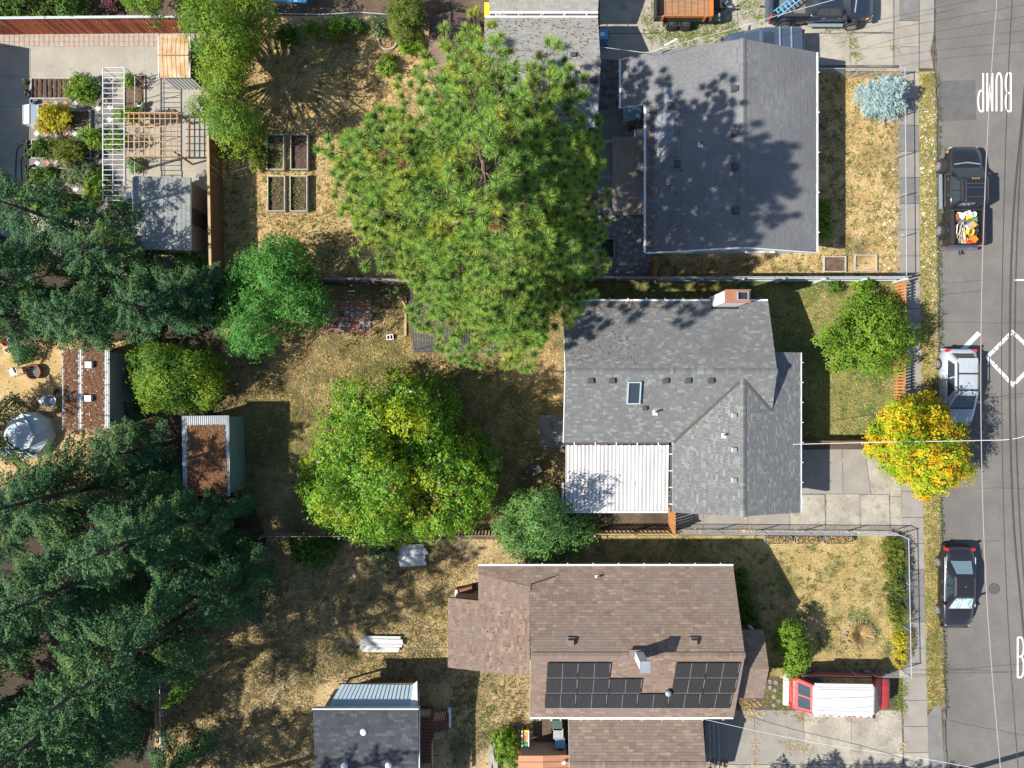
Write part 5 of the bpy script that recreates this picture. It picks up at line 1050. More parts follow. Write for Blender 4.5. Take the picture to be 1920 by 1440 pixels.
leafm('lf_magnolia', [(.05, .19, .012), (.075, .24, .014), (.13, .29, .015), (.24, .36, .018), (.06, .21, .016), (.33, .38, .05)], .36, c2=(.32, .38, .012), scale=.33, lo=.5, hi=.66, spec=.35)
leafm('lf_round', [(.075, .18, .04), (.10, .23, .05), (.14, .27, .065), (.085, .20, .05), (.19, .30, .08)], .3)
leafm('lf_lime', [(.09, .20, .016), (.13, .25, .018), (.18, .29, .02), (.11, .21, .018), (.24, .32, .035)], .32)
leafm('lf_gold', [(.56, .36, .008), (.64, .45, .01), (.52, .40, .01), (.60, .24, .01), (.46, .40, .01), (.66, .50, .02)], .3, c2=(.22, .34, .01), scale=.8, lo=.46, hi=.58)
leafm('lf_feather', [(.05, .20, .035), (.07, .24, .04), (.10, .27, .04), (.055, .20, .05), (.17, .31, .04)], .35)
leafm('lf_sumac', [(.13, .25, .02), (.18, .30, .022), (.24, .34, .025), (.30, .31, .025), (.15, .26, .02)], .35, c2=(.09, .20, .025), scale=.4)
leafm('lf_bush', [(.05, .11, .018), (.07, .145, .02), (.10, .18, .022), (.06, .12, .02)], .3); leafm('lf_yellow', [(.40, .33, .015), (.48, .40, .02), (.35, .30, .02), (.28, .28, .02)], .3)
leafm('lf_hedge', [(.16, .18, .02), (.20, .22, .025), (.13, .16, .02), (.24, .24, .03)], .3, c2=(.04, .08, .012), scale=.7); leafm('lf_dusty', [(.10, .15, .06), (.14, .19, .08), (.18, .22, .10)], .25)
mat('petal', (.72, .70, .62), rough=.6, transl=.2)
# big magnolia
broadleaf('magnolia_tree', 'big round magnolia with glossy green leaves and white blossoms', [(605, 760), (640, 715), (690, 722), (720, 760), (740, 700), (790, 692), (850, 715), (856, 790), (830, 820), (890, 815), (925, 850), (945, 880), (920, 910), (918, 950), (890, 985), (850, 1000), (800, 1012), (745, 1018), (690, 1012), (640, 1000), (590, 975), (566, 935), (560, 880), (580, 830), (583, 790)], 2.2, 9.4, 'lf_magnolia', nl=185, lr=(.45, .88), clusters=27, leaves=11, size=.17, cl_r=.17, trunk_r=.24, dome=2.2, seed=21, flowers=(30, 'petal'), up=.3, aspect=.5)
broadleaf('round_tree', 'compact round green tree beside the white patio cover', [(935, 960), (975, 928), (1030, 925), (1075, 930), (1105, 955), (1118, 985), (1112, 1015), (1085, 1035), (1045, 1050), (1000, 1072), (975, 1060), (940, 1025), (930, 990)], 1.9, 6.4, 'lf_round', nl=52, lr=(.5, .85), clusters=30, leaves=12, size=.13, cl_r=.15, trunk_r=.13, seed=22)
broadleaf('maple_tree', 'bright green young maple on the front lawn by the picket fence', [(1545, 625), (1580, 590), (1585, 565), (1625, 545), (1690, 555), (1700, 590), (1690, 615), (1730, 630), (1690, 655), (1700, 685), (1672, 705), (1610, 690), (1575, 710), (1562, 680), (1570, 655), (1540, 640)], 1.8, 5.9, 'lf_lime', nl=54, lr=(.4, .75), clusters=26, leaves=12, size=.13, cl_r=.16, trunk_r=.1, seed=23)
broadleaf('maple_tree', 'yellow-orange maple over the sidewalk by the silver hatchback', [(1632, 800), (1665, 770), (1690, 745), (1715, 750), (1745, 728), (1760, 755), (1775, 765), (1775, 790), (1810, 805), (1825, 840), (1815, 865), (1830, 890), (1790, 905), (1765, 925), (1735, 935), (1715, 910), (1685, 905), (1650, 870), (1635, 860)], 2.4, 7.4, 'lf_gold', nl=72, lr=(.42, .75), clusters=28, leaves=12, size=.14, cl_r=.16, trunk_r=.12, seed=24, bark='bark_grey')
broadleaf('maple_branch', 'small yellow maple sapling at the driveway mouth', [(1728, 918), (1740, 922), (1742, 938), (1730, 938)], .8, 1.5, 'lf_gold', nl=6, lr=(.16, .26), clusters=16, leaves=8, size=.1, cl_r=.06, trunk_r=.02, seed=25)
broadleaf('sumac_tree', 'feathery deep green tree overhanging the brick patio', [(430, 500), (465, 475), (500, 455), (545, 440), (565, 465), (575, 500), (583, 525), (610, 560), (612, 590), (590, 612), (560, 610), (530, 590), (500, 620), (500, 650), (460, 665), (420, 640), (410, 600), (415, 545)], 2.4, 6.6, 'lf_feather', nl=70, lr=(.5, .9), clusters=24, leaves=14, size=.20, cl_r=.22, trunk_r=.13, seed=26, aspect=.3)
broadleaf('sumac_tree', 'lime-green feathery tree between the two corrugated sheds', [(245, 665), (285, 650), (350, 655), (395, 665), (412, 690), (415, 730), (400, 755), (350, 770), (300, 770), (258, 750), (240, 715)], 2.0, 5.3, 'lf_sumac', nl=50, lr=(.45, .8), clusters=24, leaves=13, size=.19, cl_r=.2, trunk_r=.1, seed=27, aspect=.32)
broadleaf('locust_tree', 'feathery light green locust at the end of the red fence', [(335, -30), (420, -40), (500, -30), (508, 25), (480, 55), (468, 100), (455, 150), (470, 190), (480, 230), (470, 285), (430, 280), (405, 265), (395, 235), (360, 215), (362, 185), (385, 160), (365, 130), (372, 90), (350, 60)], 2.5, 7.4, 'lf_sumac', nl=88, lr=(.45, .85), clusters=22, leaves=14, size=.19, cl_r=.22, trunk_r=.16, seed=28, aspect=.3)
broadleaf('locust_tree', 'overhanging leafy branches above the red fence cap', [(225, -30), (300, -30), (310, 20), (290, 45), (270, 20), (235, 10)], 3.0, 4.2, 'lf_sumac', nl=14, lr=(.35, .6), clusters=14, leaves=12, size=.18, cl_r=.2, trunk_r=.07, seed=29, aspect=.3)
broadleaf('hedge_bush', 'dark leafy bushes behind the red fence in the corner', [(-60, -60), (160, -60), (165, 15), (100, 24), (0, 24), (-60, 20)], 1.6, 2.4, 'lf_bush', nl=40, lr=(.4, .7), clusters=20, leaves=10, size=.16, cl_r=.16, trunk_r=.06, seed=30, cat='bush')
leafm('lf_plum', [(.09, .03, .035), (.12, .04, .045), (.07, .025, .03)], .2); broadleaf('plum_bush', 'small purple-leaved bush behind the red fence', [(180, -25), (225, -25), (222, 8), (195, 14)], 1.4, 2.0, 'lf_plum', nl=9, lr=(.3, .45), clusters=16, leaves=10, size=.14, cl_r=.12, trunk_r=.04, seed=31, cat='bush')
broadleaf('columnar_tree', 'tall yellow-green columnar evergreen beside the mauve shed', [(735, -10), (790, -10), (792, 30), (782, 62), (760, 72), (740, 60), (732, 25)], 2.6, 6.0, 'lf_hedge', base=(783, 92), nl=40, lr=(.4, .6), clusters=28, leaves=12, size=.11, cl_r=.12, trunk_r=.1, seed=32)
for i, (lab, ol, h0, h1, m, nl) in enumerate((
    ('dense green bush in the corner of the dry yard', [(515, 55), (540, 45), (560, 60), (558, 82), (530, 88), (515, 75)], .7, 1.5, 'lf_bush', 10), ('bright bush under the sagging chain-link fence', [(605, 45), (635, 28), (655, 40), (640, 62), (612, 66)], .6, 1.3, 'lf_lime', 10),
    ('small green bush below the chain-link fence post', [(578, 45), (590, 42), (592, 58), (580, 60)], .4, .9, 'lf_lime', 4), ('green bush near the chain-link fence end', [(660, 40), (680, 38), (682, 56), (662, 58)], .5, 1.0, 'lf_bush', 5),
    ('grey-green shrub beside the twig ring', [(690, 35), (722, 32), (728, 62), (700, 66)], .7, 1.3, 'lf_dusty', 8), ('bright green bush at the foot of the columnar evergreen', [(748, 75), (790, 60), (796, 85), (765, 105), (748, 98)], .8, 1.6, 'lf_lime', 10),
    ('bright green bush at the pine edge in the dry yard', [(712, 110), (735, 103), (745, 125), (730, 140), (712, 135)], .7, 1.5, 'lf_lime', 8), ('rounded yellow-green shrub by the van bumper', [(1455, 1180), (1475, 1165), (1500, 1170), (1522, 1215), (1518, 1240), (1505, 1268), (1482, 1270), (1475, 1240), (1455, 1215)], 1.6, 2.6, 'lf_lime', 26),
    ('green shrub against the slate house eave', [(1535, 375), (1552, 378), (1558, 430), (1548, 447), (1535, 440)], .5, 1.1, 'lf_lime', 9), ('small dark shrub below the grey fence on the front lawn', [(1552, 532), (1572, 528), (1574, 544), (1556, 546)], .4, .8, 'lf_bush', 5),
    ('bright shrub against the grey fence on the front lawn', [(1600, 528), (1625, 520), (1638, 530), (1625, 545), (1602, 545)], .5, 1.0, 'lf_lime', 7), ('sunlit shrub behind the garden shed', [(325, 475), (350, 468), (385, 475), (390, 510), (360, 520), (330, 512)], .8, 1.6, 'lf_round', 16),
    ('yellow-flowered shrub in the terrace beds', [(66, 205), (90, 195), (122, 200), (135, 222), (118, 244), (80, 246), (66, 232)], .8, 1.7, 'lf_yellow', 16), ('lime bean bush beside the bare terrace bed', [(124, 150), (150, 138), (175, 150), (182, 178), (165, 190), (128, 188)], .6, 1.3, 'lf_lime', 12),
    ('yellow-green bush in the third terrace bed', [(84, 265), (110, 255), (150, 262), (160, 290), (140, 306), (100, 308), (86, 290)], .6, 1.4, 'lf_hedge', 14), ('leafy squash vines beside the white trellis', [(145, 245), (180, 235), (205, 245), (232, 250), (230, 275), (195, 280), (160, 275)], .7, 1.5, 'lf_lime', 14),
    ('pale leafy squash patch in the fourth terrace bed', [(115, 310), (160, 300), (190, 318), (195, 345), (150, 348), (118, 335)], .5, 1.0, 'lf_dusty', 14), ('mixed green vegetables at the trellis foot', [(160, 318), (195, 318), (200, 360), (175, 390), (160, 370)], .5, 1.1, 'lf_lime', 12),
    ('yellow-green bush by the fir in the terrace corner', [(55, 368), (78, 362), (98, 372), (92, 398), (65, 402), (55, 388)], .6, 1.3, 'lf_lime', 10), ('flowering yellow patch in the last terrace bed', [(100, 368), (140, 362), (160, 378), (150, 402), (110, 402)], .5, 1.1, 'lf_hedge', 12),
    ('green herb clump in the last terrace bed', [(78, 355), (100, 352), (102, 370), (82, 372)], .5, .9, 'lf_bush', 5), ('climbing vine over the pergola corner', [(215, 210), (245, 205), (262, 214), (245, 226), (218, 224)], 1.6, 2.5, 'lf_lime', 10),
    ('green bush inside the head of the white trellis', [(232, 142), (245, 138), (252, 155), (245, 165), (233, 160)], .5, 1.0, 'lf_lime', 5), ('vine leaves below the lattice pergola', [(238, 298), (262, 292), (270, 310), (255, 318), (240, 315)], .4, .8, 'lf_round', 6),
    ('broad-leaved plants at the lower end of the white trellis', [(205, 372), (248, 378), (249, 396), (222, 398), (206, 386)], .3, .7, 'lf_round', 8), ('low greens in the shaded terrace bed', [(62, 263), (84, 262), (84, 294), (62, 294)], .15, .35, 'lf_bush', 9),
    ('grassy onion rows in the shaded terrace bed', [(60, 316), (100, 316), (108, 342), (60, 344)], .15, .4, 'lf_bush', 12), ('wild shrubs along the brown house sidewalk fence', [(1662, 1010), (1700, 1010), (1703, 1080), (1672, 1090), (1660, 1050)], .6, 1.2, 'lf_hedge', 14),
    ('yellowing shrubs beside the chain-link fence by the sidewalk', [(1668, 1085), (1702, 1080), (1706, 1160), (1690, 1190), (1665, 1160)], .6, 1.2, 'lf_hedge', 14), ('dry shrub at the fence corner above the van', [(1675, 1190), (1704, 1185), (1704, 1240), (1682, 1250)], .5, .9, 'lf_yellow', 9),
    ('green shrub by the brown porch roof', [(1395, 1160), (1420, 1165), (1428, 1182), (1400, 1184)], .7, 1.3, 'lf_bush', 7), ('dark shrubs along the brown house wall', [(1380, 1065), (1398, 1075), (1410, 1160), (1394, 1160)], .6, 1.2, 'lf_bush', 12),
    ('yellow-green bush between the lumber and yellow toy', [(928, 1375), (958, 1365), (972, 1390), (968, 1440), (940, 1450), (925, 1410)], .7, 1.5, 'lf_lime', 14), ('grey-leaved shrubs under the magnolia fence', [(690, 1012), (745, 1010), (748, 1050), (710, 1060), (690, 1045)], .6, 1.2, 'lf_dusty', 12),
    ('dark spreading juniper beside the cinder block', [(540, 1010), (640, 1005), (635, 1040), (600, 1065), (550, 1055)], .5, 1.2, 'lf_bush', 22), ('potted greens in the far yard', [(20, 655), (50, 650), (62, 672), (35, 682), (18, 675)], .4, .9, 'lf_lime', 8),
    ('low plants at the locust tree foot', [(470, 275), (495, 270), (500, 310), (478, 325), (465, 300)], .4, .9, 'lf_hedge', 10))):
    broadleaf('leafy_shrub', lab, ol, h0, h1, m, nl=nl, lr=(.26, .46), clusters=26, leaves=10, size=.11, cl_r=.1, trunk_r=.03, seed=60+i, cat='shrub', under=.1)

# ---------------------------------------------------------------- big pine: needle tufts on whorled boughs
leafm('needle_pine', [(.125, .26, .04), (.165, .31, .045), (.22, .36, .055), (.11, .245, .05), (.30, .40, .07)], .05, c2=(.35, .39, .05), scale=.6, lo=.5, hi=.68, spec=.15)
mat('needle_dead', (.34, .18, .08), rough=.9)
def pine(label, outline, base, H, seed=5, ntuft=1900):
    r = np.random.default_rng(seed); b0 = P(*base); T = thing('pine_tree', (b0.x, b0.y, 0), label, 'tree'); c = np.array([b0.x, b0.y])
    tr = MB(); tr.tube([(b0.x, b0.y, -.1), (b0.x+.15, b0.y-.1, H*.35), (b0.x-.1, b0.y+.15, H*.7), (b0.x, b0.y, H)], [.42, .34, .2, .05], 10); tr.build('trunk', MATS['bark'], T, smooth=True)
    bo = MB(); Pt = []; Dt = []
    nb = 126; nw = 14
    for i in range(nb):
        f = ((i//9)+.5)/nw; z0 = 3.0+(H-3.6)*f**.9+r.normal(0, .12); ang = i*2.39996+r.normal(0, .2); pl = px_outline(outline, min(z0+1.0, H)); Rm = ray_radius(pl, c, np.array([ang]))[0]
        prof = min(1.0, 1.03*(1-f**3.0)+.10); Lb = Rm*prof*r.uniform(.85, 1.05); z1 = z0+Lb*(.06+.30*f)+r.normal(0, .3); z1 = min(z1, H+.2)
        a = np.array([b0.x, b0.y, z0]); e = np.array([c[0]+math.cos(ang)*Lb, c[1]+math.sin(ang)*Lb, z1]); sd = np.array([-math.sin(ang), math.cos(ang), 0])
        bend = r.normal(0, .07)*Lb; path = [a+(e-a)*t+sd*bend*math.sin(t*3.1)+np.array([0, 0, -.10*Lb*math.sin(t*3.1)*(1-f)+.2*t**3]) for t in np.linspace(0, 1, 7)]
        bo.tube([tuple(p) for p in path], list(np.linspace(.07*(1-.5*f), .012, 7)), 5, cap=False)
        ns = int(4+Lb*1.9)
        for k in range(ns):
            t = .28+.72*(k+.5)/ns; p = path[min(5, int(t*6))]*(1-(t*6-int(t*6)))+path[min(6, int(t*6)+1)]*(t*6-int(t*6)); s = 1 if k % 2 else -1
            Ls = (.35+.38*Lb*(1-t)*.9)*r.uniform(.6, 1.2); dd = (e-a)/np.linalg.norm(e-a)*.75+sd*s*.8+np.array([0, 0, .25+r.normal(0, .15)]); dd /= np.linalg.norm(dd); q = p+dd*Ls
            bo.tube([tuple(p), tuple(p+dd*Ls*.6-np.array([0, 0, .04])), tuple(q)], [.018, .012, .008], 4, cap=False)
            m_ = 1+int(Ls/.55)
            for j in range(m_): Pt.append(q-dd*Ls*.8*j/max(m_, 1)+r.normal(0, .10, 3)); Dt.append(dd+np.array([0, 0, .5]))
        Pt.append(path[-1]); Dt.append((e-a)/np.linalg.norm(e-a)+np.array([0, 0, .5]))
    o = bo.build('boughs', MATS['bark'], T, smooth=True); o['kind'] = 'stuff'
    Pt = np.array(Pt); Dt = np.array(Dt); keep = []; cell = {}
    for i in r.permutation(len(Pt)):      # thin out crowding so every tuft stands free
        k3 = tuple((Pt[i]//.3).astype(int)); ok = True
        for dx in (-1, 0, 1):
            for dy in (-1, 0, 1):
                for dz in (-1, 0, 1):
                    for j in cell.get((k3[0]+dx, k3[1]+dy, k3[2]+dz), ()):
                        if ((Pt[i]-Pt[j])**2).sum() < .085: ok = False
        if ok: keep.append(i); cell.setdefault(k3, []).append(i)
    Pt = Pt[keep]; Dt = Dt[keep]; Dt /= np.linalg.norm(Dt, axis=1)[:, None]; n = len(Pt); K = 210
    R_ = r.uniform(.26, .41, n); d = dirs(n*K, r)+np.repeat(Dt, K, 0)*.5; d /= np.linalg.norm(d, axis=1)[:, None]; L_ = np.repeat(R_, K)*r.uniform(.8, 1.05, n*K)
    B = np.repeat(Pt, K, 0)+d*.03; s = np.cross(d, dirs(n*K, r)); s /= np.linalg.norm(s, axis=1)[:, None]+1e-9; wv = .0095*r.uniform(.8, 1.3, n*K)[:, None]
    V = np.stack([B-s*wv, B+s*wv, B+d*L_[:, None]+s*.002], 1).reshape(-1, 3); dead = np.repeat(r.random(n) < .012, K)
    oc = np.array([[1, 0, 0], [-1, 0, 0], [0, 1, 0], [0, -1, 0], [0, 0, 1], [0, 0, -1]])*.14; tri = np.array([[0, 2, 4], [2, 1, 4], [1, 3, 4], [3, 0, 4], [2, 0, 5], [1, 2, 5], [3, 1, 5], [0, 3, 5]])
    np_mesh('light_block_cores', (Pt[:, None]+oc[None]).reshape(-1, 3), (np.arange(n)[:, None, None]*6+tri[None]).reshape(-1, 3), MATS['bark_dark'], T)['kind'] = 'stuff'  # opaque octahedra added inside the tufts to block light and darken their undersides
    V3 = V.reshape(-1, 3, 3); cr = np_mesh('crown', V3[~dead].reshape(-1, 3), np.arange(3*(~dead).sum()), MATS['needle_pine'], T); np_mesh('dead_needles', V3[dead].reshape(-1, 3), np.arange(3*dead.sum()), MATS['needle_dead'], T)
    return T, n
PINE, n_t = pine('huge long-needled pine covering the middle of the upper yards', [(620, 440), (640, 380), (625, 320), (610, 225), (680, 200), (720, 140), (770, 90), (860, 50), (960, 60), (1040, 90), (1100, 130), (1125, 200), (1130, 270), (1125, 340), (1130, 420), (1120, 500), (1085, 560), (1040, 640), (980, 690), (900, 675), (800, 665), (780, 600), (790, 530), (730, 515), (680, 480)], (930, 490), 18.0)

# ---------------------------------------------------------------- firs: flat sprays on whorled branches
leafm('needle_fir', [(.028, .082, .036), (.038, .105, .04), (.055, .135, .045), (.025, .07, .036), (.11, .185, .055)], .06, c2=(.10, .165, .042), scale=.35, lo=.5, hi=.68, spec=.1); leafm('needle_spruce', [(.24, .34, .34), (.29, .40, .39), (.20, .30, .31), (.33, .43, .40)], .05)
leafm('needle_bright', [(.10, .22, .012), (.13, .27, .015), (.08, .18, .012)], .1)
FIRM = {}
def fir_mesh(key, H, Rb, m, seed, nb=95, sprig=.13, dens=1.0, z_low=.12, droop=.42, shape=1.0, fan=.34):
    r = np.random.default_rng(seed); bo = MB(); bo.tube([(0, 0, -.1), (.05, .03, H*.5), (0, 0, H)], [.03*H*.6, .02*H*.6, .015], 9); tm = bo.mesh('trunk', MATS['bark_dark'], smooth=True)
    bo = MB(); Cs = []; Ax = []; Ns = []
    for i in range(nb):
        f = (i+.5)/nb; f = f**.82; z0 = H*(z_low+(1-z_low)*f*.985)+r.normal(0, .12); Lb = max(.12, Rb*(1-f)**shape*r.uniform(.62, 1.15)); ang = i*2.39996+r.normal(0, .3); el = .45*f-droop*(1-f)+r.normal(0, .08)
        d = np.array([math.cos(ang)*math.cos(el), math.sin(ang)*math.cos(el), math.sin(el)]); sd = np.array([-math.sin(ang), math.cos(ang), 0]); a = np.array([0, 0, z0]); nb_ = np.cross(d, sd); nb_ = nb_/np.linalg.norm(nb_)
        tip = lambda t: a+d*Lb*t+np.array([0, 0, .10*Lb*t*t])
        bo.tube([tuple(tip(t)) for t in (0, .35, .7, 1)], [.012*H*.25, .02, .012, .006], 4, cap=False)
        nt_ = max(4, int(Lb/.13*dens))
        for k in range(nt_):
            t = .22+.78*(k+.5)/nt_
            for s in (1, -1):
                Lt = Lb*fan*math.sin(math.pi*min(1, .25+.8*t))**.8*r.uniform(.55, 1.2)+.08; td = d*.8+sd*s*.7-nb_*r.uniform(0, .35); td /= np.linalg.norm(td); p0 = tip(t); q = max(2, int(Lt/.075*dens))
                u = (np.arange(q)+.5)/q; c_ = p0+td*(u*Lt)[:, None]-np.array([0, 0, 1])*(.25*Lt*u*u)[:, None]+r.normal(0, .028, (q, 3)); sgn = np.where(np.arange(q) % 2, 1, -1)[:, None]; sn_ = np.cross(td, nb_); ax = td*.8+sn_*sgn*.7+r.normal(0, .2, (q, 3))
                Cs.append(c_); Ax.append(ax); Ns.append(nb_+td*.25+r.normal(0, .3, (q, 3)))
        u = np.linspace(.3, 1, max(3, int(Lb/.09))); Cs.append(np.array([tip(t) for t in u])); Ax.append(np.repeat(d[None], len(u), 0)); Ns.append(nb_+r.normal(0, .4, (len(u), 3)))
    C = np.concatenate(Cs); A = np.concatenate(Ax); N_ = np.concatenate(Ns); N_ /= np.linalg.norm(N_, axis=1)[:, None]
    dm = bpy.data.objects.new('tmp', None); o = leaf_mesh('crown', C, N_, sprig, MATS[m], None, r, aspect=.42, axis=A/np.linalg.norm(A, axis=1)[:, None]); cm = o.data; bpy.data.objects.remove(o); bpy.data.objects.remove(dm)
    FIRM[key] = (tm, bo.mesh('branches', MATS['bark_dark']), cm, H); return len(C)
def fir(key, label, base, s=1.0, rz=0., lean=(0, 0), name='fir_tree', cat='tree', group=None, xy=None):
    tm, bm, cm, H = FIRM[key]; b = P(*base) if base else Vector((*xy, 0)); T = thing(name, (b.x, b.y, 0), label, cat, group, rz=rz); T.scale = (s, s, s) if not hasattr(s, '__len__') else s; T.rotation_euler = (lean[0], lean[1], rz)
    link('trunk', tm, T); link('branches', bm, T)['kind'] = 'stuff'; link('crown', cm, T); return T
fir_mesh('tall', 12.5, 4.1, 'needle_fir', 41, nb=70, sprig=.16, dens=1.15, z_low=.2, shape=.8); fir_mesh('mid', 9.0, 3.6, 'needle_fir', 42, nb=56, sprig=.15, dens=1.2, z_low=.16, shape=.75); fir_mesh('broad', 6.8, 3.7, 'needle_fir', 43, nb=46, sprig=.15, dens=1.2, droop=.32, z_low=.2, shape=.7)
fir_mesh('blue', 2.4, 1.45, 'needle_spruce', 44, nb=130, sprig=.11, dens=1.4, z_low=.06, droop=.02, shape=.55, fan=.4); fir_mesh('slim', 3.2, .75, 'needle_bright', 45, nb=90, sprig=.09, dens=1.3, z_low=.03, shape=.6, droop=-.5)
firs = [('mid', 'pointed fir rising by the dark end of the terrace', (175, 440), 1.0, .3), ('broad', 'fir with branches reaching over the garden shed roof', (262, 500), .95, 1.2), ('mid', 'dark fir behind the terrace beds', (110, 545), 1.05, 2.1), ('broad', 'dark fir between pergola shed and feathery tree', (335, 590), .95, 3.4), ('mid', 'fir above the needle-covered white shed', (225, 610), .9, 4.2), ('broad', 'blue-green fir at the foot of the brown fence', (385, 560), .72, .9), ('broad', 'fir shading the red bucket yard', (70, 600), .8, 5.1),
        ('tall', 'tall fir beside the white geodesic tent', (205, 905), .9, .5), ('broad', 'fir hanging over the litter-covered shed corner', (290, 840), .85, 2.6), ('tall', 'fir in front of the grey corrugated shed', (365, 965), .95, 1.7), ('broad', 'spreading fir between the shed and the juniper', (440, 960), .85, 4.4), ('tall', 'massive dark fir in the middle of the grove', (250, 1040), 1.0, 3.0), ('tall', 'tall fir with bare trunk above the clearing', (140, 1110), 1.0, 5.6),
        ('tall', 'fir at the sunlit edge of the brown yard', (395, 1120), (1, 1, 1.3), .2), ('broad', 'low fir beside the cinder block', (475, 1075), .9, 2.9), ('tall', 'dark fir with drooping tips over the chain-link fence', (325, 1195), (1, 1, 1.4), 1.1), ('tall', 'tall fir in the lower corner grove', (248, 1285), (1, 1, 1.5), 2.3), ('mid', 'fir crowding the edge below the bare trunk', (35, 1190), 1.0, 3.9), ('mid', 'fir at the far lower corner', (15, 1310), 1.0, 1.4), ('broad', 'low fir against the wall of the grey corrugated shed', (322, 922), .72, 5.3), ('mid', 'fir at the lower picture edge', (110, 1370), 1.0, 4.9), ('broad', 'fir below the clearing by the fence', (235, 1350), .9, 3.7), ('mid', 'young fir by the lower chain-link fence', (352, 1410), .85, 1.9), ('tall', 'tall fir at the lower edge whose shadow crosses the brown yard', (300, 1500), (1, 1, 1.4), 3.3), ('mid', 'fir whose branches hang over the white dome tent', (-5, 805), 1.0, .6), ('mid', 'fir at the dirt yard below the dome tent', (120, 930), .9, 2.2), ('broad', 'fir edging the dirt yard under the tent', (60, 985), .85, .8)]
for i, (k, lab, b, s, rz) in enumerate(firs): fir(k, lab, b, s, rz, group='firs of the dark grove')
fir('blue', 'silver-blue spruce on the dry front lawn', (1640, 196), (1.0, 1.0, 1.0), .4, name='blue_spruce')
fir('slim', 'narrow bright green conifer leaning by the chain-link fence', (362, 1275), 1.0, .4, name='dwarf_conifer')
fir('mid', 'spruce beyond the lower edge whose shadow falls on the van driveway', None, 1.12, 2.0, xy=(12.4, -25.3), name='spruce_tree'); fir('mid', 'second spruce beyond the lower edge, nearer the street', None, 1.2, .7, xy=(15.8, -26.2), name='spruce_tree')
# ---------------------------------------------------------------- terrace garden
mat('white_steel', (.50, .50, .50), rough=.5); mat('lattice_wood', (.38, .235, .12), (.33, .20, .10), 4, rough=.8); mat('post_red', (.22, .075, .04), (.17, .06, .035), 4, rough=.8); mat('plank_tan', (.36, .21, .09), (.50, .38, .25), 1.6, detail=7, rough=.85, fine=.12); mat('frame_wood', (.38, .35, .30), (.30, .27, .23), 3, rough=.9); mat('frame_rust', (.22, .10, .055), (.16, .075, .045), 4, rough=.9)
mat('tile_white', (.44, .43, .38), rough=.85, fine=.1); mat('tile_pink', (.46, .22, .15), rough=.85, fine=.1); mat('path_grey', (.15, .145, .13), (.18, .17, .155), 2, rough=.95, fine=.25); mat('clear_plastic', (.55, .58, .62), rough=.3, spec=.5); mat('blue_plastic', (.12, .25, .46), rough=.5); mat('teal_sheet', (.05, .30, .28), (.08, .38, .34), 2, rough=.5); mat('dome_white', (.52, .57, .59), rough=.9, spec=.1); mat('dome_cyan', (.42, .52, .56), rough=.9, spec=.1); mat('tarp_blue', (.08, .17, .22), (.11, .22, .28), 3, rough=.35, spec=.5)
TR = thing('trellis_tunnel', P(213, 250), 'white metal trellis tunnel over the terrace path', 'trellis'); hT = 2.1; x0, x1 = P(193, 0, hT).x, P(232, 0, hT).x+.03; yA, yB_ = P(0, 127, hT).y, P(0, 376, hT).y
for x in (x0, x1):
    bar(TR, 'top_rail', (x, yA, hT), (x, yB_, hT), .045, .045, 'white_steel')
    for k in range(7):
        y = yA+(yB_-yA)*k/6; MB().box((x, y, hT/2), (.035, .035, hT-.05)).build('leg', MATS['white_steel'], TR)
    bar(TR, 'side_rail', (x+(.03 if x == x1 else -.03), yA, 1.1), (x+(.03 if x == x1 else -.03), yB_, 1.1), .025, .025, 'white_steel')
for k in range(27): y = yA+(yB_-yA)*k/26; bar(TR, 'rung', (x0+.023, y, hT+.003), (x1-.023, y, hT+.003), .03, .03, 'white_steel')
PG = thing('lattice_pergola', P(300, 265), 'wooden lattice pergola with red-brown posts beside the shed', 'pergola'); hp = 2.25
xs_ = [P(x, 0, hp).x for x in (241, 251, 261, 271, 280.5, 290, 300, 310, 320, 332)]; ys_ = [P(0, y, hp).y for y in (212, 223, 238, 252, 266, 280, 293)]; xl_, xr_ = P(233, 0, hp).x, P(336, 0, hp).x
for x in xs_: bar(PG, 'slat', (x, ys_[-1]-.06, hp), (x, ys_[0]+.06, hp), .045, .04, 'lattice_wood')
for y in ys_: bar(PG, 'slat', (xl_, y, hp+.042), (xr_, y, hp+.042), .045, .04, 'lattice_wood')
for y in (ys_[0], ys_[-1]): bar(PG, 'beam', (xl_, y, hp-.09), (xr_+.1, y, hp-.09), .06, .12, 'lattice_wood')
for px, py in ((325, 204), (326, 284), (238, 212), (238, 292)): p = P(px, py, hp); MB().box((p.x, p.y, hp/2), (.08, .08, hp-.1)).build('post', MATS['post_red'], PG)
bar(PG, 'side_rail', (xr_+.38, ys_[0]-.3, 1.9), (xr_+.38, ys_[-1], 1.9), .05, .05, 'post_red'); bar(PG, 'cross_rail', (xr_, ys_[-1]+.02, 1.93), (xr_+.4, ys_[-1]+.02, 1.93), .05, .05, 'post_red')
CO = thing('wooden_coop', P(330, 112), 'low wooden hut with plank roof and white slatted front by the locust tree', 'hut'); c0 = P(298, 66, 1.9); c1 = P(355, 145, 1.9); nx = 7; wx = (c1.x-c0.x)/nx
for j, (ya, yb_, za, zb) in enumerate(((c0.y, (c0.y+c1.y)/2+.03, 1.9, 2.0), ((c0.y+c1.y)/2-.0, c1.y, 2.0, 1.85))):
    for i in range(nx): MB().slab([(c0.x+wx*i+.012, ya-.03*j, za), (c0.x+wx*(i+1)-.012, ya-.03*j, za), (c0.x+wx*(i+1)-.012, yb_, zb), (c0.x+wx*i+.012, yb_, zb)], .03).build('roof_plank', MATS['plank_tan'], CO)
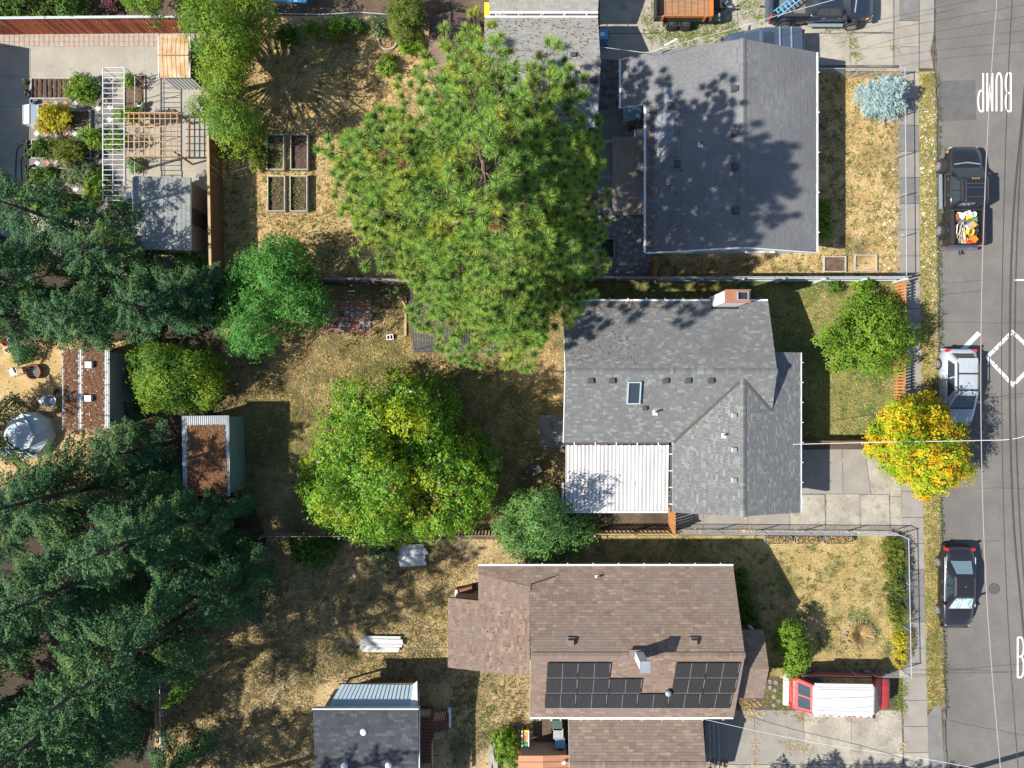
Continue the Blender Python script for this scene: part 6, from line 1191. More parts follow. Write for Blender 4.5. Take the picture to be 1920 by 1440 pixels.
bar(CO, 'edge_trim', (c0.x-.03, c0.y, 1.9), (c0.x-.03, c1.y, 1.87), .05, .06, 'white_steel'); bar(CO, 'edge_trim', (c1.x+.03, c0.y, 1.9), (c1.x+.03, c1.y, 1.87), .05, .06, 'white_steel'); bar(CO, 'ridge_trim', (c0.x, (c0.y+c1.y)/2+.015, 2.03), (c1.x, (c0.y+c1.y)/2+.015, 2.03), .06, .03, 'lattice_wood')
for k in range(8): x = c0.x+.1+(c1.x-c0.x-.2)*k/7; MB().box((x, c1.y+.12, .9), (.15, .03, 1.8)).build('front_slat', MATS['white_steel'], CO)
walls(CO, c0.x+.08, c1.y+.16, c1.x-.08, c0.y-.1, 1.8, 'wall_brown')
def gbed(label, x0, y0, x1, y1, h=.25, m='frame_wood', soil='soil', name='raised_bed', t=.06, group=None):
    a, b = P(x0, y1, h), P(x1, y0, h); T = thing(name, ((a.x+b.x)/2, (a.y+b.y)/2, 0), label, 'garden bed', group); w_, d_ = b.x-a.x, b.y-a.y
    for s in (1, -1):
        MB().box((0, s*(d_/2-t/2), h/2), (w_, t, h)).build('board', MATS[m], T, local=True); MB().box((s*(w_/2-t/2), 0, h/2-.002), (t, d_-2*t-.004, h)).build('board', MATS[m], T, local=True)
    mb = MB(); nx, ny = max(4, int(w_/.15)), max(4, int(d_/.15)); r = random.Random(int(x0)); vs = []
    for j in range(ny+1):
        for i in range(nx+1): vs.append((-w_/2+t+(w_-2*t)*i/nx, -d_/2+t+(d_-2*t)*j/ny, h*.55+r.uniform(-.025, .025)))
    mb.add(vs, [(j*(nx+1)+i, j*(nx+1)+i+1, (j+1)*(nx+1)+i+1, (j+1)*(nx+1)+i) for j in range(ny) for i in range(nx)]); mb.build('soil', MATS[soil], T, local=True, smooth=True); return T
gbed('bare tilled garden bed at the top of the terrace garden', 57, 145, 132, 185, .18, 'frame_wood'); gbed('half-bare garden bed beside the yellow-flowered shrub', 62, 206, 169, 241, .2, 'frame_wood', 'soil'); gbed('garden bed with the yellow-green bush', 58, 261, 170, 297, .2, 'frame_wood', 'soil_dark'); gbed('garden bed with onion rows and squash', 58, 314, 172, 346, .2, 'frame_wood', 'soil_dark'); gbed('garden bed nearest the firs on the terrace', 58, 362, 172, 402, .2, 'frame_wood', 'soil_dark'); gbed('planted bed along the white trellis', 232, 140, 272, 212, .1, 'frame_wood', 'soil')
for k in range(7): p = P(67+k*9.3, 165, .12); bar(terr, 'furrow', (p.x, p.y-.55, .115), (p.x, p.y+.5, .115), .12, .05, 'soil_dark')
gp = sheet('garden_path', [(58, 186), (236, 186), (236, 405), (172, 405), (172, 186.5), (58, 187)], 'path_grey', .031)
for y0, y1 in ((187, 205), (242, 260), (298, 313), (347, 361)): sheet('garden_path', [(58, y0), (172, y0), (172, y1), (58, y1)], 'path_grey', .033)
dm = {k: MB().box((0, 0, .012), (.275, .275, .024), rz=R(45)).mesh('diamond_tile', MATS[k]) for k in ('tile_white', 'tile_pink')}
for (x, y, k) in [(88+18*i, 195.5, i % 2 == 0) for i in range(5)]+[(70+18*i, 251, i % 2 == 1) for i in range(6)]+[(71+18*i, 306, i % 2 == 1) for i in range(6)]+[(71+18*i, 355, i % 2 == 1) for i in range(6)]+[(185, 204, 0), (185, 223, 0), (208, 202, 0), (207, 225, 0), (197, 190, 1), (185, 382, 0), (184, 290, 1), (186, 155, 0)]:
    p = P(x, y); link('diamond_tile', dm['tile_pink' if k else 'tile_white'], gp, (p.x, p.y, .036))
def pot(label, px, py, r=.14, h=.26, m='black_plastic', plant=None, group=None, name='plant_pot'):
    p = P(px, py, h); o = thing(name, (p.x, p.y, .03), label, 'pot', group)
    MB().lathe((0, 0, 0), [(r*.78, 0), (r, h), (r*1.08, h), (r*1.08, h+.02), (r*.9, h+.02), (r*.86, h-.05)], 14).build('shell', MATS[m], o, local=True); MB().lathe((0, 0, h-.07), [(r*.84, 0), (r*.84, .03)], 12).build('soil', MATS['soil_dark'], o, local=True)
    if plant:
        rg = np.random.default_rng(int(px*3+py)); n = 60; C = dirs(n, rg)*rg.uniform(.02, r*1.1, n)[:, None]; C[:, 2] = abs(C[:, 2])+h; N_ = dirs(n, rg)+[0, 0, .8]; N_ /= np.linalg.norm(N_, axis=1)[:, None]; q = leaf_mesh('plant', C, N_, .1, MATS[plant], None, rg); q.parent = o
    return o
for i, (x, y, pl) in enumerate(((47, 153, 'lf_lime'), (50, 171, 'lf_bush'), (52, 178, None), (48, 265, None), (50, 273, 'lf_bush'), (51, 283, None), (50, 292, 'lf_bush'), (52, 312, None), (52, 320, 'lf_bush'), (50, 330, 'lf_bush'), (52, 342, None), (45, 362, 'lf_bush'))):
    pot(('first', 'second', 'third', 'fourth', 'fifth', 'sixth', 'seventh', 'eighth', 'ninth', 'tenth', 'eleventh', 'last')[i]+' small black pot along the shaded terrace edge, counted from the red fence', x, y, .13, .24, plant=pl, group='black pots along the terrace edge')
pot('pale blue watering can pot beside the cold frame', 61, 190, .13, .26, 'blue_plastic'); pot('large black pot in the squash vines', 180, 291, .2, .3)
for lab, x, y in (('white bucket planter farthest from the pergola', 262, 194), ('white bucket planter in the middle of three', 259, 204), ('white bucket planter touching the pergola vine', 258, 214)): pot(lab, x, y, .15, .38, 'white_plastic', 'lf_bush', name='bucket_planter')
pot('white tub planter at the trellis corner', 184, 175, .22, .2, 'white_plastic', 'lf_bush')
CF = thing('cold_frame', P(56, 214), 'clear plastic cold frame at the shaded terrace edge', 'cold frame'); a, b = P(42, 232, .5), P(70, 196, .5)
MB().slab([(a.x, a.y, .42), ((a.x+b.x)/2, a.y, .55), ((a.x+b.x)/2, b.y, .55), (a.x, b.y, .42)], .02).build('lid', MATS['clear_plastic'], CF); MB().slab([((a.x+b.x)/2+.01, a.y, .55), (b.x, a.y, .42), (b.x, b.y, .42), ((a.x+b.x)/2+.01, b.y, .55)], .02).build('lid', MATS['metal_blue'], CF); walls(CF, a.x+.02, a.y+.02, b.x-.02, b.y-.02, .4, 'white_plastic')
for x in (a.x, (a.x+b.x)/2, b.x): bar(CF, 'bar', (x, a.y, .565 if x not in (a.x, b.x) else .44), (x, b.y, .565 if x not in (a.x, b.x) else .44), .04, .025, 'white_steel')
def hose(label, pts, m='black_plastic', r=.022, z=.05):
    q = []; pts = [P(x, y) for x, y in pts]
    for i in range(len(pts)-1):
        p0, p1, p2, p3 = pts[max(i-1, 0)], pts[i], pts[i+1], pts[min(i+2, len(pts)-1)]
        for t in np.linspace(0, 1, 9)[:-1]: q.append(.5*((2*p1)+(p2-p0)*t+(2*p0-5*p1+4*p2-p3)*t*t+(3*p1-p0-3*p2+p3)*t**3)+Vector((0, 0, z)))
    q.append(pts[-1]+Vector((0, 0, z))); tag(MB().tube(q, r, 6).build('garden_hose', MATS[m]), label, 'hose')
hose('black hose along the shaded terrace', [(46, 271), (34, 280), (31, 310), (30, 360)], z=.06); hose('second black hose beside the terrace pots', [(48, 292), (41, 302), (42, 335), (44, 362)], z=.06); hose('long hose curving through the brown yard', [(665, 1192), (610, 1228), (560, 1258), (525, 1290), (511, 1318), (515, 1350), (530, 1382), (548, 1398), (562, 1382), (585, 1372), (592, 1385)], 'trim_grey', .014, .07)
def chair(label, px, py, rz, m='white_plastic', h=.42):
    p = P(px, py, h); o = thing('garden_chair', (p.x, p.y, .03), label, 'chair', rz=rz); MB().box((0, 0, h), (.42, .42, .04), taper=.95).build('seat', MATS[m], o, local=True)
    MB().tube([(-.2, -.19, h+.02), (-.27, -.16, h+.36), (-.29, 0, h+.42), (-.27, .16, h+.36), (-.2, .19, h+.02)], .022, 6).build('back_frame', MATS[m], o, local=True); MB().box((-.25, 0, h+.24), (.03, .3, .2)).build('backrest', MATS[m], o, local=True)
    for sx in (1, -1):
        for sy in (1, -1): MB().tube([(sx*.17, sy*.17, h), (sx*.21, sy*.21, 0)], .02, 6).build('leg', MATS[m], o, local=True)
    return o
chair('white plastic chair at the lower end of the trellis', 241, 366, R(20)); chair('white chair on the wooden deck under the slate eave', 1201, 313, R(160))
for lab, q in (('planted raised bed, upper one by the locust tree', (499, 251, 532, 318)), ('bare raised bed, upper one nearer the pine', (544, 251, 577, 318)), ('weedy raised bed, lower one by the locust tree', (501, 329, 534, 396)), ('planted raised bed, lower one nearer the pine', (543, 329, 576, 396))): gbed(lab, *q, h=.4, m='frame_wood', soil='soil_dark', t=.05)
gbed('mulch-filled square bed on the dry front lawn', 1545, 480, 1587, 510, .18, 'frame_wood', 'soil'); gbed('grass-filled square frame on the dry front lawn', 1603, 477, 1645, 508, .16, 'frame_wood', 'gold_lawn')
# brick patio
bp = sheet('brick_patio', [(598, 562), (690, 562), (697, 624), (595, 624)], 'soil', .012); s0 = .29; pvb = {k: MB().box((0, 0, .012), (s0, s0, .024)).mesh('paver', MATS[k]) for k in ('paver_rose', 'paver_blue')}; rr = random.Random(3)
for j in range(6):
    for i in range(10):
        if (j == 2 and i in (1, 4)) or (j == 4 and i in (0, 3)): continue
        k = 'paver_blue' if (j == 2 and i > 0 and rr.random() < .8) or (j == 4 and i in (4, 5, 8, 9)) else 'paver_rose'; p = P(600+i*10.1, 568+j*10.2); link('paver', pvb[k], bp, (p.x+rr.uniform(-.02, .02), p.y+rr.uniform(-.02, .02), .014), (0, 0, rr.uniform(-.04, .04)))
p = P(760, 593, .1); o = MB().box((0, 0, 0), (.13, 2.3, .1)).build('timber_post', MATS['stick_wood']); o.location = (p.x, p.y, .07); tag(o, 'long timber post lying beside the dark patio roof', 'post')
o = MB().box((0, 0, 0), (.1, .6, .08)).build('timber_post', MATS['stick_wood']); p = P(757, 568); o.location = (p.x, p.y, .17); o.rotation_euler = (0, 0, .5); tag(o, 'short timber offcut across the long post', 'post')
def block(label, px, py, rz=0., d=(.4, .2, .2), m='concrete', holes=True):
    p = P(px, py, .2); o = thing('cinder_block', (p.x, p.y, .01), label, 'cinder block', rz=rz); 
    mb = MB()
    for y in (-d[1]/2+.02, d[1]/2-.02): mb.box((0, y, d[2]/2), (d[0], .04, d[2]))
    for x in (-d[0]/2+.02, 0, d[0]/2-.02): mb.box((x, 0, d[2]/2), (.04, d[1]-.082, d[2]-.002))
    mb.build('shell', MATS[m], o, local=True); MB().box((0, 0, .03), (d[0]-.05, d[1]-.05, .04)).build('hollow', MATS['dark'], o, local=True)
block('cinder block in the shade beside the fir', 486, 1030, R(85), (.42, .22, .2)); block('cinder block on the dry yard at the pine edge', 640, 325, R(90)); block('pale concrete block on the yard beside the brick patio', 731, 632, .1, (.4, .3, .2), 'white_plastic')
# slate house back yard: deck, flagstones, pit
DK = thing('wooden_deck', P(1180, 330), 'weathered plank deck under the eave of the slate-roofed house', 'deck'); mat('deck_grey', (.25, .205, .165), (.31, .26, .21), 1.5, rough=.9, stretch=(6, .5, 1), fine=.15)
for k in range(15): q = P(1150+k*4.6, 330, .15); MB().box((q.x, q.y, .15), (.128, 4.6, .03)).build('plank', MATS['deck_grey'], DK)
q = P(1182, 330, .1); MB().box((q.x, q.y, .08), (2.0, 4.5, .1)).build('joists', MATS['wall_brown'], DK)
fs_ = sheet('flagstone_patio', [(1112, 405), (1212, 405), (1232, 480), (1232, 518), (1112, 518)], 'concrete_dark', .01); rr = random.Random(12); mat('flag', (.19, .178, .16), (.27, .255, .235), 2, rough=.9, fine=.2)
spots = []
for _ in range(900):
    x, y = rr.uniform(1117, 1226), rr.uniform(410, 508)
    if (x > 1206 and y < 478) or (1120 < x < 1158 and 440 < y < 488): continue
    if all((x-a)**2+(y-b)**2 > 10.2**2 for a, b in spots): spots.append((x, y))
for x, y in spots[:75]:
    n = rr.choice((5, 6)); a0 = rr.random()*6; rd = rr.uniform(.13, .21); c = P(x, y); MB().prism([(c.x+rd*rr.uniform(.6, 1.25)*math.cos(a0+k*6.283/n), c.y+rd*rr.uniform(.6, 1.25)*math.sin(a0+k*6.283/n)) for k in range(n)], .012, .045+.02*rr.random()).build('flagstone', MATS['flag'], fs_)
gbed('dark timber-framed pit in the flagstone patio', 1125, 446, 1153, 484, .45, 'fence_weather', 'dark', 'sunken_pit')
TP = thing('tarp_awning', P(1185, 212), 'dark blue-green tarp slung from the eave of the slate roof', 'tarp'); q = [P(1168, 203, 2.0), P(1209, 197, 2.2), P(1200, 222, 1.5), P(1170, 228, 1.3)]; MB().slab(q, .015).build('sheet', MATS['tarp_blue'], TP)
for pt in (q[2], q[3]): MB().tube([pt, (pt.x, pt.y, 0)], .025, 6).build('pole', MATS['galv'], TP)
pot('yellow flower pot below the blue-green tarp', 1173, 228, .14, .3, 'yellow_plastic', 'lf_yellow'); pot('black pot beside the blue-green tarp', 1182, 240, .15, .25)
o = lump('wooden_crate', 'brown wooden crate under the tarp corner', P(1202, 228, .4)*1.0, (.45, .9, .5), 'wall_brown', 0, 'crate'); lump('bench_seat', 'grey bench at the head of the wooden deck', Vector((*P(1201, 249, .4).xy, .25)), (.62, .5, .4), 'tarp_grey', 0, 'bench')
lump('blue_ball', 'bright blue toy under the slate eave', Vector((*P(1207, 366, .3).xy, .16)), (.2, .4, .28), 'sky_blue', .2, 'toy'); lump('drift_log', 'pale split log at the deck corner', Vector((*P(1138, 266, .1).xy, .08)), (.7, .2, .14), 'grey_wood', .2, 'log')
# wheelie bins
def bin_(label, px, py, m, rz=0., lidm=None):
    p = P(px, py, 1.0); o = thing('wheelie_bin', (p.x, p.y, .03), label, 'bin', rz=rz); MB().box((0, 0, .5), (.48, .52, .9), taper=1.12).build('body', MATS[m], o, local=True); MB().box((0, .02, .985), (.58, .62, .07), taper=.92).build('lid', MATS[lidm or m], o, local=True); MB().tube([(-.22, -.33, .95), (.22, -.33, .95)], .022, 6).build('handle', MATS['black_plastic'], o, local=True); MB().box((0, .05, 1.026), (.2, .26, .015)).build('lid_panel', MATS['white_plastic' if m == 'blue_plastic' and py < 100 else (lidm or m)], o, local=True)
    for s in (1, -1): MB().lathe((s*.24, -.27, .1), [(.1, -.03), (.1, .03)], 12, 'X').build('wheel', MATS['rubber'], o, local=True)
mat('bin_green', (.05, .09, .075), rough=.6); mat('bin_grey', (.28, .28, .27), rough=.6)
bin_('blue recycling bin beside the light grey roof', 1131, 65, 'blue_plastic', R(90)); bin_('blue bin in the row by the brown garage', 1050, 1394, 'blue_plastic', 0.); bin_('grey bin between the blue and green bins', 1047, 1376, 'bin_grey'); bin_('dark green bin under the brown house eave', 1045, 1360, 'bin_green'); lump('teal_crate', 'grey-green crate tucked under the white gutter', Vector((*P(1042, 1349, .6).xy, .3)), (.7, .3, .5), 'metal_blue', 0, 'crate')
# yellow toy, metal shed, lumber
TY = thing('play_slide', Vector((*P(985, 1383, .6).xy, 0)), 'yellow and green plastic play slide beside the bush', 'toy slide'); MB().box((0, 0, .62), (.36, .9, .06)).build('chute', MATS['yellow_plastic'], TY, local=True)
for s in (1, -1): MB().box((s*.19, 0, .68), (.05, .95, .14)).build('side', MATS['white_plastic'], TY, local=True); MB().box((s*.15, .35, .3), (.05, .05, .6)).build('leg', MATS['yellow_plastic'], TY, local=True); MB().box((s*.15, -.35, .3), (.05, .05, .6)).build('leg', MATS['green_plastic'], TY, local=True)
MB().box((0, -.34, .672), (.3, .22, .04)).build('green_end', MATS['green_plastic'], TY, local=True); MB().box((0, .1, .66), (.3, .4, .03)).build('decal', MATS['tile_pink'], TY, local=True)
MS = thing('metal_shed', P(1020, 1440), 'small shed with orange-brown metal roof at the bottom edge', 'shed'); mat('roof_rust', (.33, .145, .08), (.38, .19, .10), 1.2, rough=.6, stretch=(.4, 3, 1))
for q in ([P(972, 1417, 1.9), P(1019, 1417, 2.15), P(1022, 1500, 2.15), P(972, 1500, 1.9)], [P(1019.5, 1417, 2.15), P(1067, 1416, 1.9), P(1068, 1500, 1.9), P(1022.5, 1500, 2.15)]):
    q[3].x = q[0].x; q[2].x = q[1].x; d_ = MB().slab(q, .05).build('roof_slope', MATS['roof_rust'], MS)
    for k in range(1, 7): t = k/7; bar(d_, 'seam', q[0].lerp(q[3], t)+Vector((0, 0, .01)), q[1].lerp(q[2], t)+Vector((0, 0, .01)), .02, .02, 'wall_brown')
a = P(976, 1423, 1.8); walls(MS, a.x, -22.4, P(1064, 0, 1.8).x, a.y, 1.8, 'wall_tan'); lump('white_bag', 'white scrap on the orange-brown metal roof', P(1057, 1430, 2.1), (.22, .16, .1), 'white_plastic', .4, 'scrap')
for k, (x0, x1) in enumerate(((966, 993), (995, 1017), (1018, 1041), (1043, 1064))): c = P((x0+x1)/2, 1404, .05); o = MB().box((0, 0, .03), ((x1-x0)/32-.04, .62, .06)).build('shed_ramp', MATS['frame_rust' if k == 0 else 'metal_blue']); o.location = (c.x, c.y, .01); tag(o, ('rusty', 'pale blue', 'blue-grey', 'faded grey')[k]+' board panel laid before the metal shed', 'board')
def lumber(label, boards, name='lumber_stack', m='grey_wood'):
    p = P(boards[0][0], boards[0][1]); T = thing(name, (p.x, p.y, 0), label, 'lumber')
    for i, (x0, y0, x1, y1, w_, z) in enumerate(boards): a, b = P(x0, y0), P(x1, y1); bar(T, 'board', (a.x, a.y, z), (b.x, b.y, z+.004), w_, .035, m)
mat('white_wood', (.50, .49, .47), (.40, .39, .37), 3, rough=.85, stretch=(.6, 6, 1)); lumber('stack of weathered white boards on the brown yard', [(684, 1192, 752, 1193, .14, .2), (677, 1197, 756, 1199, .16, .22), (676, 1202, 757, 1204, .15, .2), (678, 1207, 755, 1208, .15, .23), (676, 1212, 750, 1214, .16, .2), (679, 1217, 748, 1218, .15, .18), (680, 1200, 750, 1212, .3, .12), (682, 1208, 748, 1205, .5, .06)], m='white_wood')
lumber('scattered white painted boards under the magnolia', [(748, 1024, 795, 1022, .22, .2), (745, 1031, 800, 1029, .2, .22), (747, 1038, 803, 1034, .22, .2), (745, 1044, 798, 1042, .2, .21), (748, 1051, 797, 1048, .22, .2), (750, 1058, 800, 1055, .22, .18), (752, 1040, 796, 1046, .9, .1)], m='white_wood')
lumber('heap of grey boards beside the yellow-green bush', [(925, 1378, 918, 1440, .2, .2), (920, 1390, 930, 1450, .16, .26), (912, 1410, 935, 1385, .14, .3), (928, 1400, 914, 1450, .2, .14), (932, 1420, 926, 1460, .18, .32)], m='grey_wood')
# black cube bin on the lawn
BX = thing('storage_box', Vector((*P(1003, 879, .5).xy, 0)), 'black lidded box standing on the lawn near the concrete pad', 'box', rz=R(28)); MB().box((0, 0, .3), (.62, .6, .6)).build('body', MATS['black_plastic'], BX, local=True); MB().box((0, 0, .63), (.68, .66, .06), taper=.92).build('lid', MATS['vent_dark'], BX, local=True); MB().box((0, .06, .665), (.5, .03, .012)).build('lid_seam', MATS['dark'], BX, local=True)
# ---------------------------------------------------------------- far yard: geodesic tent, fire pit, barrow
DT = thing('geodesic_tent', P(62, 815), 'white faceted dome tent in the dirt yard', 'tent'); cD = P(62, 815); Rd = 1.38; rings = [(1.0, 0.0, 9), (.93, .62, 9), (.62, 1.12, 7), (.0, 1.38, 1)]; vs = []; idx = []
for k, (rf, z, n) in enumerate(rings):
    idx.append(len(vs))
    for i in range(n): a = 2*math.pi*(i+.5*(k % 2))/n; vs.append(Vector((cD.x+Rd*rf*math.cos(a), cD.y+Rd*rf*math.sin(a), z)))
def facet(a, b, c, k): MB().add([a, b, c, a-UP*.02, b-UP*.02, c-UP*.02], [(0, 1, 2), (5, 4, 3), (0, 3, 4, 1), (1, 4, 5, 2), (2, 5, 3, 0)]).build('facet', MATS['dome_white' if k % 3 else 'dome_cyan'], DT)
for i in range(9): j = (i+1) % 9; facet(vs[i], vs[j], vs[9+i], i); facet(vs[j], vs[9+j], vs[9+i], i+1)
for i in range(9):
    j = (i+1) % 9; t0 = 18+int(i*7/9) % 7; t1 = 18+int((i+1)*7/9) % 7; facet(vs[9+i], vs[9+j], vs[t0], i+2)
    if t0 != t1: facet(vs[9+j], vs[t1], vs[t0], i)
for i in range(7): facet(vs[18+i], vs[18+(i+1) % 7], vs[25], i+1)
MB().slab([P(0, 842), P(26, 838), P(34, 852), P(4, 858)], .0).build('groundsheet', MATS['blue_plastic'], DT) if False else None
o = lump('folded_tarp', 'blue folded tarp beside the dome tent', Vector((*P(12, 848).xy, .08)), (.9, .35, .12), 'blue_plastic', -.1, 'tarp'); lump('cooler_box', 'small white cooler below the dome tent', Vector((*P(50, 857).xy, .12)), (.4, .26, .22), 'white_plastic', .3, 'cooler')
FP = thing('fire_pit', P(69, 698), 'round rusty fire pit in the dirt yard', 'fire pit'); MB().lathe((0, 0, 0), [(.36, 0), (.42, .3), (.44, .3), (.44, .33), (.38, .33), (.33, .1)], 22).build('rim', MATS['rust'], FP, local=True); MB().lathe((0, 0, .08), [(.33, 0), (.34, .03)], 18).build('ash', MATS['concrete_dark'], FP, local=True)
for k in range(4): MB().tube([(-.3, -.2+k*.13, .34), (.3, -.2+k*.13, .34)], .01, 5).build('grate_bar', MATS['vent_dark'], FP, local=True)
chair('folding metal chair beside the rusty fire pit', 26, 697, R(200), 'galv', .4)
WB = thing('wheelbarrow', Vector((*P(97, 752, .4).xy, 0)), 'wheelbarrow standing by the white corrugated shed', 'wheelbarrow', rz=R(80)); MB().lathe((0, 0, .35), [(.2, 0), (.34, .2), (.36, .2), (.36, .23), (.31, .22), (.18, .04)], 12).build('tray', MATS['galv'], WB, local=True); MB().lathe((.55, 0, .18), [(.18, -.04), (.18, .04)], 16, 'Y').build('wheel', MATS['rubber'], WB, local=True)
for s in (1, -1): MB().tube([(.55, s*.08, .2), (-.1, s*.22, .38), (-.75, s*.28, .5)], .022, 6).build('handle', MATS['stick_wood'], WB, local=True); MB().tube([(-.25, s*.2, .36), (-.35, s*.2, 0)], .018, 6).build('leg', MATS['black_plastic'], WB, local=True)
bucket('bucket', 'red bucket in the far dirt yard', Vector((*P(18, 641).xy, .01)), 'red_plastic', (R(6), 0, 0), .26, .3, inner='red_plastic'); bucket('bucket', 'white bucket behind the red bucket', Vector((*P(27, 636).xy, .01)), 'white_plastic', (0, 0, 0), .16, .34, inner='white_plastic'); bucket('bucket', 'white pail in front of the red bucket', Vector((*P(20, 657).xy, .01)), 'white_plastic', (0, 0, 0), .14, .3); lump('laundry_heap', 'heap of white and red cloth beside the wheelbarrow', Vector((*P(82, 750).xy, .08)), (.5, .35, .16), 'white_plastic', .4, 'cloth')
o = MB().slab([P(250, 862, 1.6), P(287, 858, 1.5), P(288, 885, 1.3), P(262, 892, 1.2)], .03).build('teal_awning', MATS['teal_sheet']); tag(o, 'teal sheet awning glimpsed between the firs', 'awning'); lump('grey_cabinet', 'pale metal cabinet under the firs', Vector((*P(428, 1058, .8).xy, .45)), (.6, 1.1, .9), 'metal_blue', .05, 'cabinet')
# ---------------------------------------------------------------- front yard of the brown house
mat('straw', (.42, .30, .13), isl=[(.36, .24, .10), (.47, .35, .17), (.30, .20, .08)], rough=1, transl=.15)
for k, (x0, x1) in enumerate(((1434, 1486), (1489, 1541), (1543, 1600))):
    c = P((x0+x1)/2, 1012, .35); L_ = (x1-x0)/32*.98; o = thing('trough_planter', (c.x, c.y, 0), ('galvanised trough of dry plants, the one nearest the house', 'galvanised trough of dry plants, middle one of three', 'galvanised trough of dry plants, the one nearest the street')[k], 'planter', 'trough planters by the chain-link fence')
    def oval(s, z): return [((L_/2-.22)*(1 if math.cos(a) > 0 else -1)+.23*s*math.cos(a), .23*s*math.sin(a), z) for a in np.linspace(0, 2*math.pi, 21)[:-1]]
    mb = MB(); A = oval(1, 0)+oval(1.04, .4)+oval(.96, .4)+oval(.92, .3); mb.add(A, [(r_*20+i, r_*20+(i+1) % 20, (r_+1)*20+(i+1) % 20, (r_+1)*20+i) for r_ in range(3) for i in range(20)]); mb.build('tank', MATS['galv'], o, local=True); MB().add(oval(.95, .32), [tuple(range(20))]).build('soil', MATS['soil'], o, local=True)
    rg = np.random.default_rng(k); n = 420; C = np.stack([rg.uniform(-L_/2+.08, L_/2-.08, n), rg.uniform(-.18, .18, n), rg.uniform(.34, .5, n)], 1); N_ = dirs(n, rg)+[0, 0, .4]; N_ /= np.linalg.norm(N_, axis=1)[:, None]; q = leaf_mesh('dry_plants', C, N_, .13, MATS['straw'], None, rg, aspect=.35); q.parent = o
FR = thing('stone_ring', P(1613, 1188), 'ring of stones filled with dry ornamental grass', 'stone ring'); mat('stone', (.13, .12, .11), (.22, .21, .20), 4, rough=.9, fine=.2); rr = random.Random(6)
for k in range(17):
    a = k*2*math.pi/17+rr.uniform(-.12, .12); q_ = rr.uniform(.55, 1.15); MB().lathe((.84*math.cos(a)*rr.uniform(.93, 1.06), .76*math.sin(a)*rr.uniform(.93, 1.06), 0), [(.06*q_, 0), (.10*q_, .05), (.07*q_, .1*q_), (.02, .12*q_)], 6).build('stone', MATS['stone'], FR, local=True)
rg = np.random.default_rng(4); n = 900; a = rg.uniform(0, 6.28, n); rr0 = rg.uniform(0, .35, n); L_ = rg.uniform(.35, .75, n); b0 = np.stack([np.cos(a)*rr0, np.sin(a)*rr0, np.zeros(n)], 1); d_ = np.stack([np.cos(a)*.8, np.sin(a)*.8, rg.uniform(.3, .9, n)], 1); s_ = np.stack([-np.sin(a), np.cos(a), 0*a], 1)*.014
np_mesh('grass_clump', np.stack([b0-s_, b0+s_, b0+d_*L_[:, None]], 1), np.arange(3*n), MATS['straw'], None).parent = FR
TW = thing('twig_ring', P(727, 78), 'pale ring of twigs and bricks by the columnar evergreen', 'twig ring')
for k in range(22): a = k*2*math.pi/22; MB().box((.52*math.cos(a), .5*math.sin(a), .06), (.16, .1, .12), rz=a+1.57).build('brick', MATS['frame_wood'], TW, local=True)
rr = random.Random(2); mbt = MB()
for k in range(40): a = rr.random()*6.28; c = (rr.uniform(-.3, .3), rr.uniform(-.3, .3)); mbt.tube([(c[0]-.2*math.cos(a), c[1]-.2*math.sin(a), rr.uniform(.02, .14)), (c[0]+.2*math.cos(a), c[1]+.2*math.sin(a), rr.uniform(.02, .14))], .012, 4)
q = mbt.build('twigs', MATS['stick_wood'], TW, local=True); q['kind'] = 'stuff'
st = sheet('stepping_stones', [(1440, 1268), (1462, 1268), (1462, 1325), (1440, 1325)], 'earth', .01); rr = random.Random(31); sp_ = []
for _ in range(300):
    x, y = rr.uniform(1443, 1460), rr.uniform(1272, 1322)
    if all((x-a)**2+(y-b)**2 > 9.5**2 for a, b in sp_): sp_.append((x, y))
for x, y in sp_: c = P(x, y); a0 = rr.random()*6; MB().prism([(c.x+.13*rr.uniform(.8, 1.2)*math.cos(a0+k*1.047), c.y+.13*rr.uniform(.8, 1.2)*math.sin(a0+k*1.047)) for k in range(6)], .012, .045).build('flagstone', MATS['flag'], st)
for k in range(9): q = P(1338+rr.uniform(-6, 22), 1430+rr.uniform(-6, 8)); o = MB().box((0, 0, 0), (.22, .11, .07)).build('loose_brick', MATS['brick_cap']); o.location = (q.x, q.y, .07+.05*rr.random()); o.rotation_euler = (0, rr.uniform(-.2, .2), rr.random()*3); tag(o, 'loose orange brick heaped beside the brown garage', 'brick', 'loose bricks beside the garage')
for k, x in enumerate((1326, 1334, 1343)): q0, q1 = P(x, 1348, .1), P(x+3, 1442, .1); o = bar(None, 'steel_pipe', (q0.x, q0.y, .5), (q1.x, q1.y, .5), .05, .05, 'galv'); tag(o, ('steel pipe rail closest to the garage wall', 'steel pipe rail in the middle of three by the garage', 'steel pipe rail farthest from the garage wall')[k], 'pipe')
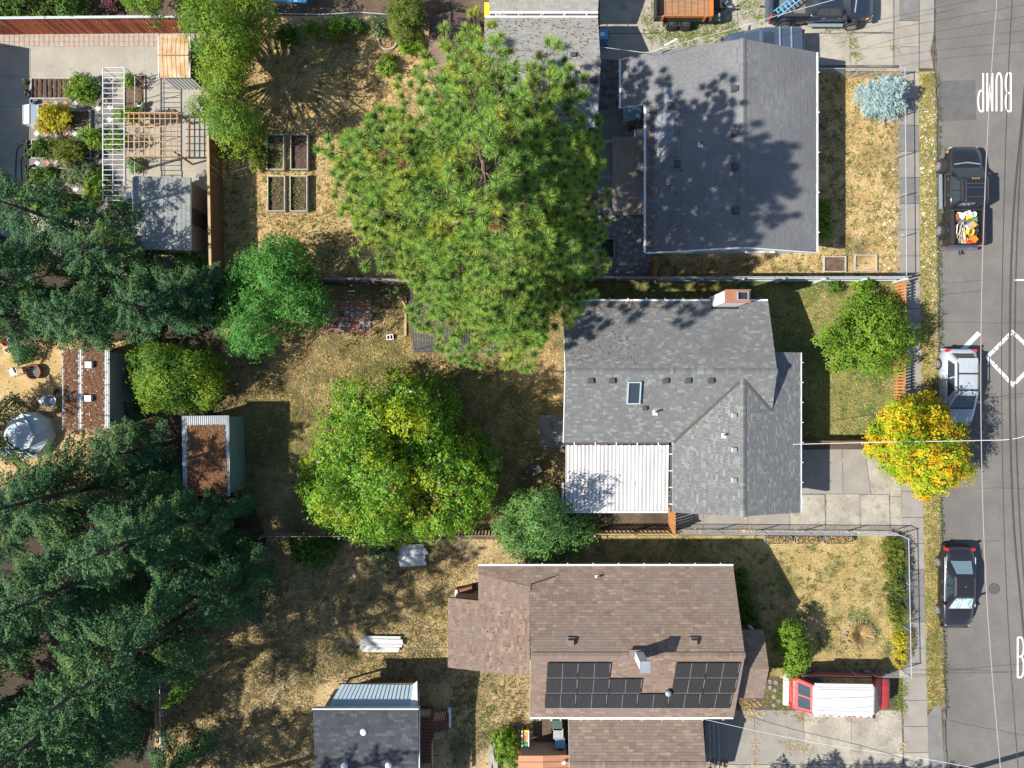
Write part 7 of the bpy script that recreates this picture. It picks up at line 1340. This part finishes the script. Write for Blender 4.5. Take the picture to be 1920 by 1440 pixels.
# deck and stairs of the charcoal cottage
SD = thing('cottage_deck', P(810, 1380), 'reddish deck and steps beside the charcoal-roofed building', 'deck'); mat('deck_red', (.15, .065, .04), (.19, .085, .05), 2, rough=.8, stretch=(.5, 5, 1), fine=.12); hD = .9
for k in range(15): a, b = P(785, 1338+k*6.4, hD), P(811, 1338+k*6.4, hD); MB().box(((a.x+b.x)/2, a.y, hD), (b.x-a.x, .16, .03)).build('plank', MATS['deck_red'], SD)
a, b = P(785, 1434, hD), P(811, 1336, hD); MB().box(((a.x+b.x)/2, (a.y+b.y)/2, .42), (b.x-a.x-.1, b.y-a.y-.1, .82)).build('frame', MATS['wall_brown'], SD)
for k in range(4): a = P(815+k*6.5, 1352, hD-.2*(k+1)); MB().box((a.x+.1, a.y, max(.08, hD-.2*(k+1))), (.24, 1.0, .04)).build('step', MATS['deck_red'], SD)
def rail(T, a, b, h=.9, n=7, m='deck_red'):
    a, b = Vector(a), Vector(b); bar(T, 'handrail', a+UP*h, b+UP*h, .08, .05, m)
    for k in range(n+1): p = a.lerp(b, k/n); MB().box((p.x, p.y, p.z+h/2), (.04, .04, h-.05)).build('baluster', MATS['white_trim' if 0 < k < n else m], T)
z9 = hD
rail(SD, P(784, 1330, z9), P(811, 1330, z9)); rail(SD, P(812, 1378, z9), P(812, 1436, z9), n=10); rail(SD, P(786, 1437, z9), P(811, 1437, z9)); rail(SD, P(813, 1336, z9), P(839, 1334, .15), n=6); rail(SD, P(813, 1374, z9), P(839, 1370, .15), n=6)
lump('stone_step', 'white stone step at the foot of the reddish stairs', Vector((*P(843, 1345).xy, .06)), (.2, 1.2, .12), 'white_plastic', 0, 'step')
BT = MB().slab([P(505, -20, 1.2), P(572, -20, 1.2), P(575, 5, 1.2), P(508, 2, 1.2)], .06).build('blue_cover', MATS['sky_blue']); tag(BT, 'blue covered table at the top edge beyond the chain-link fence', 'cover')
lump('yellow_box', 'yellow box beside the light grey roof', Vector((*P(913, 17, 1.0).xy, .5)), (.35, .9, 1.0), 'yellow_plastic', 0, 'box')
# porch clutter beside the brown wing
lump('wood_bench', 'weathered wooden bench beside the brown wing', Vector((*P(872, 1108, .5).xy, .25)), (1.0, .4, .5), 'frame_rust', .25, 'bench'); lump('white_drum', 'white drum at the corner of the brown wing', Vector((*P(857, 1112, .5).xy, .25)), (.3, .4, .5), 'white_plastic', 0, 'drum')

# ---------------------------------------------------------------- grass, weeds, fallen leaves
FA = [(1535, 132), (1686, 132), (1687, 517), (1235, 517), (1235, 492), (1535, 474)]
tufts('grass', FA, 3600, 'dry_blade', (.04, .10), .035, 4, holes=((1545, 480, 1587, 510),), label='short dry grass on the front lawn with the blue spruce', cat='grass', seed=1)
tufts('grass', FA, 900, 'green_blade', (.05, .12), .035, 5, label='green weeds in the dry front lawn', cat='grass', seed=2, holes=((1545, 480, 1645, 510),))
FB = [(1092, 533), (1686, 533), (1676, 828), (1500, 828), (1500, 660), (1446, 640), (1440, 560), (1092, 560)]
tufts('grass', FB, 4200, 'green_blade', (.04, .09), .035, 4, label='patchy green grass of the front lawn beneath the green maple', cat='grass', seed=3); tufts('grass', FB, 3200, 'dry_blade', (.04, .08), .03, 4, label='dry grass mixed into the green front lawn', cat='grass', seed=4)
FC = [(1110, 1008), (1692, 1008), (1693, 1262), (1400, 1262), (1384, 1060), (1110, 1055)]
tufts('grass', FC, 4200, 'dry_blade', (.04, .10), .035, 4, label='dry grass of the brown house front yard', cat='grass', seed=5, holes=((1434, 1003, 1600, 1019),)); tufts('grass', FC, 1500, 'green_blade', (.04, .1), .035, 4, label='greener grass strip along the brown house', cat='grass', seed=6, blobs=[(1160, 1030, 70), (1280, 1030, 80), (1420, 1090, 50), (1660, 1060, 60)])
BA = [(416, 40), (735, 40), (860, 200), (860, 520), (416, 520)]
tufts('grass', BA, 6000, 'dry_blade', (.05, .14), .04, 4, label='pale dry grass of the raised-bed yard', cat='grass', seed=7, holes=((496, 248, 535, 398), (541, 248, 580, 398)), blobs=[(640, 150, 150), (620, 300, 120), (540, 420, 110), (500, 60, 90), (700, 420, 120), (450, 180, 60)])
tufts('grass', BA, 1500, 'green_blade', (.05, .14), .04, 5, label='green weeds of the raised-bed yard', cat='grass', seed=8, blobs=[(430, 280, 60), (545, 290, 40), (590, 60, 110), (560, 420, 90), (450, 420, 60)])
tufts('grass', [(502, 254), (574, 254), (574, 394), (502, 394)], 170, 'weed_blade', (.06, .16), .05, 5, label='seedlings growing in the raised beds', cat='seedlings', seed=9, z=.22, holes=((534, 250, 543, 400), (546, 254, 576, 318)))
BB = [(420, 560), (1050, 545), (1050, 985), (420, 985)]
tufts('grass', BB, 9000, 'dry_blade', (.04, .11), .04, 4, label='dry golden grass of the magnolia yard', cat='grass', seed=10, holes=((592, 555, 700, 628), (1008, 775, 1060, 840)), blobs=[(620, 690, 110), (760, 640, 70), (980, 720, 90), (1020, 620, 60), (540, 730, 80), (980, 930, 60), (820, 680, 90)]); tufts('grass', BB, 7000, 'green_blade', (.05, .12), .04, 4, label='green grass of the magnolia yard', cat='grass', seed=11, holes=((592, 555, 700, 628), (1008, 775, 1060, 840)), blobs=[(700, 690, 80), (540, 800, 90), (980, 840, 70), (900, 760, 80)]); tufts('grass', BB, 5000, 'brown_blade', (.02, .05), .06, 3, label='brown fallen leaves on the magnolia yard', cat='leaves', seed=12, blobs=[(450, 720, 80), (470, 900, 110), (720, 570, 60), (700, 600, 60), (960, 940, 60)])
BC = [(300, 1015), (840, 1020), (895, 1064), (840, 1110), (840, 1262), (990, 1270), (990, 1360), (860, 1440), (300, 1440)]
tufts('grass', BC, 9000, 'brown_blade', (.05, .13), .045, 4, label='coarse brown grass of the yard with the lumber stack', cat='grass', seed=13, holes=((590, 1280, 845, 1440), (672, 1186, 760, 1222))); tufts('grass', BC, 9000, 'dry_blade', (.05, .13), .04, 4, label='pale dry grass of the yard with the lumber stack', cat='grass', seed=14, blobs=[(600, 1130, 130), (730, 1120, 120), (430, 1250, 140), (560, 1200, 120), (860, 1080, 80), (520, 1380, 80)], holes=((590, 1280, 845, 1440), (672, 1186, 760, 1222))); tufts('grass', BC, 2600, 'green_blade', (.06, .14), .045, 4, label='green grass around the lumber stack', cat='grass', seed=15, blobs=[(720, 1240, 60), (600, 1060, 60), (830, 1150, 50), (900, 1330, 60)], holes=((590, 1280, 845, 1440), (672, 1186, 760, 1222)))
def verge(y0, y1): yy = np.linspace(y0, y1, 10); return [(np.interp(y, SRY, SRX)+2, y) for y in yy]+[(kerb_x(y)-1, y) for y in reversed(yy)]
for k, (a, b) in enumerate(((136, 795), (930, 1325))):
    tufts('grass', verge(a, b), 1500 if k == 0 else 1000, 'dry_blade', (.05, .12), .04, 4, label=('dry grass verge by the black pickup', 'dry grass verge by the black sedan')[k], cat='grass', seed=20+k); tufts('grass', verge(a, b), 1500 if k == 0 else 900, 'weed_blade', (.05, .13), .04, 4, label=('green weeds in the verge by the black pickup', 'green weeds in the verge by the black sedan')[k], cat='grass', seed=22+k)
mat('daisy', (.66, .66, .64), rough=.7); tufts('flowers', verge(180, 540), 170, 'daisy', (.05, .08), .07, 3, label='white wildflowers dotting the verge and kerb', cat='flowers', seed=24, spread=.03); tufts('flowers', [(1655, 300), (1690, 300), (1690, 515), (1655, 515)], 60, 'daisy', (.04, .07), .1, 3, label='white wildflowers along the sidewalk edge', cat='flowers', seed=25, spread=.03)
mat('clover', (.13, .19, .04), isl=[(.17, .22, .05), (.10, .15, .03)], rough=1)
tufts('weeds', [(1200, -60), (1700, -60), (1700, 126), (1200, 110)], 2600, 'weed_blade', (.06, .2), .05, 5, label='bright weeds in the upper driveway joints', cat='weeds', seed=26, blobs=[(1222, 60, 16), (1215, 45, 12), (1290, 62, 26), (1330, 62, 30), (1260, 62, 26), (1370, 60, 18), (1405, 12, 18), (1425, 35, 8), (1445, 20, 12), (1598, 60, 7), (1599, 85, 8), (1600, 105, 7), (1575, 55, 6), (1677, 92, 5), (1552, 58, 5), (1228, 15, 8)])
tufts('weeds', [(1260, 840), (1700, 840), (1700, 1000), (1260, 1000)], 900, 'dry_blade', (.04, .12), .04, 4, label='dry weeds in the cracked driveway joints', cat='weeds', seed=27, blobs=[(1548, 945, 7), (1545, 980, 8), (1668, 900, 7), (1686, 950, 9), (1600, 990, 14), (1500, 990, 16), (1400, 992, 20), (1300, 993, 20), (1480, 928, 6), (1580, 870, 5)]); tufts('weeds', [(1320, 1310), (1700, 1310), (1700, 1440), (1320, 1440)], 1500, 'dry_blade', (.05, .16), .045, 4, label='dry weeds in the van driveway joints', cat='weeds', seed=28, blobs=[(1414, 1335, 14), (1414, 1400, 7), (1414, 1430, 7), (1506, 1400, 10), (1480, 1400, 12), (1500, 1345, 10), (1693, 1340, 7), (1690, 1400, 6), (1400, 1318, 24)])
tufts('weeds', [(1410, 1270), (1700, 1270), (1700, 1345), (1410, 1345)], 1400, 'weed_blade', (.05, .13), .045, 4, label='rough green grass around the parked van', cat='weeds', seed=29, blobs=[(1468, 1310, 20), (1690, 1290, 14), (1688, 1320, 12), (1580, 1266, 60)])

# dark weed clumps dotting the dry lawns
mat('clump_blade', (.075, .10, .025), isl=[(.11, .13, .03), (.06, .08, .022), (.14, .15, .045)], rough=1, transl=.1)
for k, (pl_, n_, lab, bl_) in enumerate(((FA, 260, 'dark weed clumps in the lawn with the blue spruce', None), (FC, 240, 'dark weed clumps in the brown house front yard', None), (BA, 300, 'dark weed clumps in the raised-bed yard', None), (BC, 700, 'dark weed clumps in the yard with the lumber stack', None), (BB, 300, 'dark weed clumps in the magnolia yard', None), (FB, 120, 'dark weed clumps in the green front lawn', None))):
    tufts('weeds', pl_, n_, 'clump_blade', (.05, .12), .05, 16, label=lab, cat='weeds', seed=70+k, spread=.085, holes=((590, 1280, 845, 1440), (672, 1186, 760, 1222), (496, 248, 580, 398), (592, 555, 700, 628), (1545, 477, 1645, 510)))
# twiggy debris and fallen leaves under the trees
tufts('fallen_leaves', [(430, 640), (560, 640), (560, 1000), (430, 1000)], 1800, 'leaf_litter', (.01, .03), .08, 2, label='rusty fallen leaves beside the grey corrugated shed', cat='leaves', seed=90); tufts('fallen_leaves', [(690, 560), (760, 560), (760, 640), (690, 630)], 500, 'leaf_litter', (.01, .03), .08, 2, label='rusty fallen leaves beside the brick patio', cat='leaves', seed=91); tufts('fallen_leaves', [(1440, 525), (1690, 525), (1690, 560), (1440, 545)], 220, 'leaf_litter', (.01, .03), .06, 2, label='fallen leaves along the pale grey fence', cat='leaves', seed=92)
tufts('kerb_weeds', [(1750, 140), (1762, 140), (1768, 800), (1756, 800)], 420, 'clump_blade', (.03, .08), .05, 6, label='dark weeds along the kerb by the pickup', cat='weeds', seed=93, z=-.02); tufts('kerb_weeds', [(1758, 930), (1766, 930), (1776, 1330), (1766, 1330)], 320, 'clump_blade', (.03, .08), .05, 6, label='dark weeds along the kerb by the sedan', cat='weeds', seed=94, z=-.02)

# needles and grit blown onto the roofs
def rq(zf, xa, ya, xb, yb): return [Vector((xa, yb, zf(xa, yb)+.02)), Vector((xb, yb, zf(xb, yb)+.02)), Vector((xb, ya, zf(xb, ya)+.02)), Vector((xa, ya, zf(xa, ya)+.02))]
litter(HA, rq(zA, 7.4, 7.3, 9.2, 15.2), 420, 41, size=.035); litter(HA, rq(zA, 7.38, 7.3, 7.75, 15.2), 500, 42, size=.035); litter(HF, rq(zF, -1.4, 14.3, 4.6, 17.0), 900, 43, size=.035); litter(HF, rq(zF, -1.4, 17.2, 4.6, 19.9), 380, 44, size=.035)
litter(HB, rq(lambda x, y: zm(y), 2.9, 1.0, 6.5, 4.4), 300, 45, size=.03); litter(HB, rq(lambda x, y: zm(y), 2.9, 4.1, 10.0, 4.5), 260, 46, size=.035); litter(HC, rq(lambda x, y: zw(x), -3.4, -15.5, .9, -12.0), 160, 47, size=.03); litter(PC, [Vector((2.95, -5.2, 2.46)), Vector((5.6, -5.2, 2.46)), Vector((5.6, -6.95, 2.36)), Vector((2.95, -6.95, 2.36))], 130, 48, size=.03)
